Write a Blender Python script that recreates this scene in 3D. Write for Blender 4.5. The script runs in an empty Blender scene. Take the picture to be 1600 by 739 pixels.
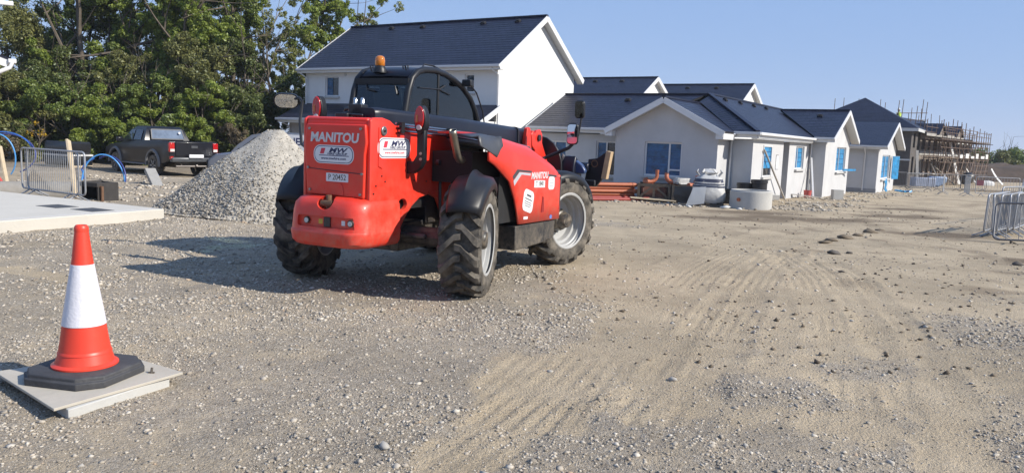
import bpy, bmesh, math, random
import numpy as np
from mathutils import Vector, Matrix
R = math.radians
random.seed(7)
RNG = np.random.default_rng(11)
SC = bpy.context.scene
COL = SC.collection

# ------------------------------------------------------------------ camera
CAMH = 1.7; FPX = 1220.0; ROLL = 0.038; PITCH = math.atan(150 / 1220.0)
cd = bpy.data.cameras.new('camera')
cd.sensor_width = 36.0
cd.lens = 36.0 * FPX / 1600.0
cd.clip_start = 0.05; cd.clip_end = 30000
cam = bpy.data.objects.new('camera', cd); COL.objects.link(cam)
_f = Vector((0, math.cos(PITCH), -math.sin(PITCH)))
_r0 = Vector((1, 0, 0)); _u0 = _r0.cross(_f)
_r = _r0 * math.cos(ROLL) + _u0 * math.sin(ROLL)
_u = _u0 * math.cos(ROLL) - _r0 * math.sin(ROLL)
_m = Matrix((_r, _u, -_f)).transposed().to_4x4(); _m.translation = (0, 0, CAMH)
cam.matrix_world = _m
SC.camera = cam

# ------------------------------------------------------------------ sky, sun, exposure
SUN_AZ = -20.0     # degrees, anticlockwise from +X, direction towards the sun
SUN_EL = 35.0
w = bpy.data.worlds.new('World'); SC.world = w; w.use_nodes = True
nt = w.node_tree; nt.nodes.clear()
sky = nt.nodes.new('ShaderNodeTexSky'); sky.sky_type = 'NISHITA'; sky.sun_disc = False
sky.sun_elevation = R(SUN_EL); sky.sun_rotation = R(90 - SUN_AZ)
sky.air_density = 1.0; sky.dust_density = 0.5; sky.ozone_density = 4.0; sky.altitude = 3000
bg = nt.nodes.new('ShaderNodeBackground'); bg.inputs['Strength'].default_value = 0.09
wo = nt.nodes.new('ShaderNodeOutputWorld')
hz = nt.nodes.new('ShaderNodeMix'); hz.data_type = 'RGBA'; hz.blend_type = 'MULTIPLY'; hz.inputs['Factor'].default_value = 1
nt.links.new(sky.outputs[0], hz.inputs[6]); hz.inputs[7].default_value = (.34, .23, .08, 1)
pale = nt.nodes.new('ShaderNodeMix'); pale.data_type = 'RGBA'; pale.blend_type = 'ADD'; pale.inputs['Factor'].default_value = 1   # even pale blue haze all over the sky
nt.links.new(hz.outputs[2], pale.inputs[6]); pale.inputs[7].default_value = (.158 / .09, .275 / .09, .545 / .09, 1)
nt.links.new(pale.outputs[2], bg.inputs['Color']); nt.links.new(bg.outputs[0], wo.inputs['Surface'])
ld = bpy.data.lights.new('sun', 'SUN'); ld.energy = 5.0; ld.angle = R(0.5); ld.color = (1.0, 0.94, 0.84)
sun = bpy.data.objects.new('sun', ld); COL.objects.link(sun)
_sd = Vector((math.cos(R(SUN_AZ)) * math.cos(R(SUN_EL)), math.sin(R(SUN_AZ)) * math.cos(R(SUN_EL)), math.sin(R(SUN_EL))))
sun.rotation_euler = _sd.to_track_quat('Z', 'Y').to_euler(); sun.location = (20, -8, 20)
SC.view_settings.view_transform = 'Standard'; SC.view_settings.look = 'None'
SC.view_settings.exposure = 0.48; SC.view_settings.gamma = 1.0
SC.view_settings.use_curve_mapping = False
SC.cycles.max_bounces = 6; SC.cycles.transparent_max_bounces = 12

# ------------------------------------------------------------------ material helpers
MATS = {}
def new_mat(name):
    m = bpy.data.materials.new(name); m.use_nodes = True
    n = m.node_tree.nodes; l = m.node_tree.links
    return m, n, l, n['Principled BSDF']
def mat(name, col, rough=0.6, metal=0.0, var=0.15, scale=6.0, bump=0.0, bscale=40.0, spec=0.5, dirt=0.0, dirtcol=(.33, .28, .21), island=0.0, coat=0.0, trans=0.0, low=None):
    if name in MATS: return MATS[name]
    col = tuple(c * .80 for c in col); dirtcol = tuple(c * .80 for c in dirtcol)     # real-world albedo
    m, n, l, b = new_mat(name)
    tc = n.new('ShaderNodeTexCoord')
    no = n.new('ShaderNodeTexNoise'); no.inputs['Scale'].default_value = scale; no.inputs['Detail'].default_value = 6; no.inputs['Roughness'].default_value = .65
    l.new(tc.outputs['Object'], no.inputs['Vector'])
    mr = n.new('ShaderNodeMapRange'); mr.inputs['From Min'].default_value = .25; mr.inputs['From Max'].default_value = .75
    mr.inputs['To Min'].default_value = 1 - var; mr.inputs['To Max'].default_value = 1 + var
    l.new(no.outputs['Fac'], mr.inputs['Value'])
    fac = mr.outputs[0]
    if island:
        g = n.new('ShaderNodeNewGeometry'); m2 = n.new('ShaderNodeMapRange')
        m2.inputs['To Min'].default_value = 1 - island; m2.inputs['To Max'].default_value = 1 + island
        l.new(g.outputs['Random Per Island'], m2.inputs['Value'])
        mu = n.new('ShaderNodeMath'); mu.operation = 'MULTIPLY'; l.new(fac, mu.inputs[0]); l.new(m2.outputs[0], mu.inputs[1]); fac = mu.outputs[0]
    mx = n.new('ShaderNodeMix'); mx.data_type = 'RGBA'; mx.blend_type = 'MULTIPLY'; mx.inputs['Factor'].default_value = 1
    mx.inputs[6].default_value = (*col, 1); l.new(fac, mx.inputs[7])
    out = mx.outputs[2]
    if dirt:
        n2 = n.new('ShaderNodeTexNoise'); n2.inputs['Scale'].default_value = scale * .6 + 1.3; n2.inputs['Detail'].default_value = 8; n2.inputs['Roughness'].default_value = .7
        l.new(tc.outputs['Object'], n2.inputs['Vector'])
        r2 = n.new('ShaderNodeMapRange'); r2.inputs['From Min'].default_value = .62 - dirt * .35; r2.inputs['From Max'].default_value = .85 - dirt * .25
        r2.inputs['To Max'].default_value = min(1, dirt * 1.3); l.new(n2.outputs['Fac'], r2.inputs['Value'])
        m3 = n.new('ShaderNodeMix'); m3.data_type = 'RGBA'; l.new(r2.outputs[0], m3.inputs['Factor']); l.new(out, m3.inputs[6]); m3.inputs[7].default_value = (*dirtcol, 1)
        out = m3.outputs[2]
    if low:      # road dust thrown up on the lower parts
        z0, z1, amt = low; sx = n.new('ShaderNodeSeparateXYZ'); l.new(tc.outputs['Object'], sx.inputs[0])
        n5 = n.new('ShaderNodeTexNoise'); n5.inputs['Scale'].default_value = 9; n5.inputs['Detail'].default_value = 8; n5.inputs['Roughness'].default_value = .75; l.new(tc.outputs['Object'], n5.inputs['Vector'])
        r5 = n.new('ShaderNodeMapRange'); r5.inputs['From Min'].default_value = z1; r5.inputs['From Max'].default_value = z0; l.new(sx.outputs[2], r5.inputs['Value'])
        r6 = n.new('ShaderNodeMapRange'); r6.inputs['From Min'].default_value = .38; r6.inputs['From Max'].default_value = .72; l.new(n5.outputs['Fac'], r6.inputs['Value'])
        m6 = n.new('ShaderNodeMath'); m6.operation = 'MULTIPLY'; l.new(r5.outputs[0], m6.inputs[0]); l.new(r6.outputs[0], m6.inputs[1])
        m7 = n.new('ShaderNodeMath'); m7.operation = 'MULTIPLY'; m7.inputs[1].default_value = amt; m7.use_clamp = True; l.new(m6.outputs[0], m7.inputs[0])
        m8 = n.new('ShaderNodeMix'); m8.data_type = 'RGBA'; l.new(m7.outputs[0], m8.inputs['Factor']); l.new(out, m8.inputs[6]); m8.inputs[7].default_value = (.33, .27, .195, 1); out = m8.outputs[2]
    l.new(out, b.inputs['Base Color'])
    b.inputs['Roughness'].default_value = rough; b.inputs['Metallic'].default_value = metal
    b.inputs['Specular IOR Level'].default_value = spec
    if coat: b.inputs['Coat Weight'].default_value = coat; b.inputs['Coat Roughness'].default_value = .08
    if trans: b.inputs['Transmission Weight'].default_value = trans
    if bump:
        n4 = n.new('ShaderNodeTexNoise'); n4.inputs['Scale'].default_value = bscale; n4.inputs['Detail'].default_value = 5
        l.new(tc.outputs['Object'], n4.inputs['Vector'])
        bp = n.new('ShaderNodeBump'); bp.inputs['Strength'].default_value = bump; bp.inputs['Distance'].default_value = .02
        l.new(n4.outputs['Fac'], bp.inputs['Height']); l.new(bp.outputs[0], b.inputs['Normal'])
    MATS[name] = m
    return m
def glass_mat(name, tint, gloss=.12, rough=.02, body=None, bodyf=0.0):
    if name in MATS: return MATS[name]
    m = bpy.data.materials.new(name); m.use_nodes = True
    n = m.node_tree.nodes; l = m.node_tree.links; n.clear()
    o = n.new('ShaderNodeOutputMaterial'); t = n.new('ShaderNodeBsdfTransparent'); t.inputs[0].default_value = (*tint, 1)
    g = n.new('ShaderNodeBsdfGlossy'); g.inputs['Roughness'].default_value = rough; g.inputs[0].default_value = (.9, .95, 1, 1)
    fr = n.new('ShaderNodeFresnel'); fr.inputs['IOR'].default_value = 1.5
    ad = n.new('ShaderNodeMath'); ad.operation = 'ADD'; ad.inputs[1].default_value = gloss; l.new(fr.outputs[0], ad.inputs[0])
    mx = n.new('ShaderNodeMixShader'); l.new(ad.outputs[0], mx.inputs[0]); l.new(t.outputs[0], mx.inputs[1]); l.new(g.outputs[0], mx.inputs[2])
    src = mx
    if body:
        d = n.new('ShaderNodeBsdfDiffuse'); d.inputs[0].default_value = (*body, 1)
        m2 = n.new('ShaderNodeMixShader'); m2.inputs[0].default_value = bodyf; l.new(mx.outputs[0], m2.inputs[1]); l.new(d.outputs[0], m2.inputs[2]); src = m2
    l.new(src.outputs[0], o.inputs['Surface'])
    MATS[name] = m; return m
def leaf_mat(name, c1, c2, trans=.35):
    if name in MATS: return MATS[name]
    m = bpy.data.materials.new(name); m.use_nodes = True
    n = m.node_tree.nodes; l = m.node_tree.links; n.clear()
    o = n.new('ShaderNodeOutputMaterial'); g = n.new('ShaderNodeNewGeometry')
    cr = n.new('ShaderNodeValToRGB'); cr.color_ramp.elements[0].color = (*c1, 1); cr.color_ramp.elements[1].color = (*c2, 1)
    e = cr.color_ramp.elements.new(.5); e.color = (*[(a + b) * .45 for a, b in zip(c1, c2)], 1)
    l.new(g.outputs['Random Per Island'], cr.inputs[0])
    d = n.new('ShaderNodeBsdfDiffuse'); t = n.new('ShaderNodeBsdfTranslucent'); gl = n.new('ShaderNodeBsdfGlossy'); gl.inputs['Roughness'].default_value = .45
    l.new(cr.outputs[0], d.inputs[0]); l.new(cr.outputs[0], t.inputs[0]); gl.inputs[0].default_value = (.5, .55, .5, 1)
    a = n.new('ShaderNodeMixShader'); a.inputs[0].default_value = trans; l.new(d.outputs[0], a.inputs[1]); l.new(t.outputs[0], a.inputs[2])
    b = n.new('ShaderNodeMixShader'); b.inputs[0].default_value = .05; l.new(a.outputs[0], b.inputs[1]); l.new(gl.outputs[0], b.inputs[2])
    l.new(b.outputs[0], o.inputs['Surface'])
    MATS[name] = m; return m

# ------------------------------------------------------------------ object helpers
def link(o):
    COL.objects.link(o); return o
def tag(o, label=None, cat=None, group=None, kind=None):
    if label: o['label'] = label
    if cat: o['category'] = cat
    if group: o['group'] = group
    if kind: o['kind'] = kind
    return o
def thing(name, label, cat, loc=(0, 0, 0), rz=0.0, group=None):
    o = bpy.data.objects.new(name, None); link(o); o.empty_display_size = .2
    o.location = loc; o.rotation_euler = (0, 0, rz)
    return tag(o, label, cat, group)
def copy_tree(o, parent=None):
    c = o.copy(); link(c)
    if parent: c.parent = parent
    for ch in list(o.children): copy_tree(ch, c)
    return c

class MB:
    def __init__(s): s.v = []; s.f = []
    def add(s, vs, fs):
        o = len(s.v); s.v += [tuple(v) for v in vs]; s.f += [tuple(i + o for i in f) for f in fs]; return s
    def box(s, x0, x1, y0, y1, z0, z1):
        return s.add([(x0, y0, z0), (x1, y0, z0), (x1, y1, z0), (x0, y1, z0), (x0, y0, z1), (x1, y0, z1), (x1, y1, z1), (x0, y1, z1)],
                     [(0, 3, 2, 1), (4, 5, 6, 7), (0, 1, 5, 4), (1, 2, 6, 5), (2, 3, 7, 6), (3, 0, 4, 7)])
    def obox(s, c, size, m=None):
        hx, hy, hz = [q / 2 for q in size]; c = Vector(c); m = m or Matrix.Identity(3)
        vs = [c + m @ Vector(p) for p in [(-hx, -hy, -hz), (hx, -hy, -hz), (hx, hy, -hz), (-hx, hy, -hz), (-hx, -hy, hz), (hx, -hy, hz), (hx, hy, hz), (-hx, hy, hz)]]
        return s.add(vs, [(0, 3, 2, 1), (4, 5, 6, 7), (0, 1, 5, 4), (1, 2, 6, 5), (2, 3, 7, 6), (3, 0, 4, 7)])
    def beam(s, p, q, wd, ht, up=(0, 0, 1)):
        p = Vector(p); q = Vector(q); d = (q - p); L = d.length; d.normalize(); u = Vector(up)
        if abs(d.dot(u)) > .98: u = Vector((1, 0, 0))
        sx = d.cross(u).normalized(); uu = sx.cross(d)
        m = Matrix((d, sx, uu)).transposed()
        return s.obox((p + q) / 2, (L, wd, ht), m)
    def tube(s, pts, r, n=8, cap=True, closed=False):
        pts = [Vector(p) for p in pts]; k = len(pts)
        rs = r if isinstance(r, (list, tuple)) else [r] * k
        base = len(s.v); ref = None
        for i, p in enumerate(pts):
            if closed: d = pts[(i + 1) % k] - pts[i - 1]
            else: d = pts[min(i + 1, k - 1)] - pts[max(i - 1, 0)]
            d.normalize()
            if ref is None:
                ref = Vector((0, 0, 1)) if abs(d.z) < .9 else Vector((1, 0, 0))
            a = d.cross(ref).normalized(); b = a.cross(d).normalized(); ref = b
            for j in range(n):
                t = 2 * math.pi * j / n
                s.v.append(tuple(p + (a * math.cos(t) + b * math.sin(t)) * rs[i]))
        for i in range(k if closed else k - 1):
            i2 = (i + 1) % k
            for j in range(n):
                j2 = (j + 1) % n
                s.f.append((base + i * n + j, base + i * n + j2, base + i2 * n + j2, base + i2 * n + j))
        if cap and not closed:
            s.f.append(tuple(base + j for j in range(n))[::-1]); s.f.append(tuple(base + (k - 1) * n + j for j in range(n)))
        return s
    def lathe(s, prof, n=24, m=None, closed=False):
        m = m or Matrix.Identity(4); base = len(s.v); k = len(prof)
        for (r, z) in prof:
            for j in range(n):
                t = 2 * math.pi * j / n
                s.v.append(tuple(m @ Vector((r * math.cos(t), r * math.sin(t), z))))
        for i in range(k if closed else k - 1):
            i2 = (i + 1) % k
            for j in range(n):
                j2 = (j + 1) % n
                s.f.append((base + i * n + j, base + i * n + j2, base + i2 * n + j2, base + i2 * n + j))
        return s
    def prism(s, poly, lo, hi, axis='y'):
        def P(a, b, c): return {'y': (a, c, b), 'x': (c, a, b), 'z': (a, b, c)}[axis]
        n = len(poly); base = len(s.v)
        s.v += [P(a, b, lo) for a, b in poly] + [P(a, b, hi) for a, b in poly]
        s.f.append(tuple(base + i for i in range(n))); s.f.append(tuple(base + n + i for i in range(n))[::-1])
        for i in range(n):
            j = (i + 1) % n; s.f.append((base + i, base + n + i, base + n + j, base + j))
        return s
    def quad(s, a, b, c, d): return s.add([a, b, c, d], [(0, 1, 2, 3)])
    def loft(s, rings, cap=True, closed=True):
        base = len(s.v); n = len(rings[0])
        for r in rings: s.v += [tuple(p) for p in r]
        for i in range(len(rings) - 1):
            for j in range(n if closed else n - 1):
                j2 = (j + 1) % n
                s.f.append((base + i * n + j, base + i * n + j2, base + (i + 1) * n + j2, base + (i + 1) * n + j))
        if cap:
            s.f.append(tuple(base + j for j in range(n))[::-1]); s.f.append(tuple(base + (len(rings) - 1) * n + j for j in range(n)))
        return s
    def mesh(s, name, m, smooth=35, fix=True):
        me = bpy.data.meshes.new(name); me.from_pydata(s.v, [], s.f); me.update()
        if fix:
            bm = bmesh.new(); bm.from_mesh(me); bmesh.ops.recalc_face_normals(bm, faces=bm.faces); bm.to_mesh(me); bm.free()
        if m: me.materials.append(m)
        if smooth:
            me.shade_smooth(); me.set_sharp_from_angle(angle=R(smooth))
        return me
    def build(s, name, m, parent=None, bevel=0.0, smooth=35, label=None, fix=True, seg=2):
        me = s.mesh(name, m, smooth, fix)
        o = bpy.data.objects.new(name, me); link(o)
        if parent: o.parent = parent
        if bevel:
            b = o.modifiers.new('bevel', 'BEVEL'); b.width = bevel; b.segments = seg; b.limit_method = 'ANGLE'; b.angle_limit = R(40); b.harden_normals = False
        if label: o['label'] = label
        return o
def inst(name, me, parent, mw=None):
    o = bpy.data.objects.new(name, me); link(o)
    if parent: o.parent = parent
    if mw is not None: o.matrix_local = mw
    return o
def text_obj(txt, size, m, name, parent, mw, shear=0.0, offset=0.0, extrude=.002, sx=1.0, align='CENTER', label=None):
    c = bpy.data.curves.new('t', 'FONT'); c.body = txt; c.size = size; c.shear = shear; c.offset = offset; c.extrude = extrude
    c.align_x = align; c.align_y = 'CENTER'; c.resolution_u = 3
    t = bpy.data.objects.new('t', c)
    me = bpy.data.meshes.new_from_object(t); bpy.data.objects.remove(t); me.name = name
    me.materials.clear(); me.materials.append(m)
    o = bpy.data.objects.new(name, me); link(o); o.parent = parent
    o.matrix_local = mw @ Matrix.Diagonal((sx, 1, 1, 1))
    if label: o['label'] = label
    return o
def frame_mat(xa, ya, za, loc):
    m = Matrix((Vector(xa), Vector(ya), Vector(za))).transposed().to_4x4(); m.translation = loc; return m
def rrect(w_, h_, r, n=6):
    pts = []
    for cx, cy, a0 in ((w_ / 2 - r, h_ / 2 - r, 0), (-w_ / 2 + r, h_ / 2 - r, 90), (-w_ / 2 + r, -h_ / 2 + r, 180), (w_ / 2 - r, -h_ / 2 + r, 270)):
        for i in range(n + 1):
            t = R(a0 + 90 * i / n); pts.append((cx + r * math.cos(t), cy + r * math.sin(t)))
    return pts
def np_mesh(name, verts, faces, m, smooth=False):
    me = bpy.data.meshes.new(name); nv = len(verts); nf = len(faces); k = faces.shape[1]
    me.vertices.add(nv); me.vertices.foreach_set('co', verts.astype(np.float32).ravel())
    me.loops.add(nf * k); me.loops.foreach_set('vertex_index', faces.astype(np.int32).ravel())
    me.polygons.add(nf); me.polygons.foreach_set('loop_start', np.arange(0, nf * k, k, dtype=np.int32))
    me.polygons.foreach_set('loop_total', np.full(nf, k, dtype=np.int32))
    if smooth: me.polygons.foreach_set('use_smooth', np.ones(nf, dtype=bool))
    me.update(calc_edges=True); me.validate()
    if m: me.materials.append(m)
    return me

# value noise -------------------------------------------------------
_PERM = np.random.default_rng(5).random((256, 256))
def vnoise(x, y):
    xi = np.floor(x).astype(int); yi = np.floor(y).astype(int); fx = x - xi; fy = y - yi
    fx = fx * fx * (3 - 2 * fx); fy = fy * fy * (3 - 2 * fy)
    g = lambda a, b: _PERM[a & 255, b & 255]
    return (g(xi, yi) * (1 - fx) + g(xi + 1, yi) * fx) * (1 - fy) + (g(xi, yi + 1) * (1 - fx) + g(xi + 1, yi + 1) * fx) * fy
def fbm(x, y, o=4, g=.5):
    s = 0; a = 1; t = 0
    for i in range(o):
        s = s + a * vnoise(x * 2 ** i + 17.3 * i, y * 2 ** i + 9.1 * i); t += a; a *= g
    return s / t
def sstep(a, b, x):
    t = np.clip((x - a) / (b - a), 0, 1); return t * t * (3 - 2 * t)

# ------------------------------------------------------------------ ground
TRK = dict(
 A=([(0.29, 4.83), (0.7, 6.07), (1.29, 7.51), (2.42, 10.33), (4.58, 14.6), (10.43, 24.04), (22.63, 42.73)], .62),
 B=([(0.92, 4.67), (1.21, 5.32), (2.14, 7.65), (3.34, 10.53), (4.88, 13.73)], .36),
 C=([(2.29, 4.81), (2.9, 6.37), (3.45, 7.87), (4.09, 10.2), (4.56, 12.79)], .40),
 D=([(2.65, 4.24), (3.25, 6.05), (3.88, 7.94), (4.69, 10.83), (5.08, 13.35)], .34),
 E=([(-0.28, 3.82), (0.01, 4.46), (0.3, 5.08)], .3),
 G=([(7.66, 11.53), (7.96, 13.76), (8.41, 17.03), (8.19, 19.95)], .7),
 H=([(-5.79, 8.72), (-4.71, 8.34)], .2))
GRAVEL = [((1.44, 5.35), .38), ((1.92, 5.5), .3), ((0.95, 4.26), .4), ((1.47, 4.2), .4), ((3.16, 6.3), .28), ((2.65, 6.2), .25), ((4.8, 7.5), .75),
          ((6.4, 9.3), .9), ((1.12, 13.2), 1.1), ((2.3, 17.5), 1.2), ((0.91, 5.15), .3), ((1.94, 4.3), .35), ((2.2, 3.6), .5), ((0.6, 3.4), .5)]
MUD = [((5.7, 20.6), 2.0), ((7.6, 21.4), 2.1), ((9.2, 21.6), 2.0), ((7.0, 23.0), 2.1), ((12, 24), 2.0), ((10, 18), 1.6), ((14, 27.5), 2), ((8.8, 13.2), 1.0), ((34, 55), 6)]
EDGE = [((3.2, 27), 1.4), ((5.4, 26), 1.5), ((7.6, 25.6), 1.4), ((9.5, 26), 1.6), ((11.3, 29), 1.7), ((13.5, 33.5), 1.8), ((16, 38), 2.2), ((19.5, 42), 2.5), ((23, 49), 3), ((-8.9, 19.3), 1.3), ((-10.6, 22.6), 1.6), ((-8.0, 20.8), 1.3), ((-12.6, 25.2), 1.4), ((-13.6, 21.5), 1.5)]
def seg_field(x, y, pts):
    best = np.full(x.shape, 1e9); side = np.zeros(x.shape); along = np.zeros(x.shape); L0 = 0
    for (ax, ay), (bx, by) in zip(pts[:-1], pts[1:]):
        dx, dy = bx - ax, by - ay; L = math.hypot(dx, dy)
        t = np.clip(((x - ax) * dx + (y - ay) * dy) / L ** 2, 0, 1)
        px, py = ax + t * dx - x, ay + t * dy - y
        d = np.hypot(px, py); sg = ((x - ax) * dy - (y - ay) * dx) / L
        u = d < best
        side = np.where(u, sg, side); along = np.where(u, L0 + t * L, along); best = np.minimum(best, d); L0 += L
    return best, side, along
def slope(x, y):
    return -.013 * np.clip(y - 11, 0, 50) * sstep(-12, -2, x)
SLABF = [(-6.48, 14.42), (-8.1, 11.1)]     # front edge of the concrete slab
def terrain(x, y):
    x = np.asarray(x, float); y = np.asarray(y, float)
    z = slope(x, y)
    far = sstep(14, 40, y)
    z = z + (fbm(x * .35, y * .35, 3) - .5) * .10 * (1 - .3 * far)
    # tracks
    dirt = np.zeros(x.shape); tread = np.zeros(x.shape)
    nz = fbm(x * 1.7 + 5, y * 1.7, 3) - .5
    for k, (pts, wd) in TRK.items():
        d, s, al = seg_field(x, y, pts)
        wd2 = wd * (1 + 1.7 * nz)
        m = 1 - sstep(wd2 * .55, wd2 * 1.05, d)
        dirt = np.maximum(dirt, m)
        z = z - m * .012
        band = np.exp(-((np.abs(s) - wd * .35) / .13) ** 2) * (1 - sstep(wd * 1.0, wd * 1.5, d))
        tread = tread + band * (np.sin(al * 2 * math.pi / .075 + np.abs(s) * 40) * .5) * .013 * sstep(.40, .6, fbm(x * .9 + 31, y * .9, 2))
        ridge = np.exp(-((np.abs(s) - wd * 1.05) / .06) ** 2) * .016 * fbm(x * 3, y * 3, 2) * (d < wd * 2)
        z = z + ridge
        lines = np.sin(s * 2 * math.pi / .11) * m * .0075 * sstep(.42, .7, fbm(x * .9 + 9, y * .9, 2))
        z = z + lines
    broad = sstep(-1.0, 2.2, x - .05 * (y - 9)) * sstep(7.0, 11.0, y) * 1.0 + sstep(-.2, 1.6, x) * .62 * sstep(3.6, 6.0, y)
    broad = np.maximum(broad, sstep(14, 20, y) * .98 * sstep(-3, 2, x))
    dirt = np.maximum(dirt, broad)
    for (cx, cy), r in GRAVEL:
        d = np.hypot(x - cx, (y - cy) * .8); dirt = dirt * (1 - .80 * (1 - sstep(r * .2, r * 1.35, d + nz * .9)))
    edge = np.zeros(x.shape)
    for (cx, cy), r in EDGE:
        d = np.hypot(x - cx, y - cy); e = 1 - sstep(r * .45, r * 1.0, d + nz * 1.2); edge = np.maximum(edge, e)
    dirt = dirt * (1 - edge)
    dirt = np.clip(dirt * 1.0 + (fbm(x * .8, y * .8, 4) - .5) * .8 + (fbm(x * 4.2 + 7, y * 4.2, 4) - .5) * .65 + .12, 0, 1)
    mud = np.zeros(x.shape)
    for (cx, cy), r in MUD:
        d = np.hypot(x - cx, (y - cy) * 1.6); mud = np.maximum(mud, 1 - sstep(r * .35, r * 1.0, d + nz * 1.6))
    mud = np.maximum(mud, .5 * sstep(.62, .75, fbm(x * 1.3 + 60, y * 1.3, 3)) * sstep(3, 6, x) )
    mud = np.maximum(mud, sstep(-9, -12, x) * sstep(27, 31, y) * .55)
    # small scale relief
    near = 1 - sstep(10, 22, y)
    z = z + tread * near
    z = z + (fbm(x * 2.2 + 3, y * 2.2, 3) - .5) * .05 * (.5 + .5 * (1 - dirt)) 
    z = z + (fbm(x * 9, y * 9, 3) - .5) * .024 * (1 - .65 * dirt) * near
    z = z + (fbm(x * 26, y * 26, 2) - .5) * .012 * (1 - .55 * dirt) * near
    # spoil bank under the slab front, trench behind it
    d, s, al = seg_field(x, y, [(-6.0, 14.9), (-8.3, 10.6), (-11, 5.5)])
    z = z + .05 * np.exp(-((d - .9) / .5) ** 2) * sstep(9, 13, y)
    d, s, al = seg_field(x, y, [(-13.2, 20.2), (-10.4, 18.6)])
    z = z - .45 * (1 - sstep(.35, .95, d))
    # kept level where machines and buildings stand
    tl = np.hypot(x + .9, y - 10.2); k = 1 - sstep(2.2, 3.4, tl)
    z = z * (1 - k) + k * (z * .25)
    k = 1 - sstep(.45, .8, np.hypot(x + 2.75, y - 5.15)); z = z * (1 - k) + k * -.01
    # earth rising at the edge of the site, distant fields
    z = z - 3.2 * sstep(75, 160, y) - .055 * np.clip(y - 160, 0, 3000) * .3
    return z, dirt, mud
def tz(x, y):
    return float(terrain(np.array([x]), np.array([y]))[0][0])

def axis(segs):
    out = []
    for a, b, n in segs: out += list(np.linspace(a, b, n, endpoint=False))
    out.append(segs[-1][1]); return np.array(out)
gx = axis([(-2500, -300, 12), (-300, -60, 16), (-60, -16, 44), (-16, -5, 130), (-5, 6, 320), (6, 14, 130), (14, 60, 70), (60, 300, 20), (300, 3000, 14)])
gy = axis([(-400, -10, 10), (-10, 2, 14), (2, 3, 20), (3, 10, 260), (10, 16, 130), (16, 32, 120), (32, 80, 60), (80, 300, 24), (300, 5000, 16)])
GX, GY = np.meshgrid(gx, gy); Z, DI, MU = terrain(GX, GY)
nx, ny = len(gx), len(gy)
V = np.stack([GX.ravel(), GY.ravel(), Z.ravel()], 1)
ii = (np.arange(ny - 1)[:, None] * nx + np.arange(nx - 1)[None, :]).ravel()
Fq = np.stack([ii, ii + 1, ii + nx + 1, ii + nx], 1)
gm, n, l, b = new_mat('site_ground')
tc = n.new('ShaderNodeTexCoord')
at = n.new('ShaderNodeAttribute'); at.attribute_name = 'dirt'; am = n.new('ShaderNodeAttribute'); am.attribute_name = 'mud'
def N(t, **k):
    q = n.new(t)
    for a, v in k.items():
        if a in q.inputs.keys(): q.inputs[a].default_value = v
        else: setattr(q, a, v)
    return q
def ramp(stops):
    q = n.new('ShaderNodeValToRGB'); q.color_ramp.interpolation = 'LINEAR'
    e = q.color_ramp.elements
    while len(e) < len(stops): e.new(.5)
    for i, (p, c) in enumerate(stops): e[i].position = p; e[i].color = (*[v * .78 for v in c], 1)
    return q
v1 = N('ShaderNodeTexVoronoi', Scale=46.0); v2 = N('ShaderNodeTexVoronoi', Scale=120.0); v3 = N('ShaderNodeTexVoronoi', Scale=17.0)
n1 = N('ShaderNodeTexNoise', Scale=3.0, Detail=10.0, Roughness=.72); n2 = N('ShaderNodeTexNoise', Scale=.55, Detail=6.0, Roughness=.6); n3 = N('ShaderNodeTexNoise', Scale=160.0, Detail=4.0, Roughness=.7)
wob = N('ShaderNodeTexNoise', Scale=30.0, Detail=2.0)
wv = n.new('ShaderNodeMix'); wv.data_type = 'VECTOR'; wv.inputs['Factor'].default_value = .02
l.new(tc.outputs['Object'], wob.inputs['Vector']); l.new(tc.outputs['Object'], wv.inputs[4]); l.new(wob.outputs['Color'], wv.inputs[5])
for q in (v1, v2, v3): l.new(wv.outputs[1], q.inputs['Vector'])
for q in (n1, n2, n3): l.new(tc.outputs['Object'], q.inputs['Vector'])
gr1 = ramp([(0, (.27, .225, .175)), (.35, (.44, .38, .305)), (.7, (.55, .48, .39)), (1, (.70, .63, .53))])
sp = n.new('ShaderNodeSeparateColor'); l.new(v1.outputs['Color'], sp.inputs[0]); l.new(sp.outputs[0], gr1.inputs[0])
gr2 = ramp([(0, (.34, .285, .22)), (.5, (.49, .42, .335)), (1, (.62, .545, .445))])
sp2 = n.new('ShaderNodeSeparateColor'); l.new(v2.outputs['Color'], sp2.inputs[0]); l.new(sp2.outputs[1], gr2.inputs[0])
gmix = n.new('ShaderNodeMix'); gmix.data_type = 'RGBA'; gmix.inputs['Factor'].default_value = .45
l.new(gr1.outputs[0], gmix.inputs[6]); l.new(gr2.outputs[0], gmix.inputs[7])
dr = ramp([(.2, (.47, .36, .225)), (.5, (.60, .475, .31)), (.8, (.70, .57, .39))])
l.new(n1.outputs['Fac'], dr.inputs[0])
dsp = n.new('ShaderNodeMix'); dsp.data_type = 'RGBA'; l.new(dr.outputs[0], dsp.inputs[6]); l.new(gr2.outputs[0], dsp.inputs[7]); dsp.inputs['Factor'].default_value = .28
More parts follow.
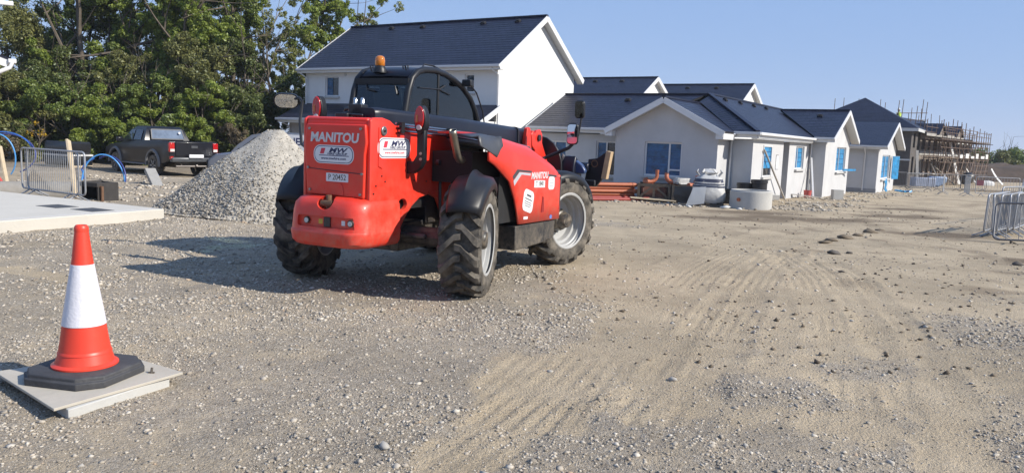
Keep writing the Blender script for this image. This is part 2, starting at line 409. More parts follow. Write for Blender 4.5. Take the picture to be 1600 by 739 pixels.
# breakup of the dirt mask by finer noise
brk = n.new('ShaderNodeMath'); brk.operation = 'MULTIPLY_ADD'; brk.inputs[1].default_value = 2.4; l.new(n1.outputs['Fac'], brk.inputs[0]); brk.inputs[2].default_value = -1.2
sm = n.new('ShaderNodeMath'); sm.operation = 'ADD'; l.new(at.outputs['Fac'], sm.inputs[0]); l.new(brk.outputs[0], sm.inputs[1])
st = n.new('ShaderNodeMapRange'); st.interpolation_type = 'SMOOTHSTEP'; st.inputs['From Min'].default_value = -.05; st.inputs['From Max'].default_value = .78; st.inputs['To Min'].default_value = .16; st.inputs['To Max'].default_value = .93; l.new(sm.outputs[0], st.inputs['Value'])
gd = n.new('ShaderNodeMix'); gd.data_type = 'RGBA'; l.new(st.outputs[0], gd.inputs['Factor']); l.new(gmix.outputs[2], gd.inputs[6]); l.new(dsp.outputs[2], gd.inputs[7])
big = n.new('ShaderNodeMapRange'); big.inputs['From Min'].default_value = .3; big.inputs['From Max'].default_value = .7; big.inputs['To Min'].default_value = .76; big.inputs['To Max'].default_value = 1.15
l.new(n2.outputs['Fac'], big.inputs['Value'])
mb = n.new('ShaderNodeMix'); mb.data_type = 'RGBA'; mb.blend_type = 'MULTIPLY'; mb.inputs['Factor'].default_value = 1; l.new(gd.outputs[2], mb.inputs[6]); l.new(big.outputs[0], mb.inputs[7])
mmu = n.new('ShaderNodeMath'); mmu.operation = 'MULTIPLY'; mmu.inputs[1].default_value = .9; l.new(am.outputs['Fac'], mmu.inputs[0])
md = n.new('ShaderNodeMix'); md.data_type = 'RGBA'; l.new(mmu.outputs[0], md.inputs['Factor']); l.new(mb.outputs[2], md.inputs[6]); md.inputs[7].default_value = (.165, .125, .085, 1)
l.new(md.outputs[2], b.inputs['Base Color']); b.inputs['Roughness'].default_value = .95; b.inputs['Specular IOR Level'].default_value = .2
h1 = n.new('ShaderNodeMath'); h1.operation = 'MULTIPLY_ADD'; l.new(v1.outputs['Distance'], h1.inputs[0]); h1.inputs[1].default_value = -.9; l.new(n3.outputs['Fac'], h1.inputs[2])
h2 = n.new('ShaderNodeMath'); h2.operation = 'MULTIPLY_ADD'; l.new(v2.outputs['Distance'], h2.inputs[0]); h2.inputs[1].default_value = -.5; l.new(h1.outputs[0], h2.inputs[2])
h3 = n.new('ShaderNodeMath'); h3.operation = 'MULTIPLY_ADD'; l.new(n1.outputs['Fac'], h3.inputs[0]); h3.inputs[1].default_value = 1.5; l.new(h2.outputs[0], h3.inputs[2])
bs = n.new('ShaderNodeMapRange'); bs.inputs['To Min'].default_value = 1.0; bs.inputs['To Max'].default_value = .8; l.new(st.outputs[0], bs.inputs['Value'])
bp = n.new('ShaderNodeBump'); bp.inputs['Distance'].default_value = .018; l.new(bs.outputs[0], bp.inputs['Strength']); l.new(h3.outputs[0], bp.inputs['Height']); l.new(bp.outputs[0], b.inputs['Normal'])
me = np_mesh('ground', V, Fq, gm, smooth=True)
for nm, arr in (('dirt', DI), ('mud', MU)):
    a = me.attributes.new(nm, 'FLOAT', 'POINT'); a.data.foreach_set('value', arr.astype(np.float32).ravel())
tag(link(bpy.data.objects.new('ground', me)), kind='structure')

# ------------------------------------------------------------------ loose stones
_t = (1 + 5 ** .5) / 2
ICO_V = np.array([(-1, _t, 0), (1, _t, 0), (-1, -_t, 0), (1, -_t, 0), (0, -1, _t), (0, 1, _t), (0, -1, -_t), (0, 1, -_t), (_t, 0, -1), (_t, 0, 1), (-_t, 0, -1), (-_t, 0, 1)]) / math.hypot(1, _t)
ICO_F = np.array([(0, 11, 5), (0, 5, 1), (0, 1, 7), (0, 7, 10), (0, 10, 11), (1, 5, 9), (5, 11, 4), (11, 10, 2), (10, 7, 6), (7, 1, 8), (3, 9, 4), (3, 4, 2), (3, 2, 6), (3, 6, 8), (3, 8, 9), (4, 9, 5), (2, 4, 11), (6, 2, 10), (8, 6, 7), (9, 8, 1)])
OCT_V = np.array([(1, 0, 0), (-1, 0, 0), (0, 1, 0), (0, -1, 0), (0, 0, 1), (0, 0, -1)], float)
OCT_F = np.array([(0, 2, 4), (2, 1, 4), (1, 3, 4), (3, 0, 4), (2, 0, 5), (1, 2, 5), (3, 1, 5), (0, 3, 5)])
def rocks(pos, size, rng, base='ico', flat=.62):
    BV, BF = (ICO_V, ICO_F) if base == 'ico' else (OCT_V, OCT_F)
    k = len(pos); nv = len(BV)
    v = BV[None] * (1 + rng.uniform(-.42, .42, (k, nv, 1)))
    v = v * rng.uniform(.6, 1.25, (k, 1, 3))
    # random rotation
    q = rng.normal(size=(k, 4)); q /= np.linalg.norm(q, axis=1)[:, None]; a, b_, c, d = q.T
    Rm = np.stack([np.stack([1 - 2 * (c * c + d * d), 2 * (b_ * c - a * d), 2 * (b_ * d + a * c)], 1), np.stack([2 * (b_ * c + a * d), 1 - 2 * (b_ * b_ + d * d), 2 * (c * d - a * b_)], 1), np.stack([2 * (b_ * d - a * c), 2 * (c * d + a * b_), 1 - 2 * (b_ * b_ + c * c)], 1)], 1)
    v = np.einsum('kij,knj->kni', Rm, v); v[:, :, 2] *= flat
    v = v * size[:, None, None] + pos[:, None, :]
    return v.reshape(-1, 3), (BF[None] + (np.arange(k) * nv)[:, None, None]).reshape(-1, 3)
def stone_mat(name, stops, rough=.9):
    if name in MATS: return MATS[name]
    m, n, l, b = new_mat(name); g = n.new('ShaderNodeNewGeometry'); cr = n.new('ShaderNodeValToRGB'); e = cr.color_ramp.elements
    while len(e) < len(stops): e.new(.5)
    for i, (p, c) in enumerate(stops): e[i].position = p; e[i].color = (*[q * .78 for q in c], 1)
    l.new(g.outputs['Random Per Island'], cr.inputs[0])
    tc = n.new('ShaderNodeTexCoord'); no = n.new('ShaderNodeTexNoise'); no.inputs['Scale'].default_value = 55; no.inputs['Detail'].default_value = 4; l.new(tc.outputs['Object'], no.inputs['Vector'])
    mr = n.new('ShaderNodeMapRange'); mr.inputs['To Min'].default_value = .75; mr.inputs['To Max'].default_value = 1.25; l.new(no.outputs['Fac'], mr.inputs['Value'])
    mx = n.new('ShaderNodeMix'); mx.data_type = 'RGBA'; mx.blend_type = 'MULTIPLY'; mx.inputs['Factor'].default_value = 1; l.new(cr.outputs[0], mx.inputs[6]); l.new(mr.outputs[0], mx.inputs[7])
    l.new(mx.outputs[2], b.inputs['Base Color']); b.inputs['Roughness'].default_value = rough; b.inputs['Specular IOR Level'].default_value = .25
    MATS[name] = m; return m
STONE = stone_mat('gravel_stone', [(0, (.24, .205, .16)), (.3, (.41, .355, .285)), (.55, (.50, .44, .36)), (.8, (.57, .51, .425)), (.95, (.66, .60, .51)), (1, (.47, .34, .23))])
def scatter(kn, xr, yr, smin, smax, pw, base, seed, dens):
    rng = np.random.default_rng(seed)
    x = rng.uniform(*xr, kn); y = rng.uniform(*yr, kn)
    keep = np.abs(x) < y * .70 + .4; x, y = x[keep], y[keep]
    z, d, m_ = terrain(x, y)
    cl = fbm(x * 1.1 + 40, y * 1.1, 3)
    p = np.clip(dens(d) * (.35 + 1.5 * sstep(.35, .7, cl)), 0, 1)
    keep = rng.uniform(size=len(x)) < p; x, y, z = x[keep], y[keep], z[keep]
    s = smin + (smax - smin) * rng.uniform(size=len(x)) ** pw
    return rocks(np.stack([x, y, z + s * .08], 1), s, rng, base)
allv, allf, off = [], [], 0
for args in ((52000, (-4.5, 5.5), (2.6, 7.5), .005, .017, 2.2, 'oct', 1, lambda d: 1.0 - .95 * d),
             (70000, (-4.2, 5.2), (2.6, 7.0), .003, .008, 1.6, 'oct', 6, lambda d: .75 - .25 * d),
             (8000, (-5, 6), (2.6, 9), .010, .024, 2.8, 'ico', 2, lambda d: (.9 - .86 * d)),
             (52000, (-9, 9), (7, 15), .009, .028, 2.4, 'oct', 3, lambda d: 1.0 - .94 * d),
             (9000, (-10, 12), (9, 24), .018, .055, 3.0, 'oct', 4, lambda d: .8 - .76 * d)):
    v, f = scatter(*args); allv.append(v); allf.append(f + off); off += len(v)
# rubble edge by the bungalows
rng = np.random.default_rng(9)
pos = []
for (cx, cy), r in EDGE:
    k = int(170 * r); a = rng.uniform(0, 2 * math.pi, k); rr = r * np.sqrt(rng.uniform(0, 1, k)) * .95
    pos.append(np.stack([cx + rr * np.cos(a), cy + rr * np.sin(a)], 1))
pos = np.concatenate(pos); z = terrain(pos[:, 0], pos[:, 1])[0]
s = .015 + .075 * rng.uniform(size=len(pos)) ** 3.5
v, f = rocks(np.stack([pos[:, 0], pos[:, 1], z + s * .2], 1), s, rng, 'oct'); allv.append(v); allf.append(f + off)
me = np_mesh('gravel', np.concatenate(allv), np.concatenate(allf), STONE)
tag(link(bpy.data.objects.new('gravel', me)), kind='stuff')
# bigger loose stones, one object each
BIGS = stone_mat('loose_stone', [(0, (.30, .275, .245)), (.5, (.42, .39, .345)), (1, (.54, .51, .47))])
smesh = []
for i in range(6):
    v, f = rocks(np.array([[0, 0, 0]]), np.array([1.0]), np.random.default_rng(40 + i), 'ico', .6); smesh.append(np_mesh('loose_stone', v, f, BIGS))
rng = np.random.default_rng(77)
spots = []
while len(spots) < 46:
    y = rng.uniform(3.4, 8.5); x = rng.uniform(-.6, .62) * y
    if abs(x + 2.75) < .8 and abs(y - 5.1) < .7: continue
    if math.hypot(x + .9, y - 10.2) < 2.8: continue
    spots.append((x, y, rng.uniform(.014, .028)))
for i, (x, y, s) in enumerate(spots):
    o = inst('loose_stone', smesh[i % 6], None); o.location = (x, y, tz(x, y) + s * .25); o.scale = (s * rng.uniform(.8, 1.4), s, s); o.rotation_euler = (0, 0, rng.uniform(0, 6))
    tag(o, 'loose grey stone lying on the gravel in the foreground', 'stone', 'loose stones on the foreground gravel')
# gravel heap -------------------------------------------------------
HP = (-5.05, 16.55); HR = 2.14; HH = 1.80
def heap_z(x, y):
    dx = (x - HP[0]) / HR; dy = (y - HP[1]) / (HR * .95)
    a = np.arctan2(dy, dx); r = np.hypot(dx, dy) * (1 + .07 * np.sin(a * 3 + 1) + .05 * np.sin(a * 5))
    h = HH * np.where(r < .08, 1 - r * r * 2.2, np.clip(1.05 - r * 1.05 + .02, -.05, 1) ) 
    h = np.where(r > .82, h + .10 * (r - .82) / .3, h)
    return h + (fbm(x * 1.3, y * 1.3, 3) - .5) * .16 * np.clip(1.3 - r, 0, 1), r
hx = np.linspace(HP[0] - 3.9, HP[0] + 3.9, 110); hy = np.linspace(HP[1] - 3.7, HP[1] + 3.7, 104)
HX, HY = np.meshgrid(hx, hy); hz, hr = heap_z(HX, HY); tzv = terrain(HX, HY)[0]
hz = np.where(hr > 1.1, -.3, hz) + tzv
ii = (np.arange(103)[:, None] * 110 + np.arange(109)[None, :]).ravel()
hm = mat('heap_fines', (.46, .42, .355), rough=.95, var=.35, scale=9, bump=1.0, bscale=30)
hroot = thing('gravel_heap', 'conical grey heap of crushed stone left of the red telehandler', 'gravel heap', (HP[0], HP[1], tz(*HP)))
me = np_mesh('fines', np.stack([HX.ravel() - HP[0], HY.ravel() - HP[1], hz.ravel() - hroot.location.z], 1), np.stack([ii, ii + 1, ii + 111, ii + 110], 1), hm, smooth=True)
inst('fines', me, hroot)
rng = np.random.default_rng(21)
k = 30000; a = rng.uniform(math.pi * .75, math.pi * 2.3, k); rr = np.sqrt(rng.uniform(0, 1.25, k))
x = HP[0] + HR * rr * np.cos(a); y = HP[1] + HR * .95 * rr * np.sin(a); z, r_ = heap_z(x, y)
keep = (r_ < 1.16) & (rng.uniform(size=k) < .16 + .84 * sstep(.25, .8, r_) * sstep(1.0, -.6, x - HP[0])); x, y, z, r_ = x[keep], y[keep], z[keep], r_[keep]
z = np.maximum(z, -.02) + terrain(x, y)[0]
s = (.007 + .026 * rng.uniform(size=len(x)) ** 2.2) * (.7 + .6 * sstep(.2, 1, r_))
v, f = rocks(np.stack([x - HP[0], y - HP[1], z - hroot.location.z + s * .25], 1), s, rng, 'oct', .8)
HST = stone_mat('heap_stone', [(0, (.21, .185, .155)), (.4, (.36, .325, .275)), (.75, (.46, .42, .36)), (1, (.55, .51, .445))])
tag(inst('crushed_stone', np_mesh('crushed_stone', v, f, HST), hroot), kind='stuff')

# ------------------------------------------------------------------ telehandler
RED = mat('machine_red', (.84, .036, .016), rough=.40, var=.07, scale=3, spec=.45, coat=.2, dirt=.17, dirtcol=(.46, .20, .12), bump=.05, bscale=6, low=(.45, 1.5, .5))
REDW = mat('worn_red', (.80, .040, .018), rough=.48, var=.12, scale=4, coat=.1, dirt=.26, dirtcol=(.36, .17, .11), bump=.12, bscale=18, low=(.45, 1.1, .5))
BLK = mat('black_plastic', (.012, .013, .017), rough=.42, var=.15, scale=5, dirt=.12, dirtcol=(.10, .09, .08), spec=.35)
BLKM = mat('black_steel', (.014, .014, .017), rough=.42, var=.2, scale=6, dirt=.12, dirtcol=(.13, .11, .09), low=(.1, 1.0, .8))
BOOMM = mat('boom_paint', (.010, .013, .026), rough=.36, var=.1, scale=3, spec=.35, dirt=.10, dirtcol=(.12, .11, .10))
RUB = mat('tyre_rubber', (.040, .038, .036), rough=.9, var=.2, scale=6, dirt=.70, dirtcol=(.27, .235, .19), spec=.2)
RIM = mat('rim_grey', (.44, .44, .43), rough=.45, var=.12, scale=5, dirt=.32, dirtcol=(.33, .30, .25))
CHR = mat('polished_steel', (.62, .62, .62), rough=.22, metal=1.0, var=.05)
STL = mat('dull_steel', (.35, .34, .33), rough=.4, metal=.9, var=.15)
RUST = mat('rusty_steel', (.20, .11, .065), rough=.75, metal=.3, var=.35, scale=14)
WHT = mat('white_vinyl', (.82, .82, .84), rough=.4, var=.03)
SIL = mat('silver_letter', (.72, .72, .72), rough=.35, var=.04)
NAVY = mat('navy_print', (.03, .035, .11), rough=.5, var=.05)
REDP = mat('red_print', (.70, .05, .08), rough=.5, var=.05)
GREYD = mat('grey_decal', (.055, .058, .066), rough=.45, var=.08)
GREYL = mat('light_grey_decal', (.48, .49, .53), rough=.45, var=.05)
LENS = mat('red_lens', (.50, .012, .010), rough=.12, var=.15, scale=30, coat=.6)
LENSW = mat('clear_lens', (.62, .62, .60), rough=.15, var=.1, scale=40, coat=.5)
LENSO = mat('orange_lens', (.62, .16, .02), rough=.12, var=.1, scale=40, coat=.5)
AMB = mat('amber_lens', (.85, .27, .02), rough=.10, var=.1, scale=30, coat=.5, trans=.35)
CABG = glass_mat('cab_glass', (.54, .66, .70), gloss=.02)
MIRG = mat('mirror_glass', (.75, .78, .80), rough=.02, metal=1.0, var=.0)
WOOD = mat('raw_timber', (.52, .37, .22), rough=.8, var=.22, scale=9)
TLX, TLY, TLA = -1.49, 8.92, R(64.0)
TH = thing('telehandler', 'red telehandler with low black boom and amber beacon parked on the gravel', 'telehandler', (TLX, TLY, 0.0), TLA)

def bool_cut(o, cutters):
    obs = []
    for c in cutters:
        me = c.mesh('cut', None, smooth=0); q = bpy.data.objects.new('cut', me); COL.objects.link(q)
        q.parent = o.parent
        obs.append(q); m = o.modifiers.new('b', 'BOOLEAN'); m.operation = 'DIFFERENCE'; m.object = q; m.solver = 'EXACT'
    dg = bpy.context.evaluated_depsgraph_get(); dg.update()
    me = bpy.data.meshes.new_from_object(o.evaluated_get(dg), depsgraph=dg)
    o.modifiers.clear(); me.name = o.name; o.data = me
    for q in obs: bpy.data.objects.remove(q)
    me.shade_smooth(); me.set_sharp_from_angle(angle=R(35))
    return o

ROTY = Matrix.Rotation(R(90), 4, 'X')    # lathe axis z -> -y
def make_wheel(side):
    # side -1: outer face points to -Y ; local origin at the wheel centre
    F = Matrix.Diagonal((1, -side, 1, 1)) @ ROTY if False else Matrix(((1, 0, 0, 0), (0, 0, side, 0), (0, 1, 0, 0), (0, 0, 0, 1)))
    rim = MB(); rim.lathe([(.36, .205), (.385, .212), (.40, .205), (.395, .185), (.365, .165), (.36, .13), (.345, .12), (.335, .06), (.30, .05), (.285, -.02), (.20, -.045), (.15, -.035), (.15, -.06), (.36, -.06), (.36, -.2), (.395, -.2)], 40, F)
    r = rim.build('wheel', RIM, None, smooth=40)
    ty = MB(); W = .21
    ty.lathe([(.365, W * .93), (.40, W * 1.0), (.45, W * 1.08), (.50, W * 1.08), (.545, W * 1.0), (.556, W * .80), (.552, W * .3), (.552, -W * .3), (.556, -W * .8), (.545, -W), (.50, -W * 1.08), (.45, -W * 1.08), (.40, -W), (.365, -W * .93)], 56, F)
    nl = 17
    def P(t, th, rr): 
        return F @ Vector((rr * math.cos(th), rr * math.sin(th), t))
    for s_ in (1, -1):
        for i in range(nl):
            t0 = 2 * math.pi * (i + (.5 if s_ < 0 else 0)) / nl
            path = [(-.030, -.02, .062), (.035, .0, .062), (.10, .10, .066), (.175, .225, .074), (.208, .262, .080), (.226, .27, .07)]
            rad = [.612, .618, .620, .618, .600, .545]
            rings = []
            for (t, da, hw), rr in zip(path, rad):
                th = t0 + (da)
                ri = min(rr - .012, .538)
                rings.append([P(s_ * t, th - hw * 1.18, ri), P(s_ * t, th - hw * .85, rr), P(s_ * t, th + hw * .85, rr), P(s_ * t, th + hw * 1.18, ri)])
            ty.loft(rings, cap=True)
    ty.build('tyre', RUB, r, smooth=32)
    hub = MB(); hub.lathe([(0, .19), (.085, .19), (.10, .175), (.115, .10), (.135, .09), (.145, .02), (.145, -.05), (0, -.05)], 24, F)
    hub.build('hub', BLKM, r, smooth=40)
    nuts = MB()
    for i in range(10):
        t = 2 * math.pi * i / 10; c = F @ Vector((.172 * math.cos(t), .172 * math.sin(t), -.03)); d = F.to_3x3() @ Vector((0, 0, 1))
        nuts.tube([c, c + d * .035], .014, 6)
    nuts.build('wheel_nuts', BLKM, r)
    return r
wr = make_wheel(-1)
for (x, y, st, side) in ((.03, -1.13, 17, -1), (2.79, -1.0, -16, -1), (0, 1.04, 17, 1), (2.79, 1.0, -16, 1)):
    if side < 0 and x < 1: q = wr; q.parent = TH
    elif side < 0: q = copy_tree(wr, TH)
    else: q = copy_tree(wr, TH)
    q.location = (x, y, .615)
    q.rotation_euler = (0, R(23) if x > 1 else R(8), R(st + (180 if side > 0 else 0)))
def fender(x, y, st, t0, t1, wd, rad=.70, name='mudguard', ridge=.05, mirror=1):
    rings = []; nseg = 12
    for i in range(nseg + 1):
        t = R(t0 + (t1 - t0) * i / nseg); e = i / nseg
        prof = [(-wd * .5, -.13), (-wd * .5, -.05), (-wd * .42, .0), (-wd * .16, .022), (0, .022 + ridge * math.sin(math.pi * e)), (wd * .16, .022), (wd * .42, .0), (wd * .5, -.05), (wd * .5, -.13)]
        taper = 1 - .16 * (abs(e - .5) * 2) ** 2
        rings.append([Vector(((rad + dr) * math.cos(t), yy * taper, (rad + dr) * math.sin(t))) for yy, dr in prof])
    b = MB(); b.loft(rings, cap=False, closed=False)
    o = b.build(name, BLK, TH, smooth=50); so = o.modifiers.new('s', 'SOLIDIFY'); so.thickness = .014; so.offset = -1
    o.location = (x, y, .615); o.rotation_euler = (0, 0, R(st)); return o
fender(.03, -1.18, 16, 56, 150, .42, rad=.685, ridge=.06)
fender(0, 1.05, 16, 58, 152, .42, rad=.685, ridge=.06)
fender(2.79, -1.0, -16, 22, 118, .44, rad=.67, ridge=.0)
fender(2.79, 1.0, -16, 22, 118, .44, rad=.67, ridge=.0)
# axles and belly
b = MB(); b.box(-.15, 3.2, -.32, .32, .42, .74); b.tube([(0, -.85, .6), (0, .85, .6)], .11, 10); b.tube([(2.79, -.85, .6), (2.79, .85, .6)], .11, 10); b.box(.35, 2.2, -.36, .36, .70, 1.0)
b.tube([(-.18, -.7, .62), (-.18, .7, .62)], .035, 8); b.box(2.4, 3.35, -.28, .28, .74, 1.25)
b.build('undercarriage', BLKM, TH, bevel=.015)
plate = [(-.86, 1.845), (-.80, 1.875), (-.65, 1.88), (-.52, 1.855), (-.43, 1.81), (.72, 1.715), (.80, 1.30), (.64, .70), (.58, .70), (.54, .86), (.45, .99), (.28, 1.05), (.08, 1.02), (-.08, .93), (-.22, .80), (-.33, .66), (-.84, .62), (-.86, 1.04)]
b = MB(); b.prism(plate, -.445, -.40, 'y'); o = b.build('side_plate', RED, TH, bevel=.012)
oval = [(-.265 + .085 * math.cos(t * math.pi / 8), .965 + .062 * math.sin(t * math.pi / 8)) for t in range(16)]
bool_cut(o, [MB().prism(oval, -.6, -.3, 'y')])
b = MB(); b.prism(plate, .385, .425, 'y'); b.build('side_plate', RED, TH, bevel=.012)
b = MB(); b.box(-.34, .60, -.38, .36, .9, 1.28); b.build('boom_housing', BLKM, TH)
b = MB(); b.prism([(.40, 1.22), (.44, 1.40), (.46, 1.36), (.52, 1.36), (.52, 1.06), (.40, 1.06)], -.452, -.446, 'y')
b.add([], [])
b.box(.30, .42, -.452, -.446, 1.26, 1.275); b.v, b.f = [], []
b.tube([(.50, -.448, 1.42), (.52, -.448, 1.38), (.52, -.448, 1.12), (.48, -.448, 1.08), (.25, -.448, 1.08)], .008, 6); b.tube([(-.72, -.448, 1.78), (-.72, -.448, 1.38), (-.66, -.448, 1.36)], .008, 6)
b.build('pressed_rib', RED, TH)
bolts = MB()
for x, z in ((-.66, 1.28), (-.60, 1.22), (-.76, 1.18), (-.80, 1.10), (-.05, 1.22), (.2, 1.2)): bolts.tube([(x, -.443, z), (x, -.452, z)], .009, 8)
bolts.build('bolt_head', BLKM, TH)
# rear box + cover panel
b = MB(); b.box(-.855, -.80, -.398, .383, .70, 1.84); b.prism([(-.86, 1.835), (-.84, 1.872), (-.62, 1.872), (-.45, 1.80), (-.80, 1.80)], -.398, .383, 'y'); b.build('rear_frame', RED, TH, bevel=.02, seg=3)
pan = [(.345, 1.795), (.37, 1.62), (.365, 1.50), (.335, 1.065), (-.395, 1.05), (-.405, 1.50), (-.425, 1.62), (-.41, 1.80)]
b = MB(); b.prism(pan, -.905, -.862, 'x'); rp = b.build('rear_panel', RED, TH, bevel=.014, seg=3)
hat = [(.09 , 1.07), (.075, 1.17), (.045, 1.20), (-.11, 1.195), (-.14, 1.165), (-.155, 1.065)]
b = MB(); b.prism(hat, -.914, -.9055, 'x'); b.build('hatch', RED, rp, bevel=.006)
b = MB()
for y, z in ((.30, 1.745), (-.36, 1.755), (.315, 1.34), (-.38, 1.30), (.29, 1.11), (-.36, 1.09)): b.tube([(-.903, y, z), (-.918, y, z)], .014, 10)
b.build('panel_bolts', STL, rp)
b = MB(); b.tube([(-.907, .33, 1.335), (-.907, -.385, 1.30)], .004, 5); b.build('panel_seam', BLKM, rp)
b = MB(); b.obox((-.60, .10, 1.895), (.10, .16, .05)); b.tube([(-.60, .10, 1.91), (-.60, -.15, 1.90)], .016, 6); b.build('hood_latch', BLKM, TH, bevel=.01)
# printed matter -----------------------------------------------------
def flat(poly, m, name, parent, mw, th=.0015):
    b = MB(); b.prism(poly, 0, th, 'z'); o = b.build(name, m, parent, smooth=0); o.matrix_local = mw; return o
def REAR(y, z, x=-.906): return frame_mat((0, -1, 0), (0, 0, 1), (-1, 0, 0), (x, y, z))
def SIDE(x, z, y=-.446): return frame_mat((1, 0, 0), (0, 0, 1), (0, -1, 0), (x, y, z))
def sticker(F, w_, h_):
    flat(rrect(w_, h_, h_ * .45, 8), WHT, 'sticker', TH, F(0, 0, .0005))
    st = [o for o in TH.children if o.name.startswith('sticker')][-1]
    I = Matrix.Identity(4)
    def T(x, y, z): return Matrix.Translation((x, y, z))
    flat(rrect(w_ * .955, h_ * .90, h_ * .40, 8), NAVY, 'sticker_border', st, T(0, 0, .0018), .0008)
    flat(rrect(w_ * .925, h_ * .83, h_ * .37, 8), WHT, 'sticker_face', st, T(0, 0, .0028), .0008)
    flat([(-.34 * w_, .02 * h_), (-.24 * w_, .02 * h_), (-.20 * w_, .33 * h_), (-.30 * w_, .33 * h_)], REDP, 'red_bar', st, T(0, 0, .0037), .0008)
    text_obj('MW', h_ * .36, NAVY, 'lettering', st, T(.09 * w_, .215 * h_, .0042), shear=.3, offset=.0022, extrude=.0005, sx=1.75)
    text_obj('HIRE GROUP', h_ * .17, NAVY, 'lettering', st, T(.09 * w_, .03 * h_, .0042), shear=.2, offset=.001, extrude=.0005, sx=1.35)
    flat([(-.36 * w_, -.085 * h_), (.38 * w_, -.085 * h_), (.38 * w_, -.045 * h_), (-.36 * w_, -.045 * h_)], NAVY, 'rule', st, T(0, 0, .0037), .0008)
    text_obj('www.mwhire.com', h_ * .19, REDP if F is SFW else NAVY, 'lettering', st, T(0, -.22 * h_, .0042), shear=.2, offset=.0008, extrude=.0005, sx=1.2)
def SFR(x, y, z): return REAR(-.015 - x, 1.485 + y, -.9055 - z)
def SFW(x, y, z): return SIDE(-.44 + x, 1.57 + y, -.4455 - z)
sticker(SFR, .52, .19); sticker(SFW, .60, .215)
text_obj('MANITOU', .135, SIL, 'lettering', rp, REAR(-.02, 1.655), shear=.12, offset=.004, extrude=.004, sx=1.0)
pl = flat(rrect(.285, .088, .006, 2), WHT, 'number_plate', TH, REAR(-.065, 1.25, -.9055), .003)
text_obj('P 20452', .082, BLKM, 'lettering', pl, Matrix.Translation((0, 0, .0035)), offset=.001, extrude=.0004, sx=.86)
b = MB(); b.tube([(-.64, -.44, 1.745), (-.64, -.462, 1.745)], .05, 20); fc = b.build('filler_cap', STL, TH, bevel=.008)
b = MB(); b.tube([(-.64, -.463, 1.745), (-.64, -.472, 1.745)], .012, 10); b.build('cap_lock', BLKM, fc)
# counterweight ------------------------------------------------------
def cw_ring(z, inset, back):
    pts = []
    hw = .49 - inset; xr = -1.10 + back; r = .20
    for cx, cy, a0 in ((xr + r, hw - r, 90), (xr + r, -hw + r, 180)):
        for i in range(7):
            t = R(a0 + 90 * i / 6); pts.append(Vector((cx + r * math.cos(t), cy + r * math.sin(t), z)))
    pts.append(Vector((-.36, -hw, z))); pts.append(Vector((-.36, hw, z)))
    return pts
b = MB(); b.loft([cw_ring(z, i, k) for z, i, k in ((.535, .07, .09), (.55, .035, .045), (.59, .01, .012), (.68, 0, 0), (.70, .0, .004), (.71, .006, .012), (.90, .012, .03), (.98, .02, .05), (1.03, .05, .09), (1.055, .10, .15))])
cw = b.build('counterweight', REDW, TH, smooth=50)
slot = rrect(.74, .115, .03, 4); slot = [(y + .0 - .06, z + .80) for y, z in slot]
notch = [(.02 + .10 * math.cos(t * math.pi / 8) - .04, 1.0 + .075 * math.sin(t * math.pi / 8)) for t in range(16)]
bool_cut(cw, [MB().prism(slot, -1.25, -1.045, 'x'), MB().prism(notch, -1.25, -.86, 'x')])
b = MB(); b.tube([(-.98, -.02, .93), (-.98, -.02, 1.07)], .03, 10); b.tube([(-1.0, -.09, .985), (-1.0, .05, .985)], .034, 10); b.build('tow_pin', RUST, cw)
for y in (.20, -.36):
    b = MB(); b.tube([(-1.044, y, .805), (-1.066, y, .803)], .036, 16); rl = b.build('reversing_lamp', BLKM, cw)
    b = MB(); b.tube([(-1.0665, y, .803), (-1.071, y, .803)], .026, 16); b.build('lamp_lens', LENSW, rl)
flat(rrect(.05, .05, .004, 2), mat('yellow_print', (.65, .45, .05), rough=.5), 'warning_label', cw, REAR(.03, .80, -1.0455))
flat(rrect(.045, .05, .004, 2), WHT, 'warning_label', cw, REAR(-.26, .80, -1.0455))
b = MB(); b.box(-1.06, -1.0455, -.10, -.02, .75, .85); b.build('bracket', BLKM, cw)
# rear lamps ---------------------------------------------------------
def lamp(y, z, s, nm='rear_lamp'):
    b = MB(); ov = [(y + .072 * math.cos(t * math.pi / 10) * (1 - .12 * math.sin(t * math.pi / 10)), z + .155 * math.sin(t * math.pi / 10)) for t in range(20)]
    b.prism(ov, -.215, -.12, 'x'); h = b.build(nm, BLK, TH, bevel=.012)
    ov = [(y + .060 * math.cos(t * math.pi / 10), z + .02 + .125 * math.sin(t * math.pi / 10)) for t in range(20)]
    b = MB(); b.prism(ov, -.235, -.216, 'x'); b.build('red_lens', LENS, h, bevel=.008)
    ov = [(y + .034 * math.cos(t * math.pi / 8), z - .082 + .028 * math.sin(t * math.pi / 8)) for t in range(16)]
    b = MB(); b.prism(ov, -.24, -.217, 'x'); b.build('white_lens', LENSW, h, bevel=.006)
    b = MB(); b.box(-.241, -.2365, y + .012, y + .034, z - .03, z + .05); b.build('indicator_lens', LENSO, h)
lamp(-.61, 1.88, -1); lamp(.79, 1.97, 1)
b = MB(); b.prism([(-.40, 1.43), (-.52, 1.43), (-.565, 1.50), (-.565, 1.78), (-.665, 1.78), (-.665, 1.44), (-.62, 1.36), (-.53, 1.30), (-.40, 1.29)], -.20, -.13, 'x'); br = b.build('lamp_bracket', BLK, TH, bevel=.015)
b = MB(); b.tube([(-.20, -.625, 1.52), (-.212, -.625, 1.52)], .016, 8); b.tube([(-.20, -.625, 1.46), (-.212, -.625, 1.46)], .016, 8); b.build('bracket_bolts', STL, br)
b = MB(); b.prism([(.40, 1.43), (.66, 1.43), (.75, 1.55), (.75, 1.85), (.83, 1.85), (.83, 1.5), (.70, 1.30), (.40, 1.30)], -.20, -.13, 'x'); b.build('lamp_bracket', BLK, TH, bevel=.015)
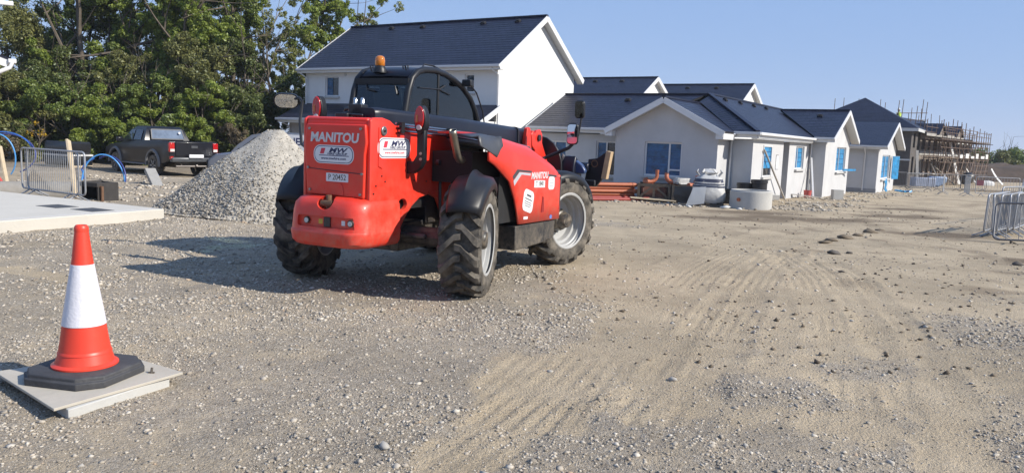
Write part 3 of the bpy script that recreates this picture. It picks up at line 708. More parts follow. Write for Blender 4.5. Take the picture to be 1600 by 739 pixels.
# boom ---------------------------------------------------------------
b = MB(); x0, x1 = -.52, 3.34
def bs_(x, zt, hw=.185, h=.35, c=-.10, r=.06):
    return [Vector((x, c + p, zt - h / 2 + q)) for p, q in rrect(hw * 2, h, r, 4)]
b.loft([bs_(x0, 1.985, .15, .26), bs_(x0 + .06, 1.99), bs_(1.2, 1.955), bs_(3.26, 1.875), bs_(3.33, 1.865, .16, .30), bs_(3.36, 1.855, .12, .22)])
bo = b.build('boom', BOOMM, TH, smooth=40)
b = MB(); b.loft([bs_(2.86, 1.895, .20, .38), bs_(2.90, 1.893, .20, .38)]); b.build('wear_collar', BLKM, bo)
b = MB(); b.prism([(3.04, 1.88), (3.10, 1.90), (3.15, 1.88), (3.22, 1.55), (2.98, 1.56)], -.36, -.30, 'y'); b.build('boom_lug', RED, bo, bevel=.01)
hd = [(3.30, 1.80), (3.36, 1.86), (3.44, 1.80), (3.50, 1.86), (3.62, 1.88), (3.70, 1.80), (3.70, 1.68), (3.78, 1.58), (3.92, 1.42), (3.90, 1.22), (3.50, 1.24), (3.42, 1.44), (3.46, 1.56), (3.34, 1.62)]
for y in (-.28, .06):
    b = MB(); b.prism(hd, y - .03, y + .03, 'y'); b.build('boom_head', RED, TH, bevel=.012)
b = MB(); b.tube([(3.55, -.34, 1.75), (3.55, .12, 1.75)], .05, 12); b.tube([(3.78, -.34, 1.36), (3.78, .12, 1.36)], .05, 12); b.box(3.36, 3.8, -.2, 0, 1.3, 1.7); b.build('head_pin', BLKM, TH)
b = MB()
for dz, dy in ((0, 0), (-.045, -.012), (.03, .03)):
    b.tube([(-.42, -.475 + dy, 1.80 + dz), (.6, -.475 + dy, 1.765 + dz), (1.57, -.475 + dy, 1.715 + dz), (2.95, -.475 + dy, 1.58 + dz), (2.98, -.475 + dy, 1.42 + dz)], .012, 8)
b.build('hydraulic_pipes', CHR, TH)
b = MB()
for x, z in ((-.36, 1.775), (.65, 1.74), (1.6, 1.69), (2.5, 1.60)): b.box(x - .03, x + .03, -.50, -.44, z - .05, z + .07)
b.build('pipe_clamp', BLKM, TH)
# hose block on the boom pivot
b = MB(); b.obox((-.46, .02, 1.97), (.12, .17, .10)); b.tube([(-.46, .06, 1.98), (-.44, .20, 1.97), (-.36, .27, 1.88), (-.2, .30, 1.75)], .022, 8); b.tube([(-.46, -.02, 1.95), (-.5, .18, 1.92), (-.42, .30, 1.82)], .022, 8); b.tube([(-.44, .1, 2.0), (-.36, .2, 1.96), (-.3, .24, 1.8)], .02, 8)
hb = b.build('hose_block', BLKM, TH, bevel=.008)
b = MB()
for y in (.06, -.035): b.tube([(-.46, y, 2.01), (-.46, y, 2.055), (-.45, y + .008, 2.075), (-.42, y + .02, 2.075)], .022, 10)
b.build('elbow_fitting', CHR, hb)
b = MB(); b.tube([(-.47, -.13, 1.87), (-.47, -.13, 1.965)], .03, 12); b.tube([(-.44, .14, 1.93), (-.44, .14, 1.98)], .025, 8); b.build('valve_body', RED, hb, bevel=.006)
# cab ----------------------------------------------------------------
arch = [(.54, 1.25), (.55, 1.6), (.61, 1.97), (.68, 2.25), (.75, 2.40), (.86, 2.485), (1.0, 2.525), (1.25, 2.54), (1.5, 2.52), (1.75, 2.465), (2.0, 2.37), (2.2, 2.245), (2.34, 2.10), (2.46, 1.90), (2.55, 1.6), (2.6, 1.2)]
YR, YL = .145, .95
b = MB()
for y in (YR, YL): b.tube([(x, y, z) for x, z in arch], .042, 10)
for x, z in ((.70, 2.36), (.585, 1.90), (2.5, 1.72)): b.beam((x, YR, z), (x, YL, z), .05, .07)
b.tube([(1.35, YR - .005, 2.5), (1.35, YR - .005, 1.3)], .02, 6)
b.build('cab_frame', BLK, TH, smooth=50)
roofp = [p for p in arch if p[1] > 2.38]
rings = [[Vector((x, y, z + .022 + .015 * math.sin(math.pi * (y - YR) / (YL - YR)))) for y in np.linspace(YR, YL, 9)] for x, z in roofp]
b = MB(); b.loft(rings, cap=False, closed=False); o = b.build('roof', BOOMM, TH, smooth=50); so = o.modifiers.new('s', 'SOLIDIFY'); so.thickness = .03
b = MB(); b.box(.70, .80, YR + .04, YL - .04, 2.30, 2.40); b.tube([(.69, .78, 2.33), (.66, .74, 2.26), (.65, .62, 2.24)], .012, 6); b.tube([(.67, .33, 2.30), (.65, .29, 2.20)], .014, 6); b.build('rear_header', BLKM, TH)
b = MB(); b.quad((.60, YR + .03, 1.92), (.60, YL - .03, 1.92), (.695, YL - .03, 2.33), (.695, YR + .03, 2.33)); rg = b.build('rear_window', CABG, TH)
b = MB(); poly = [(x, z) for x, z in arch if z > 1.55] ; b.prism(poly, YR - .006, YR - .002, 'y'); b.build('side_window', CABG, TH, smooth=0)
b = MB(); b.prism(poly, YL + .002, YL + .006, 'y'); b.build('side_window', CABG, TH, smooth=0)
ws = [p for p in arch if p[0] > 1.9 and p[1] > 1.55]
b = MB(); b.loft([[Vector((x, YR + .03, z)), Vector((x, YL - .03, z))] for x, z in ws], cap=False, closed=False); b.build('windscreen', CABG, TH, smooth=50)
b = MB()
for i in range(5):
    y = YR + .12 + i * .14; b.tube([(x + .04, y, z + .02) for x, z in arch if x > 1.7 and z > 1.7], .009, 6)
b.build('guard_bars', BLKM, TH)
b = MB(); b.prism([(.52, 1.0), (.54, 1.62), (2.54, 1.62), (2.62, 1.15), (2.2, .75), (1.0, .75)], YR, YL, 'y'); b.build('cab_body', BLK, TH, bevel=.02)
b = MB(); b.obox((1.15, .56, 1.70), (.48, .46, .12)); b.obox((.92, .56, 2.0), (.10, .42, .52), Matrix.Rotation(R(-12), 3, 'Y')); b.obox((.86, .56, 2.27), (.08, .24, .12)); b.obox((2.15, .56, 1.72), (.45, .62, .22)); b.tube([(2.0, .56, 1.7), (1.82, .56, 1.93)], .03, 8)
b.tube([(1.82 + .06 * math.sin(t * math.pi / 8), .56 + .18 * math.cos(t * math.pi / 8), 1.93 + .16 * math.sin(t * math.pi / 8)) for t in range(16)], .014, 6, closed=True)
b.build('seat_and_controls', BLKM, TH, bevel=.03)
flat([(-.09, -.075), (.09, -.07), (.09, .075), (-.09, .07)], WHT, 'paper_notice', TH, SIDE(.98, 2.33, YR + .01)); flat([(-.085, -.03), (.085, -.03), (.085, .03), (-.085, .03)], WHT, 'paper_notice', TH, SIDE(1.22, 2.245, YR + .01))
b = MB(); b.tube([(.90, YR - .02, 2.30), (1.35, YR - .022, 2.31), (1.62, YR - .02, 2.26)], .008, 5); b.tube([(1.35, YR - .022, 2.31), (1.5, YR - .02, 2.37)], .010, 5); b.build('wiper', BLKM, TH)
b = MB()
for x, y in ((.86, .30), (.92, .38), (.85, .82)): b.tube([(x, y, 2.50), (x - .02, y, 2.56), (x + .03, y, 2.57), (x + .04, y, 2.51)], .009, 6)
b.tube([(1.0, .16, 2.55), (1.06, .17, 2.60), (1.25, .16, 2.60), (1.5, .16, 2.55)], .012, 6)
b.tube([(1.9, .10, 2.44), (2.05, .09, 2.46), (2.25, .07, 2.33), (2.42, .06, 2.1), (2.55, .06, 1.75), (2.6, .08, 1.5)], .011, 6)
b.build('roof_fittings', BLKM, TH)
b = MB(); b.obox((1.95, .04, 2.44), (.10, .14, .09)); b.build('work_lamp', BLKM, TH, bevel=.012)
b = MB(); b.lathe([(0, 2.47), (.09, 2.47), (.085, 2.51), (.066, 2.545), (.060, 2.555), (0, 2.555)], 20, Matrix.Translation((.78, .64, 0))); be = b.build('beacon', BLK, TH)
b = MB(); b.lathe([(.052, 2.552), (.062, 2.56), (.062, 2.63), (.054, 2.662), (.030, 2.678), (0, 2.682)], 20, Matrix.Translation((.78, .64, 0))); b.build('beacon_lens', AMB, be, smooth=60)
b = MB(); b.lathe([(0, 2.558), (.026, 2.558), (.026, 2.64), (0, 2.65)], 12, Matrix.Translation((.78, .64, 0))); b.build('beacon_bulb', mat('beacon_core', (.80, .50, .10), rough=.2, metal=.6), be)
# engine bonnet --------------------------------------------------------
def zt(x): return float(np.interp(x, [-.1, .5, .77, 1.56, 2.18, 2.34, 2.42], [1.71, 1.735, 1.73, 1.63, 1.45, 1.375, 1.29]))
def zb(x): return float(np.interp(x, [-.1, .14, .46, .83, .99, 1.07, 1.12, 2.4], [1.60, 1.52, 1.41, 1.22, 1.0, .83, .695, .675]))
def hsec(x, out=0.0, zlow=None):
    t = zt(x); lo = zb(x) if zlow is None else zlow; s = max(lo + .01, t - .17)
    yo = -1.172 - out
    return [Vector((x, yo, lo)), Vector((x, yo, lo + (s - lo) * .5)), Vector((x, yo, s)), Vector((x, yo + .03, s + .08 + out * .7)), Vector((x, yo + .12, t - .025 + out)), Vector((x, -.90, t + out)), Vector((x, -.70, t + .02 + out)), Vector((x, -.52, t + .02 + out))]
xs = [.30, .36, .46, .6, .72, .83, .9, .95, .99, 1.03, 1.07, 1.12, 1.3, 1.56, 1.8, 2.0, 2.18, 2.28, 2.34, 2.37]
b = MB(); b.loft([hsec(x) for x in xs], cap=False, closed=False); bn = b.build('bonnet', RED, TH, smooth=50)
so = bn.modifiers.new('s', 'SOLIDIFY'); so.thickness = .025; so.offset = 1
def cow(x): 
    lo = float(np.interp(x, [-.06, .02, .28, .48, .60], [1.69, 1.645, 1.57, 1.50, 1.63])); return hsec(x, .030, lo)
b = MB(); b.loft([cow(x)[:6] for x in (.08, .15, .22, .28, .38, .48, .56, .62)], cap=False, closed=False); o = b.build('rear_cowl', GREYD, TH, smooth=50); so = o.modifiers.new('s', 'SOLIDIFY'); so.thickness = .02; so.offset = -1
b = MB(); b.prism([(2.32, .70), (2.40, .70), (2.43, 1.0), (2.43, 1.22), (2.36, 1.28), (2.32, 1.1)], -1.19, -.62, 'y'); b.build('bonnet_nose', RED, TH, bevel=.02)
b = MB(); b.prism([(2.355, .80), (2.385, .95), (2.40, 1.22), (2.36, 1.24)], -1.2, -1.188, 'y'); b.build('nose_grille', GREYD, TH)
b = MB(); b.box(.74, 2.02, -1.10, -.46, .72, 1.26); b.box(.30, 1.0, -.98, -.46, 1.20, 1.55); b.build('engine', mat('bay_black', (.010, .010, .011), rough=.8, var=.3), TH)
b = MB(); b.prism([(1.10, .672), (2.02, .668), (2.02, .39), (1.10, .37)], -1.165, -.6, 'y'); b.prism([(1.95, .667), (2.30, .66), (2.30, .44), (1.95, .395)], -1.168, -1.105, 'y'); b.build('tool_box', mat('tank_black', (.022, .023, .026), rough=.5, var=.12, low=(.25, .85, .8)), TH, bevel=.012)
b = MB(); b.tube([(.22, -.90, 1.46), (.10, -.93, 1.47), (.02, -.95, 1.51), (-.02, -.95, 1.60), (-.08, -.95, 1.74), (-.10, -.955, 1.785)], .042, 14, cap=False); ex = b.build('exhaust', mat('exhaust_steel', (.30, .27, .22), rough=.4, metal=.85, var=.25, scale=8), TH, smooth=60); so = ex.modifiers.new('s', 'SOLIDIFY'); so.thickness = .006
b = MB(); b.tube([(-.088, -.954, 1.765), (-.092, -.954, 1.77)], .036, 14); b.build('exhaust_mouth', BLKM, ex)
b = MB(); b.tube([(.14, -.62, 1.42), (.14, -.66, 1.42)], .035, 10); b.tube([(.44, -.50, 1.22), (.40, -.52, 1.24), (.38, -.52, 1.16), (.40, -.52, .8), (.44, -.52, .66)], .02, 8); b.build('guard_rail', BLKM, TH)
# bonnet graphics
yS = -1.1985
def side_poly(pts, m, name, dz=0.0): return flat([(x, z) for x, z in pts], m, name, bn, SIDE(0, 0, yS - dz))
side_poly([(.90, 1.28), (1.02, 1.36), (1.43, 1.335), (1.43, 1.31), (1.08, 1.33), (.925, 1.235)], GREYD, 'stripe')
side_poly([(1.94, 1.285), (2.22, 1.262), (2.22, 1.235), (1.94, 1.26)], GREYD, 'stripe')
side_poly([(.925, 1.225), (1.08, 1.325), (1.40, 1.305), (1.40, 1.275), (1.14, 1.295), (.95, 1.165)], GREYL, 'stripe')
text_obj('MANITOU', .115, SIL, 'lettering', bn, SIDE(1.68, 1.268, yS), shear=.15, offset=.003, extrude=.002, sx=.97)
lb = side_poly([(1.52, 1.125), (1.85, 1.115), (1.85, 1.205), (1.52, 1.215)], WHT, 'model_plate'); text_obj('T 1840', .085, BLKM, 'lettering', bn, SIDE(1.685, 1.165, yS - .002), offset=.002, extrude=.0005, sx=.95)
flat(rrect(.20, .17, .05, 6), WHT, 'sticker', bn, SIDE(2.06, 1.165, yS))
flat(rrect(.30, .27, .07, 6), WHT, 'sticker', bn, frame_mat((.97, 0, -.24), (.24, 0, .97), (0, -1, 0), (1.36, yS, .965)))
for i in range(3): flat([(-.07, -.006), (.07, -.006), (.07, .006), (-.07, .006)], GREYL, 'small_print', bn, SIDE(2.06, 1.20 - i * .035, yS - .002))
for i, (ww, hh, zz) in enumerate(((.13, .022, 1.03), (.2, .012, .985), (.2, .008, .95), (.2, .008, .925), (.16, .008, .90))): flat([(-ww / 2, -hh / 2), (ww / 2, -hh / 2), (ww / 2, hh / 2), (-ww / 2, hh / 2)], GREYD, 'small_print', bn, frame_mat((.97, 0, -.24), (.24, 0, .97), (0, -1, 0), (1.36 + (zz - .965) * .25, yS - .002, zz)))
side_poly([(1.24, .745), (1.36, .742), (1.36, .775), (1.24, .778)], WHT, 'small_label'); flat([(.04 * math.cos(t * math.pi / 8), .028 * math.sin(t * math.pi / 8)) for t in range(16)], mat('blue_print', (.12, .2, .5)), 'small_label', bn, SIDE(2.08, .72, yS))
b = MB(); b.prism([(1.76, .80), (1.84, .80), (1.83, .99), (1.79, 1.0)], -1.204, -1.197, 'y'); b.build('handle_recess_shade', mat('recess_shade_red', (.30, .012, .01), rough=.5), bn)  # raised plate; the shade of a recess is put into its darker red
# mirrors -------------------------------------------------------------
def mirror(c, w_, h_, yaw, tilt=0.0, parent=TH):
    b = MB(); b.prism(rrect(w_, h_, w_ * .3, 5), .0, .06, 'z'); o = b.build('wing_mirror', BLK, parent, bevel=.02)
    xa = Vector((math.sin(R(yaw)), -math.cos(R(yaw)), 0)); za = -Vector((math.cos(R(yaw)), math.sin(R(yaw)), 0)); ya = za.cross(xa)
    o.matrix_local = frame_mat(xa, ya, za, c) @ Matrix.Rotation(R(tilt), 4, 'X')
    b = MB(); b.prism(rrect(w_ * .86, h_ * .90, w_ * .25, 5), .061, .064, 'z'); g = b.build('mirror_glass', MIRG, o, smooth=0); return o
mirror((3.12, -1.05, 1.82), .17, .30, 6, .2); mirror((3.12, -1.15, 2.17), .15, .25, -6, 2)
b = MB(); b.tube([(2.55, -.50, 1.34), (3.1, -.62, 1.46), (3.16, -.97, 1.62), (3.16, -1.03, 1.68)], .026, 8); b.tube([(3.16, -1.03, 1.68), (3.17, -1.11, 1.80), (3.17, -1.14, 2.05), (3.16, -1.15, 2.12)], .012, 6); b.build('mirror_arm', BLKM, TH)
m_ = mirror((.62, 2.0, 2.11), .34, .19, 36, 14)
b = MB(); b.tube([(.2, 1.0, 1.35), (.45, 1.60, 1.55), (.58, 1.74, 1.85), (.62, 1.74, 2.10), (.64, 1.80, 2.14), (.64, 1.95, 2.12)], .020, 8); b.build('mirror_arm', BLKM, TH)
# carriage --------------------------------------------------------------
b = MB(); b.box(3.95, 4.02, -1.10, 1.10, 1.05, 1.14); b.box(3.95, 4.02, -.9, 1.10, .55, .64)
b.build('fork_carriage', BLKM, TH, bevel=.01)
for y in (-.30, .30):
    b = MB(); b.prism([(-.25 + y, 1.28), (-.24 + y, 1.42), (-.19 + y, 1.56), (-.10 + y, 1.68), (.02 + y, 1.76), (.14 + y, 1.79), (.22 + y, 1.74), (.22 + y, .55), (-.22 + y, .55)], 3.93, 3.98, 'x'); b.build('carriage_plate', BLKM, TH, bevel=.008)
pp = [(-.86, 1.45), (-1.0, 1.47), (-1.15, 1.575), (-1.09, 1.13), (-1.0, 1.02), (-.80, 1.05), (-.84, 1.30)]
b = MB(); b.prism(pp, 4.28, 4.34, 'x'); o = b.build('side_shoe', BLKM, TH, bevel=.008)
b = MB(); b.tube([(4.272, -.97 + .05 * math.cos(t * math.pi / 8), 1.385 + .05 * math.sin(t * math.pi / 8)) for t in range(16)], .009, 6, closed=True); b.build('shoe_ring', RUST, o)
b = MB(); b.tube([(4.18, -.50, 1.31), (4.2, -.62, 1.33), (4.22, -.90, 1.33)], .07, 12); b.prism([(3.98, 1.33), (4.05, 1.5), (4.2, 1.42), (4.34, 1.2), (4.34, .6), (4.0, .6)], -.74, -.46, 'y'); b.build('carriage_arm', BOOMM, TH, bevel=.02)
b = MB(); b.prism([(-.50, 1.24), (-.56, 1.47), (-.60, 1.50), (-.68, 1.47), (-.84, 1.36), (-.90, 1.27), (-.88, 1.22)], 4.06, 4.16, 'x'); b.build('carriage_guard', mat('sky_reflection_blue', (.045, .08, .19), rough=.35, var=.12, spec=.6), TH, bevel=.02)  # blue stands in for sky reflected on black steel
b = MB(); b.tube([(4.03, -.46, 1.18), (4.03, -.49, 1.32), (4.03, -.53, 1.44), (4.03, -.53, 1.52)], .022, 8); b.build('guard_edge', CHR, TH)
b = MB(); b.beam((4.31, -1.20, 1.585), (4.31, -1.135, 1.155), .12, .085, (0, 1, 0)); b.build('timber_packer', WOOD, TH, bevel=.006)
for y in (-.55, .55):
    b = MB(); b.box(4.05, 4.10, y - .06, y + .06, .12, 1.2); b.box(4.05, 5.2, y - .06, y + .06, .08, .125); b.build('fork_tine', BLKM, TH, bevel=.006)

# ------------------------------------------------------------------ buildings
TH_G = R(-32); D1 = Vector((math.cos(TH_G), math.sin(TH_G), 0)); D2 = Vector((-math.sin(TH_G), math.cos(TH_G), 0))
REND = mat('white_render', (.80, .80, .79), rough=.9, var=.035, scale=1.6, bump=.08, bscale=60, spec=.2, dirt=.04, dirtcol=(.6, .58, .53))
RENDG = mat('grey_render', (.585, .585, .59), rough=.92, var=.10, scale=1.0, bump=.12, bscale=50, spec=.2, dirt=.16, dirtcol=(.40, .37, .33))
SLATE = mat('slate', (.017, .019, .038), rough=.38, var=.25, scale=1.2, island=.22, spec=.27)
SLATEB = mat('slate_bed', (.018, .018, .022), rough=.8)
UPVC = mat('white_trim', (.78, .78, .78), rough=.35, var=.03)
SOFF = mat('soffit_trim', (.60, .60, .59), rough=.5, var=.05)
GUT = mat('gutter_white', (.66, .66, .67), rough=.35, var=.05)
GLS = mat('window_dark', (.012, .018, .028), rough=.06, var=.2, spec=.8)
FILM = mat('shaded_blue_film', (.010, .095, .235), rough=.25, var=.75, scale=3.5, bump=.9, bscale=11, spec=.6, dirt=.25, dirtcol=(.01, .03, .08))  # darker copy for walls in shade; dark blotches stand in for wrinkle shade
FILML = mat('sunlit_blue_film', (.025, .26, .54), rough=.3, var=.65, scale=3.5, bump=.9, bscale=10, spec=.6, dirt=.22, dirtcol=(.01, .07, .18))  # same film, lighter for sunlit walls; its blotches are painted fold shade
SILL = mat('sill_concrete', (.55, .54, .52), rough=.85, var=.08)
BLOCK = mat('shade_dark_block', (.105, .092, .085), rough=.95, var=.25, scale=2.5, bump=.2, bscale=20)  # blockwork with the shade of its walls put into the dark colour
DARKIN = mat('interior_shade', (.02, .02, .022), rough=.9)

class Bld:
    def __init__(s, name, label, o, rz, origin=None, group=None):
        # o: local origin (a, b, z) in the rotated site grid, or a world origin
        if origin is None: wl = D1 * o[0] + D2 * o[1] + Vector((0, 0, o[2]))
        else: wl = Vector(origin)
        s.o = Vector(o); s.root = thing(name, label, 'house', wl, rz, group)
    def P(s, a, b, z): return Vector((a, b, z)) - s.o
    def wall(s, name, p0, u, W, H, z0, ops=(), m=None, gable=0.0, depth=.12, gable_at=.5):
        # p0 (a,b) lower-left seen from outside, u unit direction along the wall
        u = Vector((u[0], u[1], 0)); n = u.cross(Vector((0, 0, 1)))
        b = MB(); base = s.P(p0[0], p0[1], z0)
        Q = lambda x, z, d=0: base + u * x + Vector((0, 0, z - z0)) - n * d
        xsn = sorted({0, W} | {v for o in ops for v in o[:2]}); zs = sorted({z0, H} | {v for o in ops for v in o[2:4]})
        for i in range(len(xsn) - 1):
            for j in range(len(zs) - 1):
                cx, cz = (xsn[i] + xsn[i + 1]) / 2, (zs[j] + zs[j + 1]) / 2
                if any(o[0] < cx < o[1] and o[2] < cz < o[3] for o in ops): continue
                b.quad(Q(xsn[i], zs[j]), Q(xsn[i + 1], zs[j]), Q(xsn[i + 1], zs[j + 1]), Q(xsn[i], zs[j + 1]))
        for o in ops:
            x0, x1, a0, a1 = o[:4]
            b.quad(Q(x0, a0), Q(x0, a1), Q(x0, a1, depth), Q(x0, a0, depth)); b.quad(Q(x1, a0), Q(x1, a0, depth), Q(x1, a1, depth), Q(x1, a1))
            b.quad(Q(x0, a1), Q(x1, a1), Q(x1, a1, depth), Q(x0, a1, depth)); b.quad(Q(x0, a0), Q(x0, a0, depth), Q(x1, a0, depth), Q(x1, a0))
            if len(o) > 4 and o[4]: o[4](s, Q, u, n, x0, x1, a0, a1, depth)
        if gable: b.add([Q(0, H), Q(W, H), Q(W * gable_at, H + gable)], [(0, 1, 2)])
        # back skin so that the wall is a solid
        return b.build(name, m or REND, s.root, smooth=0, fix=False)
    def slope(s, name, e0, e1, r0, r1, m=None, pitch_len=None, course=.22, wdt=.30, seed=0, lift=.009):
        # roof slope of single slates between the eave edge e0-e1 and the ridge edge r0-r1
        e0, e1, r0, r1 = [s.P(*q) for q in (e0, e1, r0, r1)]
        rg = random.Random(seed); nrow = max(2, int(((r0 + r1) / 2 - (e0 + e1) / 2).length / course))
        nn = (e1 - e0).cross((r0 + r1) / 2 - e0).normalized()
        if nn.z < 0: nn = -nn
        b = MB()
        for i in range(nrow):
            t0, t1 = i / nrow, (i + 1.12) / nrow; t1 = min(t1, 1)
            A, B = e0.lerp(r0, t0), e1.lerp(r1, t0); C, D = e1.lerp(r1, t1), e0.lerp(r0, t1)
            L = max((B - A).length, (C - D).length); k = max(1, int(round(L / wdt))); sh = (.5 if i % 2 else 0)
            cuts = [0] + [(j + sh) / k for j in range(1 if sh == 0 else 0, k)] + [1]; cuts = sorted(set(min(1, c) for c in cuts))
            for c0, c1 in zip(cuts[:-1], cuts[1:]):
                g = .004 / max(L, .1); q0, q1 = c0 + g, c1 - g
                if q1 <= q0: continue
                up = lift + rg.uniform(-.001, .002)
                a1, b1, c_, d_ = A.lerp(B, q0) + nn * up, A.lerp(B, q1) + nn * (up + rg.uniform(-.001, .001)), D.lerp(C, q1) + nn * .003, D.lerp(C, q0) + nn * .003
                a2, b2 = A.lerp(B, q0) - nn * .004, A.lerp(B, q1) - nn * .004
                b.add([a1, b1, c_, d_, a2, b2], [(0, 1, 2, 3), (4, 5, 1, 0)])
        o = b.build(name, m or SLATE, s.root, smooth=0, fix=False)
        bd = MB(); bd.add([e0 - nn * .01, e1 - nn * .01, r1 - nn * .01, r0 - nn * .01, e0 - nn * .07, e1 - nn * .07, r1 - nn * .07, r0 - nn * .07], [(0, 1, 2, 3), (7, 6, 5, 4), (0, 4, 5, 1), (1, 5, 6, 2), (2, 6, 7, 3), (3, 7, 4, 0)])
        bd.build('roof_deck', SLATEB, o, smooth=0)
        return o
    def beam(s, name, p, q, wd, ht, m, par=None): 
        b = MB(); b.beam(s.P(*p), s.P(*q), wd, ht); return b.build(name, m, par or s.root, smooth=0)
    def box(s, name, a0, a1, b0, b1, z0, z1, m, par=None, bevel=0): 
        b = MB(); p = s.P(a0, b0, z0); q = s.P(a1, b1, z1); b.box(p.x, q.x, p.y, q.y, p.z, q.z); return b.build(name, m, par or s.root, smooth=0, bevel=bevel)
    def tube(s, name, pts, r, m, par=None, n=8): 
        b = MB(); b.tube([s.P(*p) for p in pts], r, n); return b.build(name, m, par or s.root, smooth=60)
    def vents(s, e0, e1, r0, r1, spots, sz=.16):
        e0, e1, r0, r1 = [s.P(*q) for q in (e0, e1, r0, r1)]; nn = (e1 - e0).cross(r0 - e0).normalized()
        if nn.z < 0: nn = -nn
        ex = (e1 - e0).normalized(); up = nn.cross(ex)
        for (t, v) in spots:
            c = e0.lerp(e1, t).lerp(r0.lerp(r1, t), v) + nn * .04
            b = MB(); b.obox(c, (sz * 1.5, sz, .05), Matrix((ex, up, nn)).transposed()); b.obox(c + nn * .035 + up * .02, (sz * 1.1, sz * .5, .05), Matrix((ex, up, nn)).transposed()); b.build('roof_vent', SLATEB, s.root, smooth=0)

def window(mull=(), film=None, filmf=1.0, frame=.055, sill=True, film_drop=0.0, trans=None, open_=False):
    def f(s, Q, u, n, x0, x1, z0, z1, dp):
        b = MB(); fw = frame; d = dp - .035
        M3 = Matrix((u, n, Vector((0, 0, 1)))).transposed()
        def bar(xa, xb, za, zb): b.obox(Q((xa + xb) / 2, (za + zb) / 2, d), (xb - xa, .05, zb - za), M3)
        bar(x0, x0 + fw, z0, z1); bar(x1 - fw, x1, z0, z1); bar(x0 + fw, x1 - fw, z1 - fw, z1); bar(x0 + fw, x1 - fw, z0, z0 + fw)
        for mx in mull: 
            xm = x0 + (x1 - x0) * mx; bar(xm - fw * .5, xm + fw * .5, z0 + fw, z1 - fw)
        if trans:
            tx0, tx1, tv = trans; zm = z0 + (z1 - z0) * tv; bar(x0 + (x1 - x0) * tx0 + fw * .5, x0 + (x1 - x0) * tx1 - fw * .5, zm - fw * .5, zm + fw * .5)
        w_ = b.build('window', UPVC, s.root, smooth=0)
        b = MB(); b.quad(Q(x0 + .01, z0 + .01, dp - .005), Q(x1 - .01, z0 + .01, dp - .005), Q(x1 - .01, z1 - .01, dp - .005), Q(x0 + .01, z1 - .01, dp - .005)); b.build('pane', GLS, w_, smooth=0)
        if film:
            rg = random.Random(int(x0 * 100 + z0 * 10)); nx_, nz_ = 9, 9; xa, xb = x0 + .02, x0 + (x1 - x0) * filmf - .02; za, zb_ = z0 + .02 + film_drop, z1 - .02
            vs = [Q(xa + (xb - xa) * i / nx_, za + (zb_ - za) * j / nz_, dp - .012 - rg.uniform(0, .012)) for j in range(nz_ + 1) for i in range(nx_ + 1)]
            fs = [(j * (nx_ + 1) + i, j * (nx_ + 1) + i + 1, (j + 1) * (nx_ + 1) + i + 1, (j + 1) * (nx_ + 1) + i) for j in range(nz_) for i in range(nx_)]
            MB().add(vs, fs).build('protective_film', film, w_, smooth=30)
            tb = MB()
            for zz in (.30, .52, .74): 
                zc = za + (zb_ - za) * zz; tb.obox(Q((xa + xb) / 2, zc, dp - .027), (xb - xa, .004, .025), M3)
            tg = tb.build('film_tape', mat('tape_blue', (.01, .09, .26), rough=.4), w_, smooth=0); tg['kind'] = 'stuff'
        if sill:
            b = MB(); b.obox(Q((x0 + x1) / 2, z0 - .045, -.02), (x1 - x0 + .16, .16, .07), M3); b.build('sill', SILL, s.root, smooth=0)
    return f
def drainpipe(B, top, bot, off, m=UPVC):
    # top at the gutter, swan neck back to the wall, then down
    B.tube('downpipe', [top, (top[0] + off[0] * .1, top[1] + off[1] * .1, top[2] - .08), (top[0] + off[0], top[1] + off[1], top[2] - .30), (top[0] + off[0], top[1] + off[1], bot)], .035, m)

# two-storey white house ------------------------------------------------
H1 = Bld('house', 'white two-storey house with dark slate roof behind the red telehandler', (-22.7, 29.4, 0), TH_G)
aL, aR, bF, bB, zE = -28.1, -17.35, 26.25, 32.68, 4.52; rb, rz_ = 29.46, 6.98
H1.wall('wall', (aL, bF), (1, 0), aR - aL, zE, -.3, [(1.25, 2.10, 3.38, 4.28, window(film=FILM, filmf=.5, film_drop=.0)), (9.15, 9.62, 3.55, 4.3, window())], REND)
gz = rz_ - .10 - 4.77
H1.wall('gable_wall', (aR, bF), (0, 1), bB - bF, 4.77, -.3, [], REND, gable=gz)
H1.wall('gable_wall', (aL, bB), (0, -1), bB - bF, 4.77, -.3, [], REND, gable=gz)
H1.wall('wall', (aR, bB), (-1, 0), aR - aL, zE, -.3, [], REND)
vL, vR = aL - .22, aR + .30; eF, eB = bF - .34, bB + .34; ze = 4.62
k_ = (rz_ - ze) / (rb - eF)
H1.slope('roof', (vL, eF, ze), (vR, eF, ze), (vL, rb, rz_), (vR, rb, rz_), seed=1, course=.21)
H1.slope('roof', (vR, eB, ze), (vL, eB, ze), (vR, rb, rz_), (vL, rb, rz_), seed=2, course=.21)
H1.beam('ridge_tiles', (vL, rb, rz_ + .02), (vR, rb, rz_ + .02), .16, .07, SLATE)
H1.vents((vL, eF, ze), (vR, eF, ze), (vL, rb, rz_), (vR, rb, rz_), [(.26, .90), (.43, .89), (.73, .90), (.89, .90)])
H1.box('fascia', vL, vR, eF + .02, eF + .05, ze - .20, ze - .015, UPVC); H1.box('soffit', vL, vR, eF + .05, bF - .002, ze - .19, ze - .16, SOFF)
H1.box('gutter', vL - .03, vR + .03, eF - .10, eF + .018, ze - .10, ze + .0, GUT, bevel=.02)
for s_, e in ((1, eF), (-1, eB)):
    H1.beam('bargeboard', (vR + .012, e - s_ * .02, ze - .12), (vR + .012, rb + s_ * .0, rz_ - .10), .03, .22, UPVC)
    H1.beam('bargeboard', (vL - .012, e - s_ * .02, ze - .12), (vL - .012, rb, rz_ - .10), .03, .22, UPVC)
    H1.beam('verge_soffit', (aR + .148, e, ze - .21), (aR + .148, rb, rz_ - .20), .29, .02, SOFF)
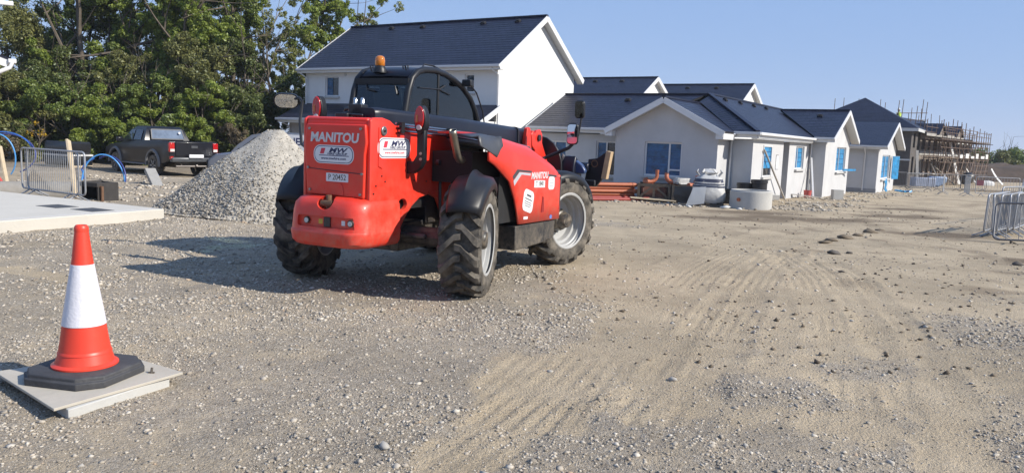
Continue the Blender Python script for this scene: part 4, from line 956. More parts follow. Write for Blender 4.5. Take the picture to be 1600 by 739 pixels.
drainpipe(H1, (aR - .12, eF - .03, ze - .08), 2.9, (.24, .26)); H1.tube('downpipe', [(aR + .12, bF - .08, 4.2), (aR + .12, bF - .08, .2)], .035, GUT); drainpipe(H1, (vL + .1, eF - .03, ze - .08), 0, (.25, .25))
b = MB(); b.tube([H1.P(-25.58, bF - .001, 4.36), H1.P(-25.58, bF - .03, 4.36)], .07, 14); b.build('wall_vent', SOFF, H1.root)
# lean-to along its front
H1.slope('porch_roof', (-28.35, 24.75, 2.33), (-17.15, 24.75, 2.33), (-28.35, bF - .01, 3.06), (-17.15, bF - .01, 3.06), seed=3)
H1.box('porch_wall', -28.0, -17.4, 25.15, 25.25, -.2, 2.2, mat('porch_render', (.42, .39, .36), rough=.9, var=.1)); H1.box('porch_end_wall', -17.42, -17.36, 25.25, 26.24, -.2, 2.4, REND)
H1.box('porch_fascia', -28.35, -17.15, 24.78, 24.82, 2.12, 2.315, UPVC); H1.box('porch_gutter', -28.42, -17.10, 24.66, 24.775, 2.22, 2.33, GUT, bevel=.02); H1.box('porch_soffit', -28.35, -17.15, 24.82, 25.149, 2.12, 2.14, SOFF)
H1.beam('porch_bargeboard', (-17.12, 24.74, 2.24), (-17.12, bF - .01, 2.98), .04, .20, UPVC)
H1.tube('downpipe', [(-28.2, 24.7, 2.24), (-28.15, 24.8, 2.15), (-27.9, 25.08, 1.95), (-27.9, 25.08, .1)], .035, GUT)

# row of bungalows --------------------------------------------------------
BG = Bld('bungalow', 'long grey bungalow with front gable, blue-filmed windows and slate hip roof', (-10.0, 30.5, -.25), TH_G)
zw, z0 = 2.06, -.6
Wn = lambda *a, **k: window(*a, **k)
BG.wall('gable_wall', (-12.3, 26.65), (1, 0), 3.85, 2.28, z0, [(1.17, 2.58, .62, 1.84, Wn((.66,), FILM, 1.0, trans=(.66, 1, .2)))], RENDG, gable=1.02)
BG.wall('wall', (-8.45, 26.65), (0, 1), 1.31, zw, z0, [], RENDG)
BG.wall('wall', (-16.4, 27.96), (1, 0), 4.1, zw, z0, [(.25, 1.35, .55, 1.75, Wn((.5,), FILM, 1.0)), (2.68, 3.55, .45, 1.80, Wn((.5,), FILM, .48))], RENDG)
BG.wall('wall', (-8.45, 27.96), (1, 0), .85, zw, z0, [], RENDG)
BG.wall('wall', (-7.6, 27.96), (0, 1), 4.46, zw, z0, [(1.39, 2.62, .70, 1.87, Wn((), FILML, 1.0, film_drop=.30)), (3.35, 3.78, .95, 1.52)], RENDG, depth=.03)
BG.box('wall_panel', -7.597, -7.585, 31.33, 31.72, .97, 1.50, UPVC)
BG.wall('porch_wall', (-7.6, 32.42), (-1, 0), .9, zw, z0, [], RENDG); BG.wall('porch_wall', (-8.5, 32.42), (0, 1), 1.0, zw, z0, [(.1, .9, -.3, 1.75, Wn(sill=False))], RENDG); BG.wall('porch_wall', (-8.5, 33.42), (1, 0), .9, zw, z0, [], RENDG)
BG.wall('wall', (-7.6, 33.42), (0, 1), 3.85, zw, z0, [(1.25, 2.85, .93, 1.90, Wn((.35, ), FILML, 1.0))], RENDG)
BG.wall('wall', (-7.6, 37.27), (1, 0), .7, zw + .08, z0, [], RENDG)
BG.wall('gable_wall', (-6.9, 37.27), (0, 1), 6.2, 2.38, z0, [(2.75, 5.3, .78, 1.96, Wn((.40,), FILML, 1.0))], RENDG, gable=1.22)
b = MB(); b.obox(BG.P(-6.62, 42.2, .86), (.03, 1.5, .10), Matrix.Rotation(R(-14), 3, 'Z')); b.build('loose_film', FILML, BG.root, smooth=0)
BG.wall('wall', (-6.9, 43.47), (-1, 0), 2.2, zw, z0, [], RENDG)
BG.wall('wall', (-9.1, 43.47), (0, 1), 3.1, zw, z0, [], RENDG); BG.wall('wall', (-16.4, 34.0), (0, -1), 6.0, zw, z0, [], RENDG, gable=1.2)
# roofs: main slope with the front gable crossing it
ze2 = 2.30
BG.slope('roof', (-16.75, 27.62, ze2), (-12.55, 27.62, ze2), (-16.75, 30.85, 3.80), (-12.55, 30.85, 3.80), seed=11)
BG.slope('roof', (-12.55, 27.62, ze2), (-12.54, 27.62, ze2), (-12.55, 30.85, 3.80), (-10.38, 30.85, 3.80), seed=12)
BG.slope('roof', (-8.22, 27.62, ze2), (-7.35, 27.62, ze2), (-10.40, 30.15, 3.475), (-10.2, 30.85, 3.80), seed=13)
BG.slope('roof', (-7.35, 27.62, ze2), (-7.35, 36.95, ze2), (-10.25, 30.85, 3.82), (-10.25, 43.0, 3.82), seed=14)
BG.slope('roof', (-13.2, 43.0, ze2), (-13.2, 34.0, ze2), (-10.25, 43.0, 3.82), (-10.25, 30.85, 3.82), seed=15)
BG.slope('roof', (-10.3, 34.1, ze2), (-16.75, 34.1, ze2), (-10.3, 30.85, 3.80), (-16.75, 30.85, 3.80), seed=16)
# front gable A
ar = -10.38; zr = 3.40
BG.slope('gable_roof', (-12.58, 30.0, 2.27), (-12.58, 26.30, 2.27), (ar, 30.0, zr), (ar, 26.30, zr), seed=17)
BG.slope('gable_roof', (-8.18, 26.30, 2.27), (-8.18, 27.7, 2.27), (ar, 26.30, zr), (ar, 30.0, zr), seed=18)
for x_ in (-12.6, -8.16): BG.beam('bargeboard', (x_, 26.28, 2.16), (ar, 26.28, zr - .09), .035, .20, UPVC)
for x_ in (-12.5, -8.26): BG.beam('verge_soffit', (x_, 26.48, 2.10), (ar, 26.48, zr - .17), .34, .02, SOFF)
BG.box('eave_box', -8.44, -8.17, 26.31, 27.6, 2.0, 2.20, UPVC); BG.box('eave_box', -12.58, -12.31, 26.31, 27.6, 2.0, 2.20, UPVC)
BG.beam('ridge_tiles', (ar, 26.30, zr + .02), (ar, 30.0, zr + .02), .14, .06, SLATE); BG.beam('ridge_tiles', (-16.75, 30.85, 3.82), (-10.25, 30.85, 3.82), .14, .06, SLATE); BG.beam('ridge_tiles', (-10.25, 30.85, 3.84), (-10.25, 43.0, 3.84), .14, .06, SLATE); BG.beam('hip_tiles', (-7.38, 27.64, 2.34), (-10.25, 30.85, 3.85), .16, .05, SLATE)
BG.beam('bargeboard', (-16.77, 27.60, 2.20), (-16.77, 30.85, 3.70), .035, .20, UPVC)
BG.box('fascia', -16.75, -12.62, 27.64, 27.67, 2.10, 2.285, UPVC); BG.box('gutter', -16.78, -12.60, 27.53, 27.635, 2.20, 2.30, GUT, bevel=.02)
BG.box('fascia', -8.2, -7.33, 27.64, 27.67, 2.10, 2.285, UPVC); BG.box('gutter', -8.22, -7.26, 27.53, 27.635, 2.20, 2.30, GUT, bevel=.02)
BG.box('fascia', -7.40, -7.37, 27.64, 36.9, 2.10, 2.285, UPVC); BG.box('gutter', -7.345, -7.24, 27.64, 36.9, 2.20, 2.30, UPVC, bevel=.02); BG.box('soffit', -7.598, -7.40, 27.67, 36.9, 2.065, 2.098, SOFF)
drainpipe(BG, (-8.15, 27.5, 2.22), -.2, (-.20, .38)); 
BG.vents((-7.35, 27.62, ze2), (-7.35, 36.95, ze2), (-10.25, 30.85, 3.82), (-10.25, 43.0, 3.82), [(.10, .86), (.28, .86), (.46, .86), (.64, .86)]); BG.vents((-16.75, 27.62, ze2), (-12.55, 27.62, ze2), (-16.75, 30.85, 3.80), (-12.55, 30.85, 3.80), [(.78, .80)])
# cross gable C
rbC = 40.37; zC = 3.70
BG.slope('gable_roof', (-7.36, 36.95, 2.36), (-6.52, 36.95, 2.36), (-9.75, rbC, zC), (-6.52, rbC, zC), seed=21)
BG.slope('gable_roof', (-6.52, 43.8, 2.36), (-8.6, 43.8, 2.36), (-6.52, rbC, zC), (-9.75, rbC, zC), seed=22)
for y_ in (36.93, 43.82): BG.beam('bargeboard', (-6.50, y_, 2.24), (-6.50, rbC, zC - .09), .035, .20, UPVC)
for y_ in (37.0, 43.74): BG.beam('verge_soffit', (-6.70, y_, 2.17), (-6.70, rbC, zC - .17), .36, .02, SOFF)
BG.box('fascia', -7.36, -6.52, 36.96, 36.99, 2.14, 2.345, UPVC); BG.box('gutter', -7.38, -6.5, 36.86, 36.955, 2.25, 2.35, GUT, bevel=.02); BG.beam('ridge_tiles', (-9.75, rbC, zC + .02), (-6.52, rbC, zC + .02), .14, .06, SLATE)
BG.vents((-7.36, 36.95, 2.36), (-6.52, 36.95, 2.36), (-9.75, rbC, zC), (-6.52, rbC, zC), [(.55, .75)]); BG.tube('downpipe', [(-7.5, 37.2, 2.1), (-7.5, 37.2, -.2)], .035, UPVC)

# next bungalow along the road
DB = Bld('bungalow', 'smaller bungalow gable beyond the long one, window hung with torn blue film', (-7.0, 50.0, -.42), TH_G)
DB.wall('wall', (-9.5, 46.53), (1, 0), 3.61, 1.98, -.8, [], RENDG)
DB.box('plinth', -9.5, -5.87, 46.50, 46.528, -.8, -.18, mat('plinth_grey', (.33, .33, .34), rough=.9, var=.1))
DB.wall('gable_wall', (-5.89, 46.53), (0, 1), 7.7, 2.20, -.8, [(1.7, 5.1, .30, 1.66, Wn((.55,), FILML, 1.0, frame=.07))], RENDG, gable=1.24)
DB.wall('wall', (-5.89, 54.23), (-1, 0), 3.6, 1.98, -.8, [], RENDG); DB.wall('wall', (-9.5, 54.23), (0, -1), 7.7, 1.98, -.8, [], RENDG, gable=1.45)
b = MB(); b.obox(DB.P(-5.66, 52.2, .98), (.05, .80, 1.28), Matrix.Rotation(R(-24), 3, 'Z')); cs = b.build('open_casement', UPVC, DB.root, smooth=0)
b = MB(); b.obox(DB.P(-5.615, 52.2, .93), (.02, .70, 1.36), Matrix.Rotation(R(-24), 3, 'Z')); b.build('protective_film', FILML, cs, smooth=0)
b = MB(); pts = [(-5.83, 49.7, .30), (-5.78, 49.9, .0), (-5.80, 49.7, -.25), (-5.72, 49.9, -.45)]
rings = [[DB.P(a, b_ - .28 * k, z), DB.P(a + .05, b_ + .25 * k, z + .03), DB.P(a + .03, b_ + .25 * k, z - .02), DB.P(a - .02, b_ - .28 * k, z - .02)] for (a, b_, z), k in zip(pts, (1.6, .7, .9, .35))]
b.loft(rings); b.build('torn_film', FILML, DB.root)
zD, rD = 3.54, 50.4
DB.slope('roof', (-9.8, 46.15, 2.16), (-5.45, 46.15, 2.16), (-9.8, rD, zD), (-5.45, rD, zD), seed=31); DB.slope('roof', (-5.45, 54.6, 2.16), (-9.8, 54.6, 2.16), (-5.45, rD, zD), (-9.8, rD, zD), seed=32)
for y_ in (46.13, 54.62): DB.beam('bargeboard', (-5.43, y_, 2.05), (-5.43, rD, zD - .09), .035, .20, UPVC)
for y_ in (46.2, 54.5): DB.beam('verge_soffit', (-5.64, y_, 1.99), (-5.64, rD, zD - .17), .36, .02, SOFF)
DB.box('fascia', -9.8, -5.45, 46.17, 46.20, 1.96, 2.145, UPVC); DB.box('gutter', -9.82, -5.42, 46.06, 46.165, 2.05, 2.15, GUT, bevel=.02)
DB.tube('downpipe', [(-6.55, 46.1, 2.06), (-6.55, 46.2, 1.95), (-6.55, 46.48, 1.75), (-6.55, 46.48, -.3)], .04, UPVC)

# two terraces behind, only their roofs show
def rear_house(label, a0, a1, rbk, zr, half, zeave, seed):
    B = Bld('house', label, ((a0 + a1) / 2, rbk, -.5), TH_G)
    k = (zr - zeave) / half
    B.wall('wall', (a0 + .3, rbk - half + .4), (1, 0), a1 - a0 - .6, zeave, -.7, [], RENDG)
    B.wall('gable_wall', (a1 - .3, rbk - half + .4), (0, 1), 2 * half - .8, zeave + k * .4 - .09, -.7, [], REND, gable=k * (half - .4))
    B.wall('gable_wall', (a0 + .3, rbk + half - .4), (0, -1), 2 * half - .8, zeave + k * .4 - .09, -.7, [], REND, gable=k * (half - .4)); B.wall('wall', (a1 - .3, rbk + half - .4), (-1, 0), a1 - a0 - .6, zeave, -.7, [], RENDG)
    B.slope('roof', (a0, rbk - half, zeave), (a1, rbk - half, zeave), (a0, rbk, zr), (a1, rbk, zr), seed=seed); B.slope('roof', (a1, rbk + half, zeave), (a0, rbk + half, zeave), (a1, rbk, zr), (a0, rbk, zr), seed=seed + 1)
    for s_ in (1, -1): 
        B.beam('bargeboard', (a1 + .02, rbk - s_ * half, zeave - .10), (a1 + .02, rbk, zr - .10), .04, .26, UPVC); B.beam('verge_soffit', (a1 - .15, rbk - s_ * half, zeave - .2), (a1 - .15, rbk, zr - .2), .3, .02, SOFF)
    B.beam('ridge_tiles', (a0, rbk, zr + .02), (a1, rbk, zr + .02), .16, .07, SLATE)
    B.vents((a0, rbk - half, zeave), (a1, rbk - half, zeave), (a0, rbk, zr), (a1, rbk, zr), [(.30, .85), (.52, .85), (.74, .85)], .2); return B
rear_house('far slate-roofed house whose ridge stands just right of the white gable', -30.5, -21.0, 52, 6.42, 4.0, 4.3, 51)
rear_house('far slate-roofed house showing its ridge and white verge above the bungalow', -26.0, -16.0, 58, 6.40, 4.2, 4.2, 55)
# hip-roofed house in blockwork toned dark for shade at the end of the road
FH = Bld('house', 'unfinished shade-dark blockwork house with hipped slate roof left of the scaffolding', (-9.5, 71.0, -.6), TH_G)
FH.wall('wall', (-14.2, 66.0), (1, 0), 8.0, 3.75, -1.2, [], BLOCK); FH.wall('wall', (-6.2, 66.0), (0, 1), 7.0, 3.75, -1.2, [(1.5, 3.0, .2, 1.6), (4.6, 6.0, .2, 1.6), (1.5, 3.0, 2.3, 3.4)], BLOCK); FH.wall('wall', (-14.2, 73.0), (0, -1), 7.0, 3.75, -1.2, [], BLOCK); FH.wall('wall', (-6.2, 73), (-1, 0), 8.0, 3.75, -1.2, [], BLOCK)
FH.slope('roof', (-14.6, 65.6, 3.75), (-5.8, 65.6, 3.75), (-10.2, 69.6, 6.2), (-10.2, 69.6, 6.2), seed=61); FH.slope('roof', (-5.8, 65.6, 3.75), (-5.8, 73.4, 3.75), (-10.2, 69.6, 6.2), (-10.2, 69.6, 6.2), seed=62); FH.slope('roof', (-14.6, 73.4, 3.75), (-14.6, 65.6, 3.75), (-10.2, 69.6, 6.2), (-10.2, 69.6, 6.2), seed=63); FH.slope('roof', (-5.8, 73.4, 3.75), (-14.6, 73.4, 3.75), (-10.2, 69.6, 6.2), (-10.2, 69.6, 6.2), seed=64)
FH.box('fascia', -14.6, -5.8, 65.55, 65.59, 3.50, 3.73, SOFF); FH.box('fascia', -5.79, -5.75, 65.6, 73.4, 3.5, 3.73, SOFF); FH.box('string_course', -14.2, -6.15, 65.93, 65.99, 1.3, 1.42, SOFF)
# corner of a white house at the left edge of the site
LH = thing('house', 'white eaves and verge of a house cut off at the left edge', 'house', (-14.9, 22.0, 0), R(36))
def lbox(nm, x0, x1, y0, y1, z0, z1, m, bev=0):
    b = MB(); b.box(x0, x1, y0, y1, z0, z1); return b.build(nm, m, LH, bevel=bev, smooth=0)
lbox('wall', -6, 0, 0, 5, -.2, 4.7, REND); lbox('gutter', -6, .80, -.42, -.30, 4.86, 4.98, UPVC, .02); lbox('fascia', -6, .42, -.28, -.24, 4.55, 4.90, UPVC); lbox('soffit', -6, .42, -.24, -.01, 4.53, 4.56, SOFF)
b = MB(); b.add([(-6, -.3, 4.94), (.5, -.3, 4.94), (.5, 2.5, 6.5), (-6, 2.5, 6.5), (-6, 5.3, 4.94), (.5, 5.3, 4.94)], [(0, 1, 2, 3), (3, 2, 5, 4), (1, 5, 2), (0, 3, 4)]); b.build('roof', SLATE, LH, smooth=0)
b = MB(); b.beam((-1.2, -.30, 3.95), (.62, -.30, 3.30), .05, .24); b.build('bargeboard', UPVC, LH, smooth=0)
b = MB(); b.add([(-1.2, -.34, 4.10), (.66, -.34, 3.44), (.66, 1.0, 3.44), (-1.2, 1.0, 4.10), (-1.2, -.34, 4.04), (.66, -.34, 3.38), (.66, 1.0, 3.38), (-1.2, 1.0, 4.04)], [(0, 1, 2, 3), (7, 6, 5, 4), (0, 4, 5, 1), (1, 5, 6, 2), (2, 6, 7, 3), (3, 7, 4, 0)]); b.build('porch_roof', SLATE, LH, smooth=0)
b = MB(); b.box(.62, .82, -.40, 1.0, 3.30, 3.42); b.build('gutter', UPVC, LH, bevel=.02); b = MB(); b.tube([(.72, -.36, 3.32), (.66, -.36, 3.18), (.4, -.36, 3.04), (-.3, -.34, 2.86)], .055, 8); b.build('downpipe', UPVC, LH)

# ------------------------------------------------------------------ trees and hedge
BARK = mat('bark', (.13, .105, .08), rough=.95, var=.35, scale=5, bump=.4, bscale=18)
TWIG = mat('pale_twig', (.26, .235, .20), rough=.9, var=.25, scale=5)
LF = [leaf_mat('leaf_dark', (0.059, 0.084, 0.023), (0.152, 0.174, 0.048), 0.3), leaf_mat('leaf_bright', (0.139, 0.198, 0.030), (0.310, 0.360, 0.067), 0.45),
      leaf_mat('leaf_olive', (0.092, 0.103, 0.032), (0.238, 0.234, 0.078), 0.35), leaf_mat('leaf_mid', (0.092, 0.138, 0.030), (0.231, 0.276, 0.063), 0.4), leaf_mat('leaf_brown', (.10, .075, .045), (.22, .175, .11), .2), leaf_mat('leaf_spring', (0.158, 0.186, 0.048), (0.317, 0.318, 0.103), 0.45),
      leaf_mat('leaf_yellow', (.45, .27, .02), (.65, .42, .03), .3)]
def leaves(cl, n, size, rng, outward=.6):
    # cl: array of clumps (x, y, z, r); leaves gather near the skin of each clump
    cl = np.asarray(cl, float); p = cl[:, 3] ** 2; p /= p.sum()
    i = rng.choice(len(cl), n, p=p); d = rng.normal(size=(n, 3)); d /= np.linalg.norm(d, axis=1)[:, None]
    rr = cl[i, 3] * (.35 + .72 * rng.uniform(size=n) ** .6)
    c = cl[i, :3] + d * rr[:, None] * np.array([1, 1, .82])
    nrm = d * outward + rng.normal(size=(n, 3)) * .6 + np.array([0, 0, .25]); nrm /= np.linalg.norm(nrm, axis=1)[:, None]
    a = np.cross(nrm, rng.normal(size=(n, 3))); a /= np.linalg.norm(a, axis=1)[:, None]; b = np.cross(nrm, a)
    s = size * rng.uniform(.6, 1.35, n)[:, None]; w_ = s * rng.uniform(.35, .6, n)[:, None]
    tip = c + a * s; l_ = c + b * w_ + a * s * .1; r_ = c - b * w_ + a * s * .1; base = c - a * s * .8
    v = np.stack([base, r_, tip, l_], 1).reshape(-1, 3); f = np.arange(n * 4).reshape(-1, 4)
    return v, f
def limb(b, p, d, L, r, rng, depth, tips, bend=.35, n=5):
    pts = [Vector(p)]; rs = [r]; d = Vector(d).normalized()
    for i in range(n):
        d = (d + Vector(rng.normal(size=3) * bend * .35) + Vector((0, 0, .05))).normalized(); pts.append(pts[-1] + d * L / n); rs.append(r * (1 - .75 * (i + 1) / n))
    b.tube(pts, rs, 5 if depth else 7)
    tips.append((pts[-1], r)); 
    if depth < 2:
        for k in range(3 if depth else 5):
            j = rng.integers(2, n + 1); dd = (d + Vector(rng.normal(size=3) * .75) + Vector((0, 0, .2))).normalized()
            limb(b, pts[j], dd, L * rng.uniform(.4, .62), rs[j] * .75 + .004, rng, depth + 1, tips, bend)
def tree(name, label, cat, x, y, h, rx, lm, n, size, seed, trunk=.16, low=.18, sparse=0.0, group=None, clumps=26, twig=False, taper=.35):
    rng = np.random.default_rng(seed); t = thing(name, label, cat, (x, y, tz(x, y) - .05), rng.uniform(0, 6), group)
    b = MB(); tips = []
    if trunk:
        limb(b, (0, 0, 0), (rng.normal() * .06, rng.normal() * .06, 1), h * .86, trunk, rng, 0, tips, .22, 8)
        for k in range(4):
            z = h * rng.uniform(low + .08, max(.65, low + .1)); a = rng.uniform(0, 2 * math.pi); limb(b, (0, 0, z), (math.cos(a), math.sin(a), .75), rx * rng.uniform(.7, 1.15), trunk * .34, rng, 1, tips, .4)
        b.build('trunk', TWIG if twig else BARK, t, smooth=60, fix=False)
    cl = []
    for k in range(clumps):
        u = rng.uniform(low, .97); a = rng.uniform(0, 2 * math.pi)
        prof = math.sin(math.pi * min(1, max(0.06, (u - low) / (1 - low)) ** .7 * .93 + .05)) ** .6
        rad = rx * prof * math.sqrt(rng.uniform(.1, 1)); cl.append((rad * math.cos(a), rad * math.sin(a), u * h, rx * rng.uniform(.20, .40) * (1 - .35 * sparse)))
    if sparse: cl += [(p.x, p.y, p.z, rx * .16) for p, r in tips if p.z > h * .3]
    cl = [c for c in cl if c[2] > c[3] * .4]
    sub = []
    for c in cl:
        for k in range(6):
            d = rng.normal(size=3); d /= np.linalg.norm(d); sub.append((c[0] + d[0] * c[3] * .8, c[1] + d[1] * c[3] * .8, max(.1, c[2] + d[2] * c[3] * .7), c[3] * rng.uniform(.28, .55)))
    v, f = leaves(sub, int(n * 3.7), size * .60, rng)
    v[:, 2] = np.maximum(v[:, 2], .02)
    inst('crown', np_mesh('crown', v, f, lm), t); return t
G = 'trees along the site boundary'
tree('ivy_tree', 'broad dark olive tree at the far left edge of the picture', 'tree', -24.3, 38.0, 7.0, 3.2, LF[2], 12000, .13, 101, group=G, low=.1)
tree('pine_tree', 'dark tree with drooping bare-tipped branches high at the top left', 'tree', -22.3, 40.5, 11.5, 2.7, LF[0], 9000, .14, 102, trunk=.12, low=.35, sparse=.2, group=G)
tree('ivy_tree', 'tall tree with ivy-clad trunk left of the brightest green tree', 'tree', -20.9, 39.0, 11.5, 2.1, LF[3], 13000, .13, 103, trunk=.2, low=.1, group=G)
tree('ash_tree', 'tall bright green tree above the roof of the dark pickup', 'tree', -18.3, 40.0, 11.3, 2.9, LF[1], 15000, .13, 104, trunk=.2, low=.30, sparse=.5, group=G)
tree('ash_tree', 'bright green bushy tree right of the tallest green crown', 'tree', -16.2, 39.6, 9.8, 2.4, LF[1], 13000, .13, 105, trunk=.18, low=.25, sparse=.3, group=G)
tree('ivy_tree', 'dark ivy-covered tree between bright leaves and bare grey twigs', 'tree', -15.2, 41.6, 10.2, 2.0, LF[3], 10000, .12, 106, trunk=.2, low=.1, group=G)
tree('birch_tree', 'thin grey twiggy tree with sparse leaves against the sky', 'tree', -14.0, 43.0, 9.6, 1.9, LF[5], 3600, .10, 107, trunk=.11, low=.2, sparse=1, twig=True, group=G)
tree('birch_tree', 'slender half-bare tree standing left of the leafy tree by the house', 'tree', -12.7, 43.6, 9.2, 1.7, LF[5], 4200, .11, 108, trunk=.11, low=.2, sparse=1, twig=True, group=G)
tree('ash_tree', 'leafy green tree rising behind the left end of the white house', 'tree', -11.3, 45.5, 10.2, 2.5, LF[1], 9500, .13, 109, trunk=.2, low=.25, sparse=.6, group=G)
tree('ash_tree', 'light green crown showing just above the slate roof edge', 'tree', -9.4, 47.5, 8.9, 2.0, LF[5], 5500, .12, 110, trunk=.16, low=.25, sparse=.6, group=G)
tree('ash_tree', 'mid green tree at the back between the ivy trunk and the tallest crown', 'tree', -20.3, 44.0, 9.6, 3.0, LF[3], 12000, .14, 121, trunk=.14, low=.08, group=G)
tree('ash_tree', 'mid green tree at the back behind the bushy bright tree', 'tree', -17.0, 44.5, 9.0, 2.8, LF[3], 11000, .14, 122, trunk=.14, low=.08, group=G)
tree('ivy_tree', 'dark green tree at the back on the far left below the open sky', 'tree', -25.0, 43.5, 7.8, 3.2, LF[3], 11000, .14, 123, trunk=.14, low=.06, group=G)
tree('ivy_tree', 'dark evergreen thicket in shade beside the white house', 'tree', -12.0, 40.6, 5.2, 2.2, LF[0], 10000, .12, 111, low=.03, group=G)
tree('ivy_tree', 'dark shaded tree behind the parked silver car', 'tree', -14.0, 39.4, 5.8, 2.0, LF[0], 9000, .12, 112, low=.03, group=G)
tree('willow_tree', 'grey-leaved tall shrub between the green trees and the dark thicket', 'tree', -15.2, 37.6, 6.0, 1.9, LF[2], 8000, .12, 113, low=.04, group=G)
G2 = 'hedge bushes behind the parked vehicles'
for i, (x, y, h, rx, lm, lab) in enumerate([(-24.2, 33.8, 3.6, 2.0, LF[3], 'mid green hedge bush cut by the left edge of the picture'), (-22.0, 34.3, 3.7, 1.9, LF[2], 'olive hedge bush behind the blue water pipe coil'),
        (-19.9, 34.8, 3.5, 1.9, LF[3], 'green hedge bush behind the black wrapped pallets'), (-18.0, 35.6, 3.6, 1.9, LF[1], 'bright green hedge bush left of the dark pickup'),
        (-16.2, 35.4, 3.7, 1.9, LF[3], 'hedge bush right behind the cab of the dark pickup'), (-14.4, 36.0, 3.6, 1.8, LF[1], 'yellowish green hedge bush behind the tailgate of the pickup'),
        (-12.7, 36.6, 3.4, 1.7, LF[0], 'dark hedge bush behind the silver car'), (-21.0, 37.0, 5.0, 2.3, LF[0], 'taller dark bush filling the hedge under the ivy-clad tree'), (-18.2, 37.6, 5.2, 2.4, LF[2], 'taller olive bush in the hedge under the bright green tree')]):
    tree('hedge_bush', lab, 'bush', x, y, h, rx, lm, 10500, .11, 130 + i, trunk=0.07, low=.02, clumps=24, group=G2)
tree('gorse_bush', 'small gorse bush with orange yellow blossom in the hedge', 'bush', -20.0, 32.6, 1.9, .45, LF[6], 45, .08, 150, trunk=.03, low=.6, clumps=5)
tree('bramble', 'brown dead bramble at the foot of the hedge behind the blue coil', 'bush', -22.2, 32.2, 1.5, 1.5, LF[4], 3500, .07, 151, trunk=.02, low=.02, clumps=16)
tree('bramble', 'brown dry brush behind the tow bar of the pickup', 'bush', -12.6, 34.8, 1.7, 1.2, LF[4], 2600, .07, 152, trunk=.02, low=.02, clumps=12)
# beyond the site on the right
for i, (x, y, h, rx, lm, lab) in enumerate([(62.5, 104.5, 4.2, 4.0, LF[2], 'olive bush at the right end of the scaffolding'), (67, 107, 4.6, 5.5, LF[3], 'dark green hedge tree left of the pale one on the far right'), (74, 110, 5.0, 4.5, LF[5], 'pale green round tree on the skyline at far right'), (80, 111, 4.6, 5, LF[3], 'green tree touching the right edge of the picture')]):
    tree('hedge_tree', lab, 'tree', x, y, h, rx, lm, 5000, .30, 160 + i, trunk=.2, low=.05, clumps=24)
b = MB()
rg = random.Random(3)
hx = np.linspace(-300, 1500, 40)
def hill(nm, y0, base, amp, sc, col, seed):
    rows = []
    for j in range(6):
        yy = y0 + j * 260; rows.append([(x * y0 / 700, yy, -40 + (base + amp * float(fbm(np.array([x * sc + seed]), np.array([j * .6 + seed]), 4)[0])) * math.sin(math.pi * (j + .02) / 5)) for x in np.linspace(-600, 2600, 90)])
    bb = MB(); bb.loft(rows, cap=False, closed=False)
    tag(bb.build(nm, col, None, smooth=80), kind='structure')
HILLM = mat('hill_ground', (.045, .065, .04), rough=1, var=.4, scale=.006)
hill('hills', 2100, 44, 22, .004, HILLM, 3)
hill('hills', 1100, 33, 12, .006, HILLM, 9)

# ------------------------------------------------------------------ vehicles
CARB = mat('black_paint', (.008, .008, .012), rough=.30, var=.1, coat=.15, spec=.4, dirt=.12, dirtcol=(.10, .09, .08))
CARS = mat('silver_paint', (.30, .33, .40), rough=.35, metal=.5, var=.05, coat=.4)
CGLS = mat('car_glass', (.02, .03, .05), rough=.04, spec=1.0, var=.1)
FLARE = mat('grey_flare', (.17, .17, .18), rough=.5, var=.1, dirt=.2)
def car_wheel(parent, x, y, r, w_, side):
    F = Matrix(((1, 0, 0, 0), (0, 0, side, 0), (0, 1, 0, 0), (0, 0, 0, 1))); T = Matrix.Translation((x, y, r))
    b = MB(); b.lathe([(r * .62, w_ * .5), (r * .8, w_ * .55), (r * .95, w_ * .5), (r, w_ * .3), (r, -w_ * .3), (r * .95, -w_ * .5), (r * .62, -w_ * .5)], 28, T @ F); wh = b.build('wheel', RUB, parent)
    b = MB(); b.lathe([(r * .62, w_ * .45), (r * .58, w_ * .40), (r * .52, w_ * .2), (r * .2, w_ * .28), (0, w_ * .3)], 24, T @ F)
    b.build('rim', GREYD, wh)
    b = MB()
    for k in range(6):
        t = 2 * math.pi * k / 6; d = Vector((math.cos(t), math.sin(t), 0)); p = (T @ F) @ (d * r * .12 + Vector((0, 0, w_ * .34))); q = (T @ F) @ (d * r * .58 + Vector((0, 0, w_ * .36))); b.beam(p, q, .05, .05)
    b.build('spokes', mat('alloy', (.35, .35, .36), rough=.35, metal=.7), wh)['kind'] = 'stuff'
PK = thing('pickup_truck', 'black double-cab pickup with grey wheel arches parked against the hedge', 'pickup', (-12.16, 28.2, tz(-12.16, 28.2)), R(140))
def prismY(prof, y0, y1, name, m, bev=.03, par=None, taper=0): 
    b = MB(); b.prism(prof, y0, y1, 'y'); return b.build(name, m, par or PK, bevel=bev, seg=3)
arch = lambda cx, r, z0: [(cx + r * math.cos(R(a)), z0 + r * math.sin(R(a))) for a in range(180, -1, -20)]
lowp = [(-1.22, .62), (-1.20, 1.24), (-.2, 1.26), (.70, 1.24), (2.55, 1.10), (3.4, 1.03), (3.82, .90), (3.88, .62), (3.80, .42)] + [(3.0 + .44 * math.cos(R(a)), .42 + .44 * math.sin(R(a))) for a in range(0, 181, 20)] + [(.46, .42)] + [(0 + .44 * math.cos(R(a)), .42 + .44 * math.sin(R(a))) for a in range(0, 181, 20)] + [(-.9, .50)]
o = prismY(lowp, -.88, .88, 'body', CARB, .05)
bool_cut(o, [MB().box(-1.12, .62, -.80, .80, .80, 1.5)])
def ring(z, x0, x1, hw): return [Vector((x0, -hw, z)), Vector((x1, -hw * .92, z)), Vector((x1 + .06, 0, z)), Vector((x1, hw * .92, z)), Vector((x0, hw, z)), Vector((x0 - .03, 0, z))]
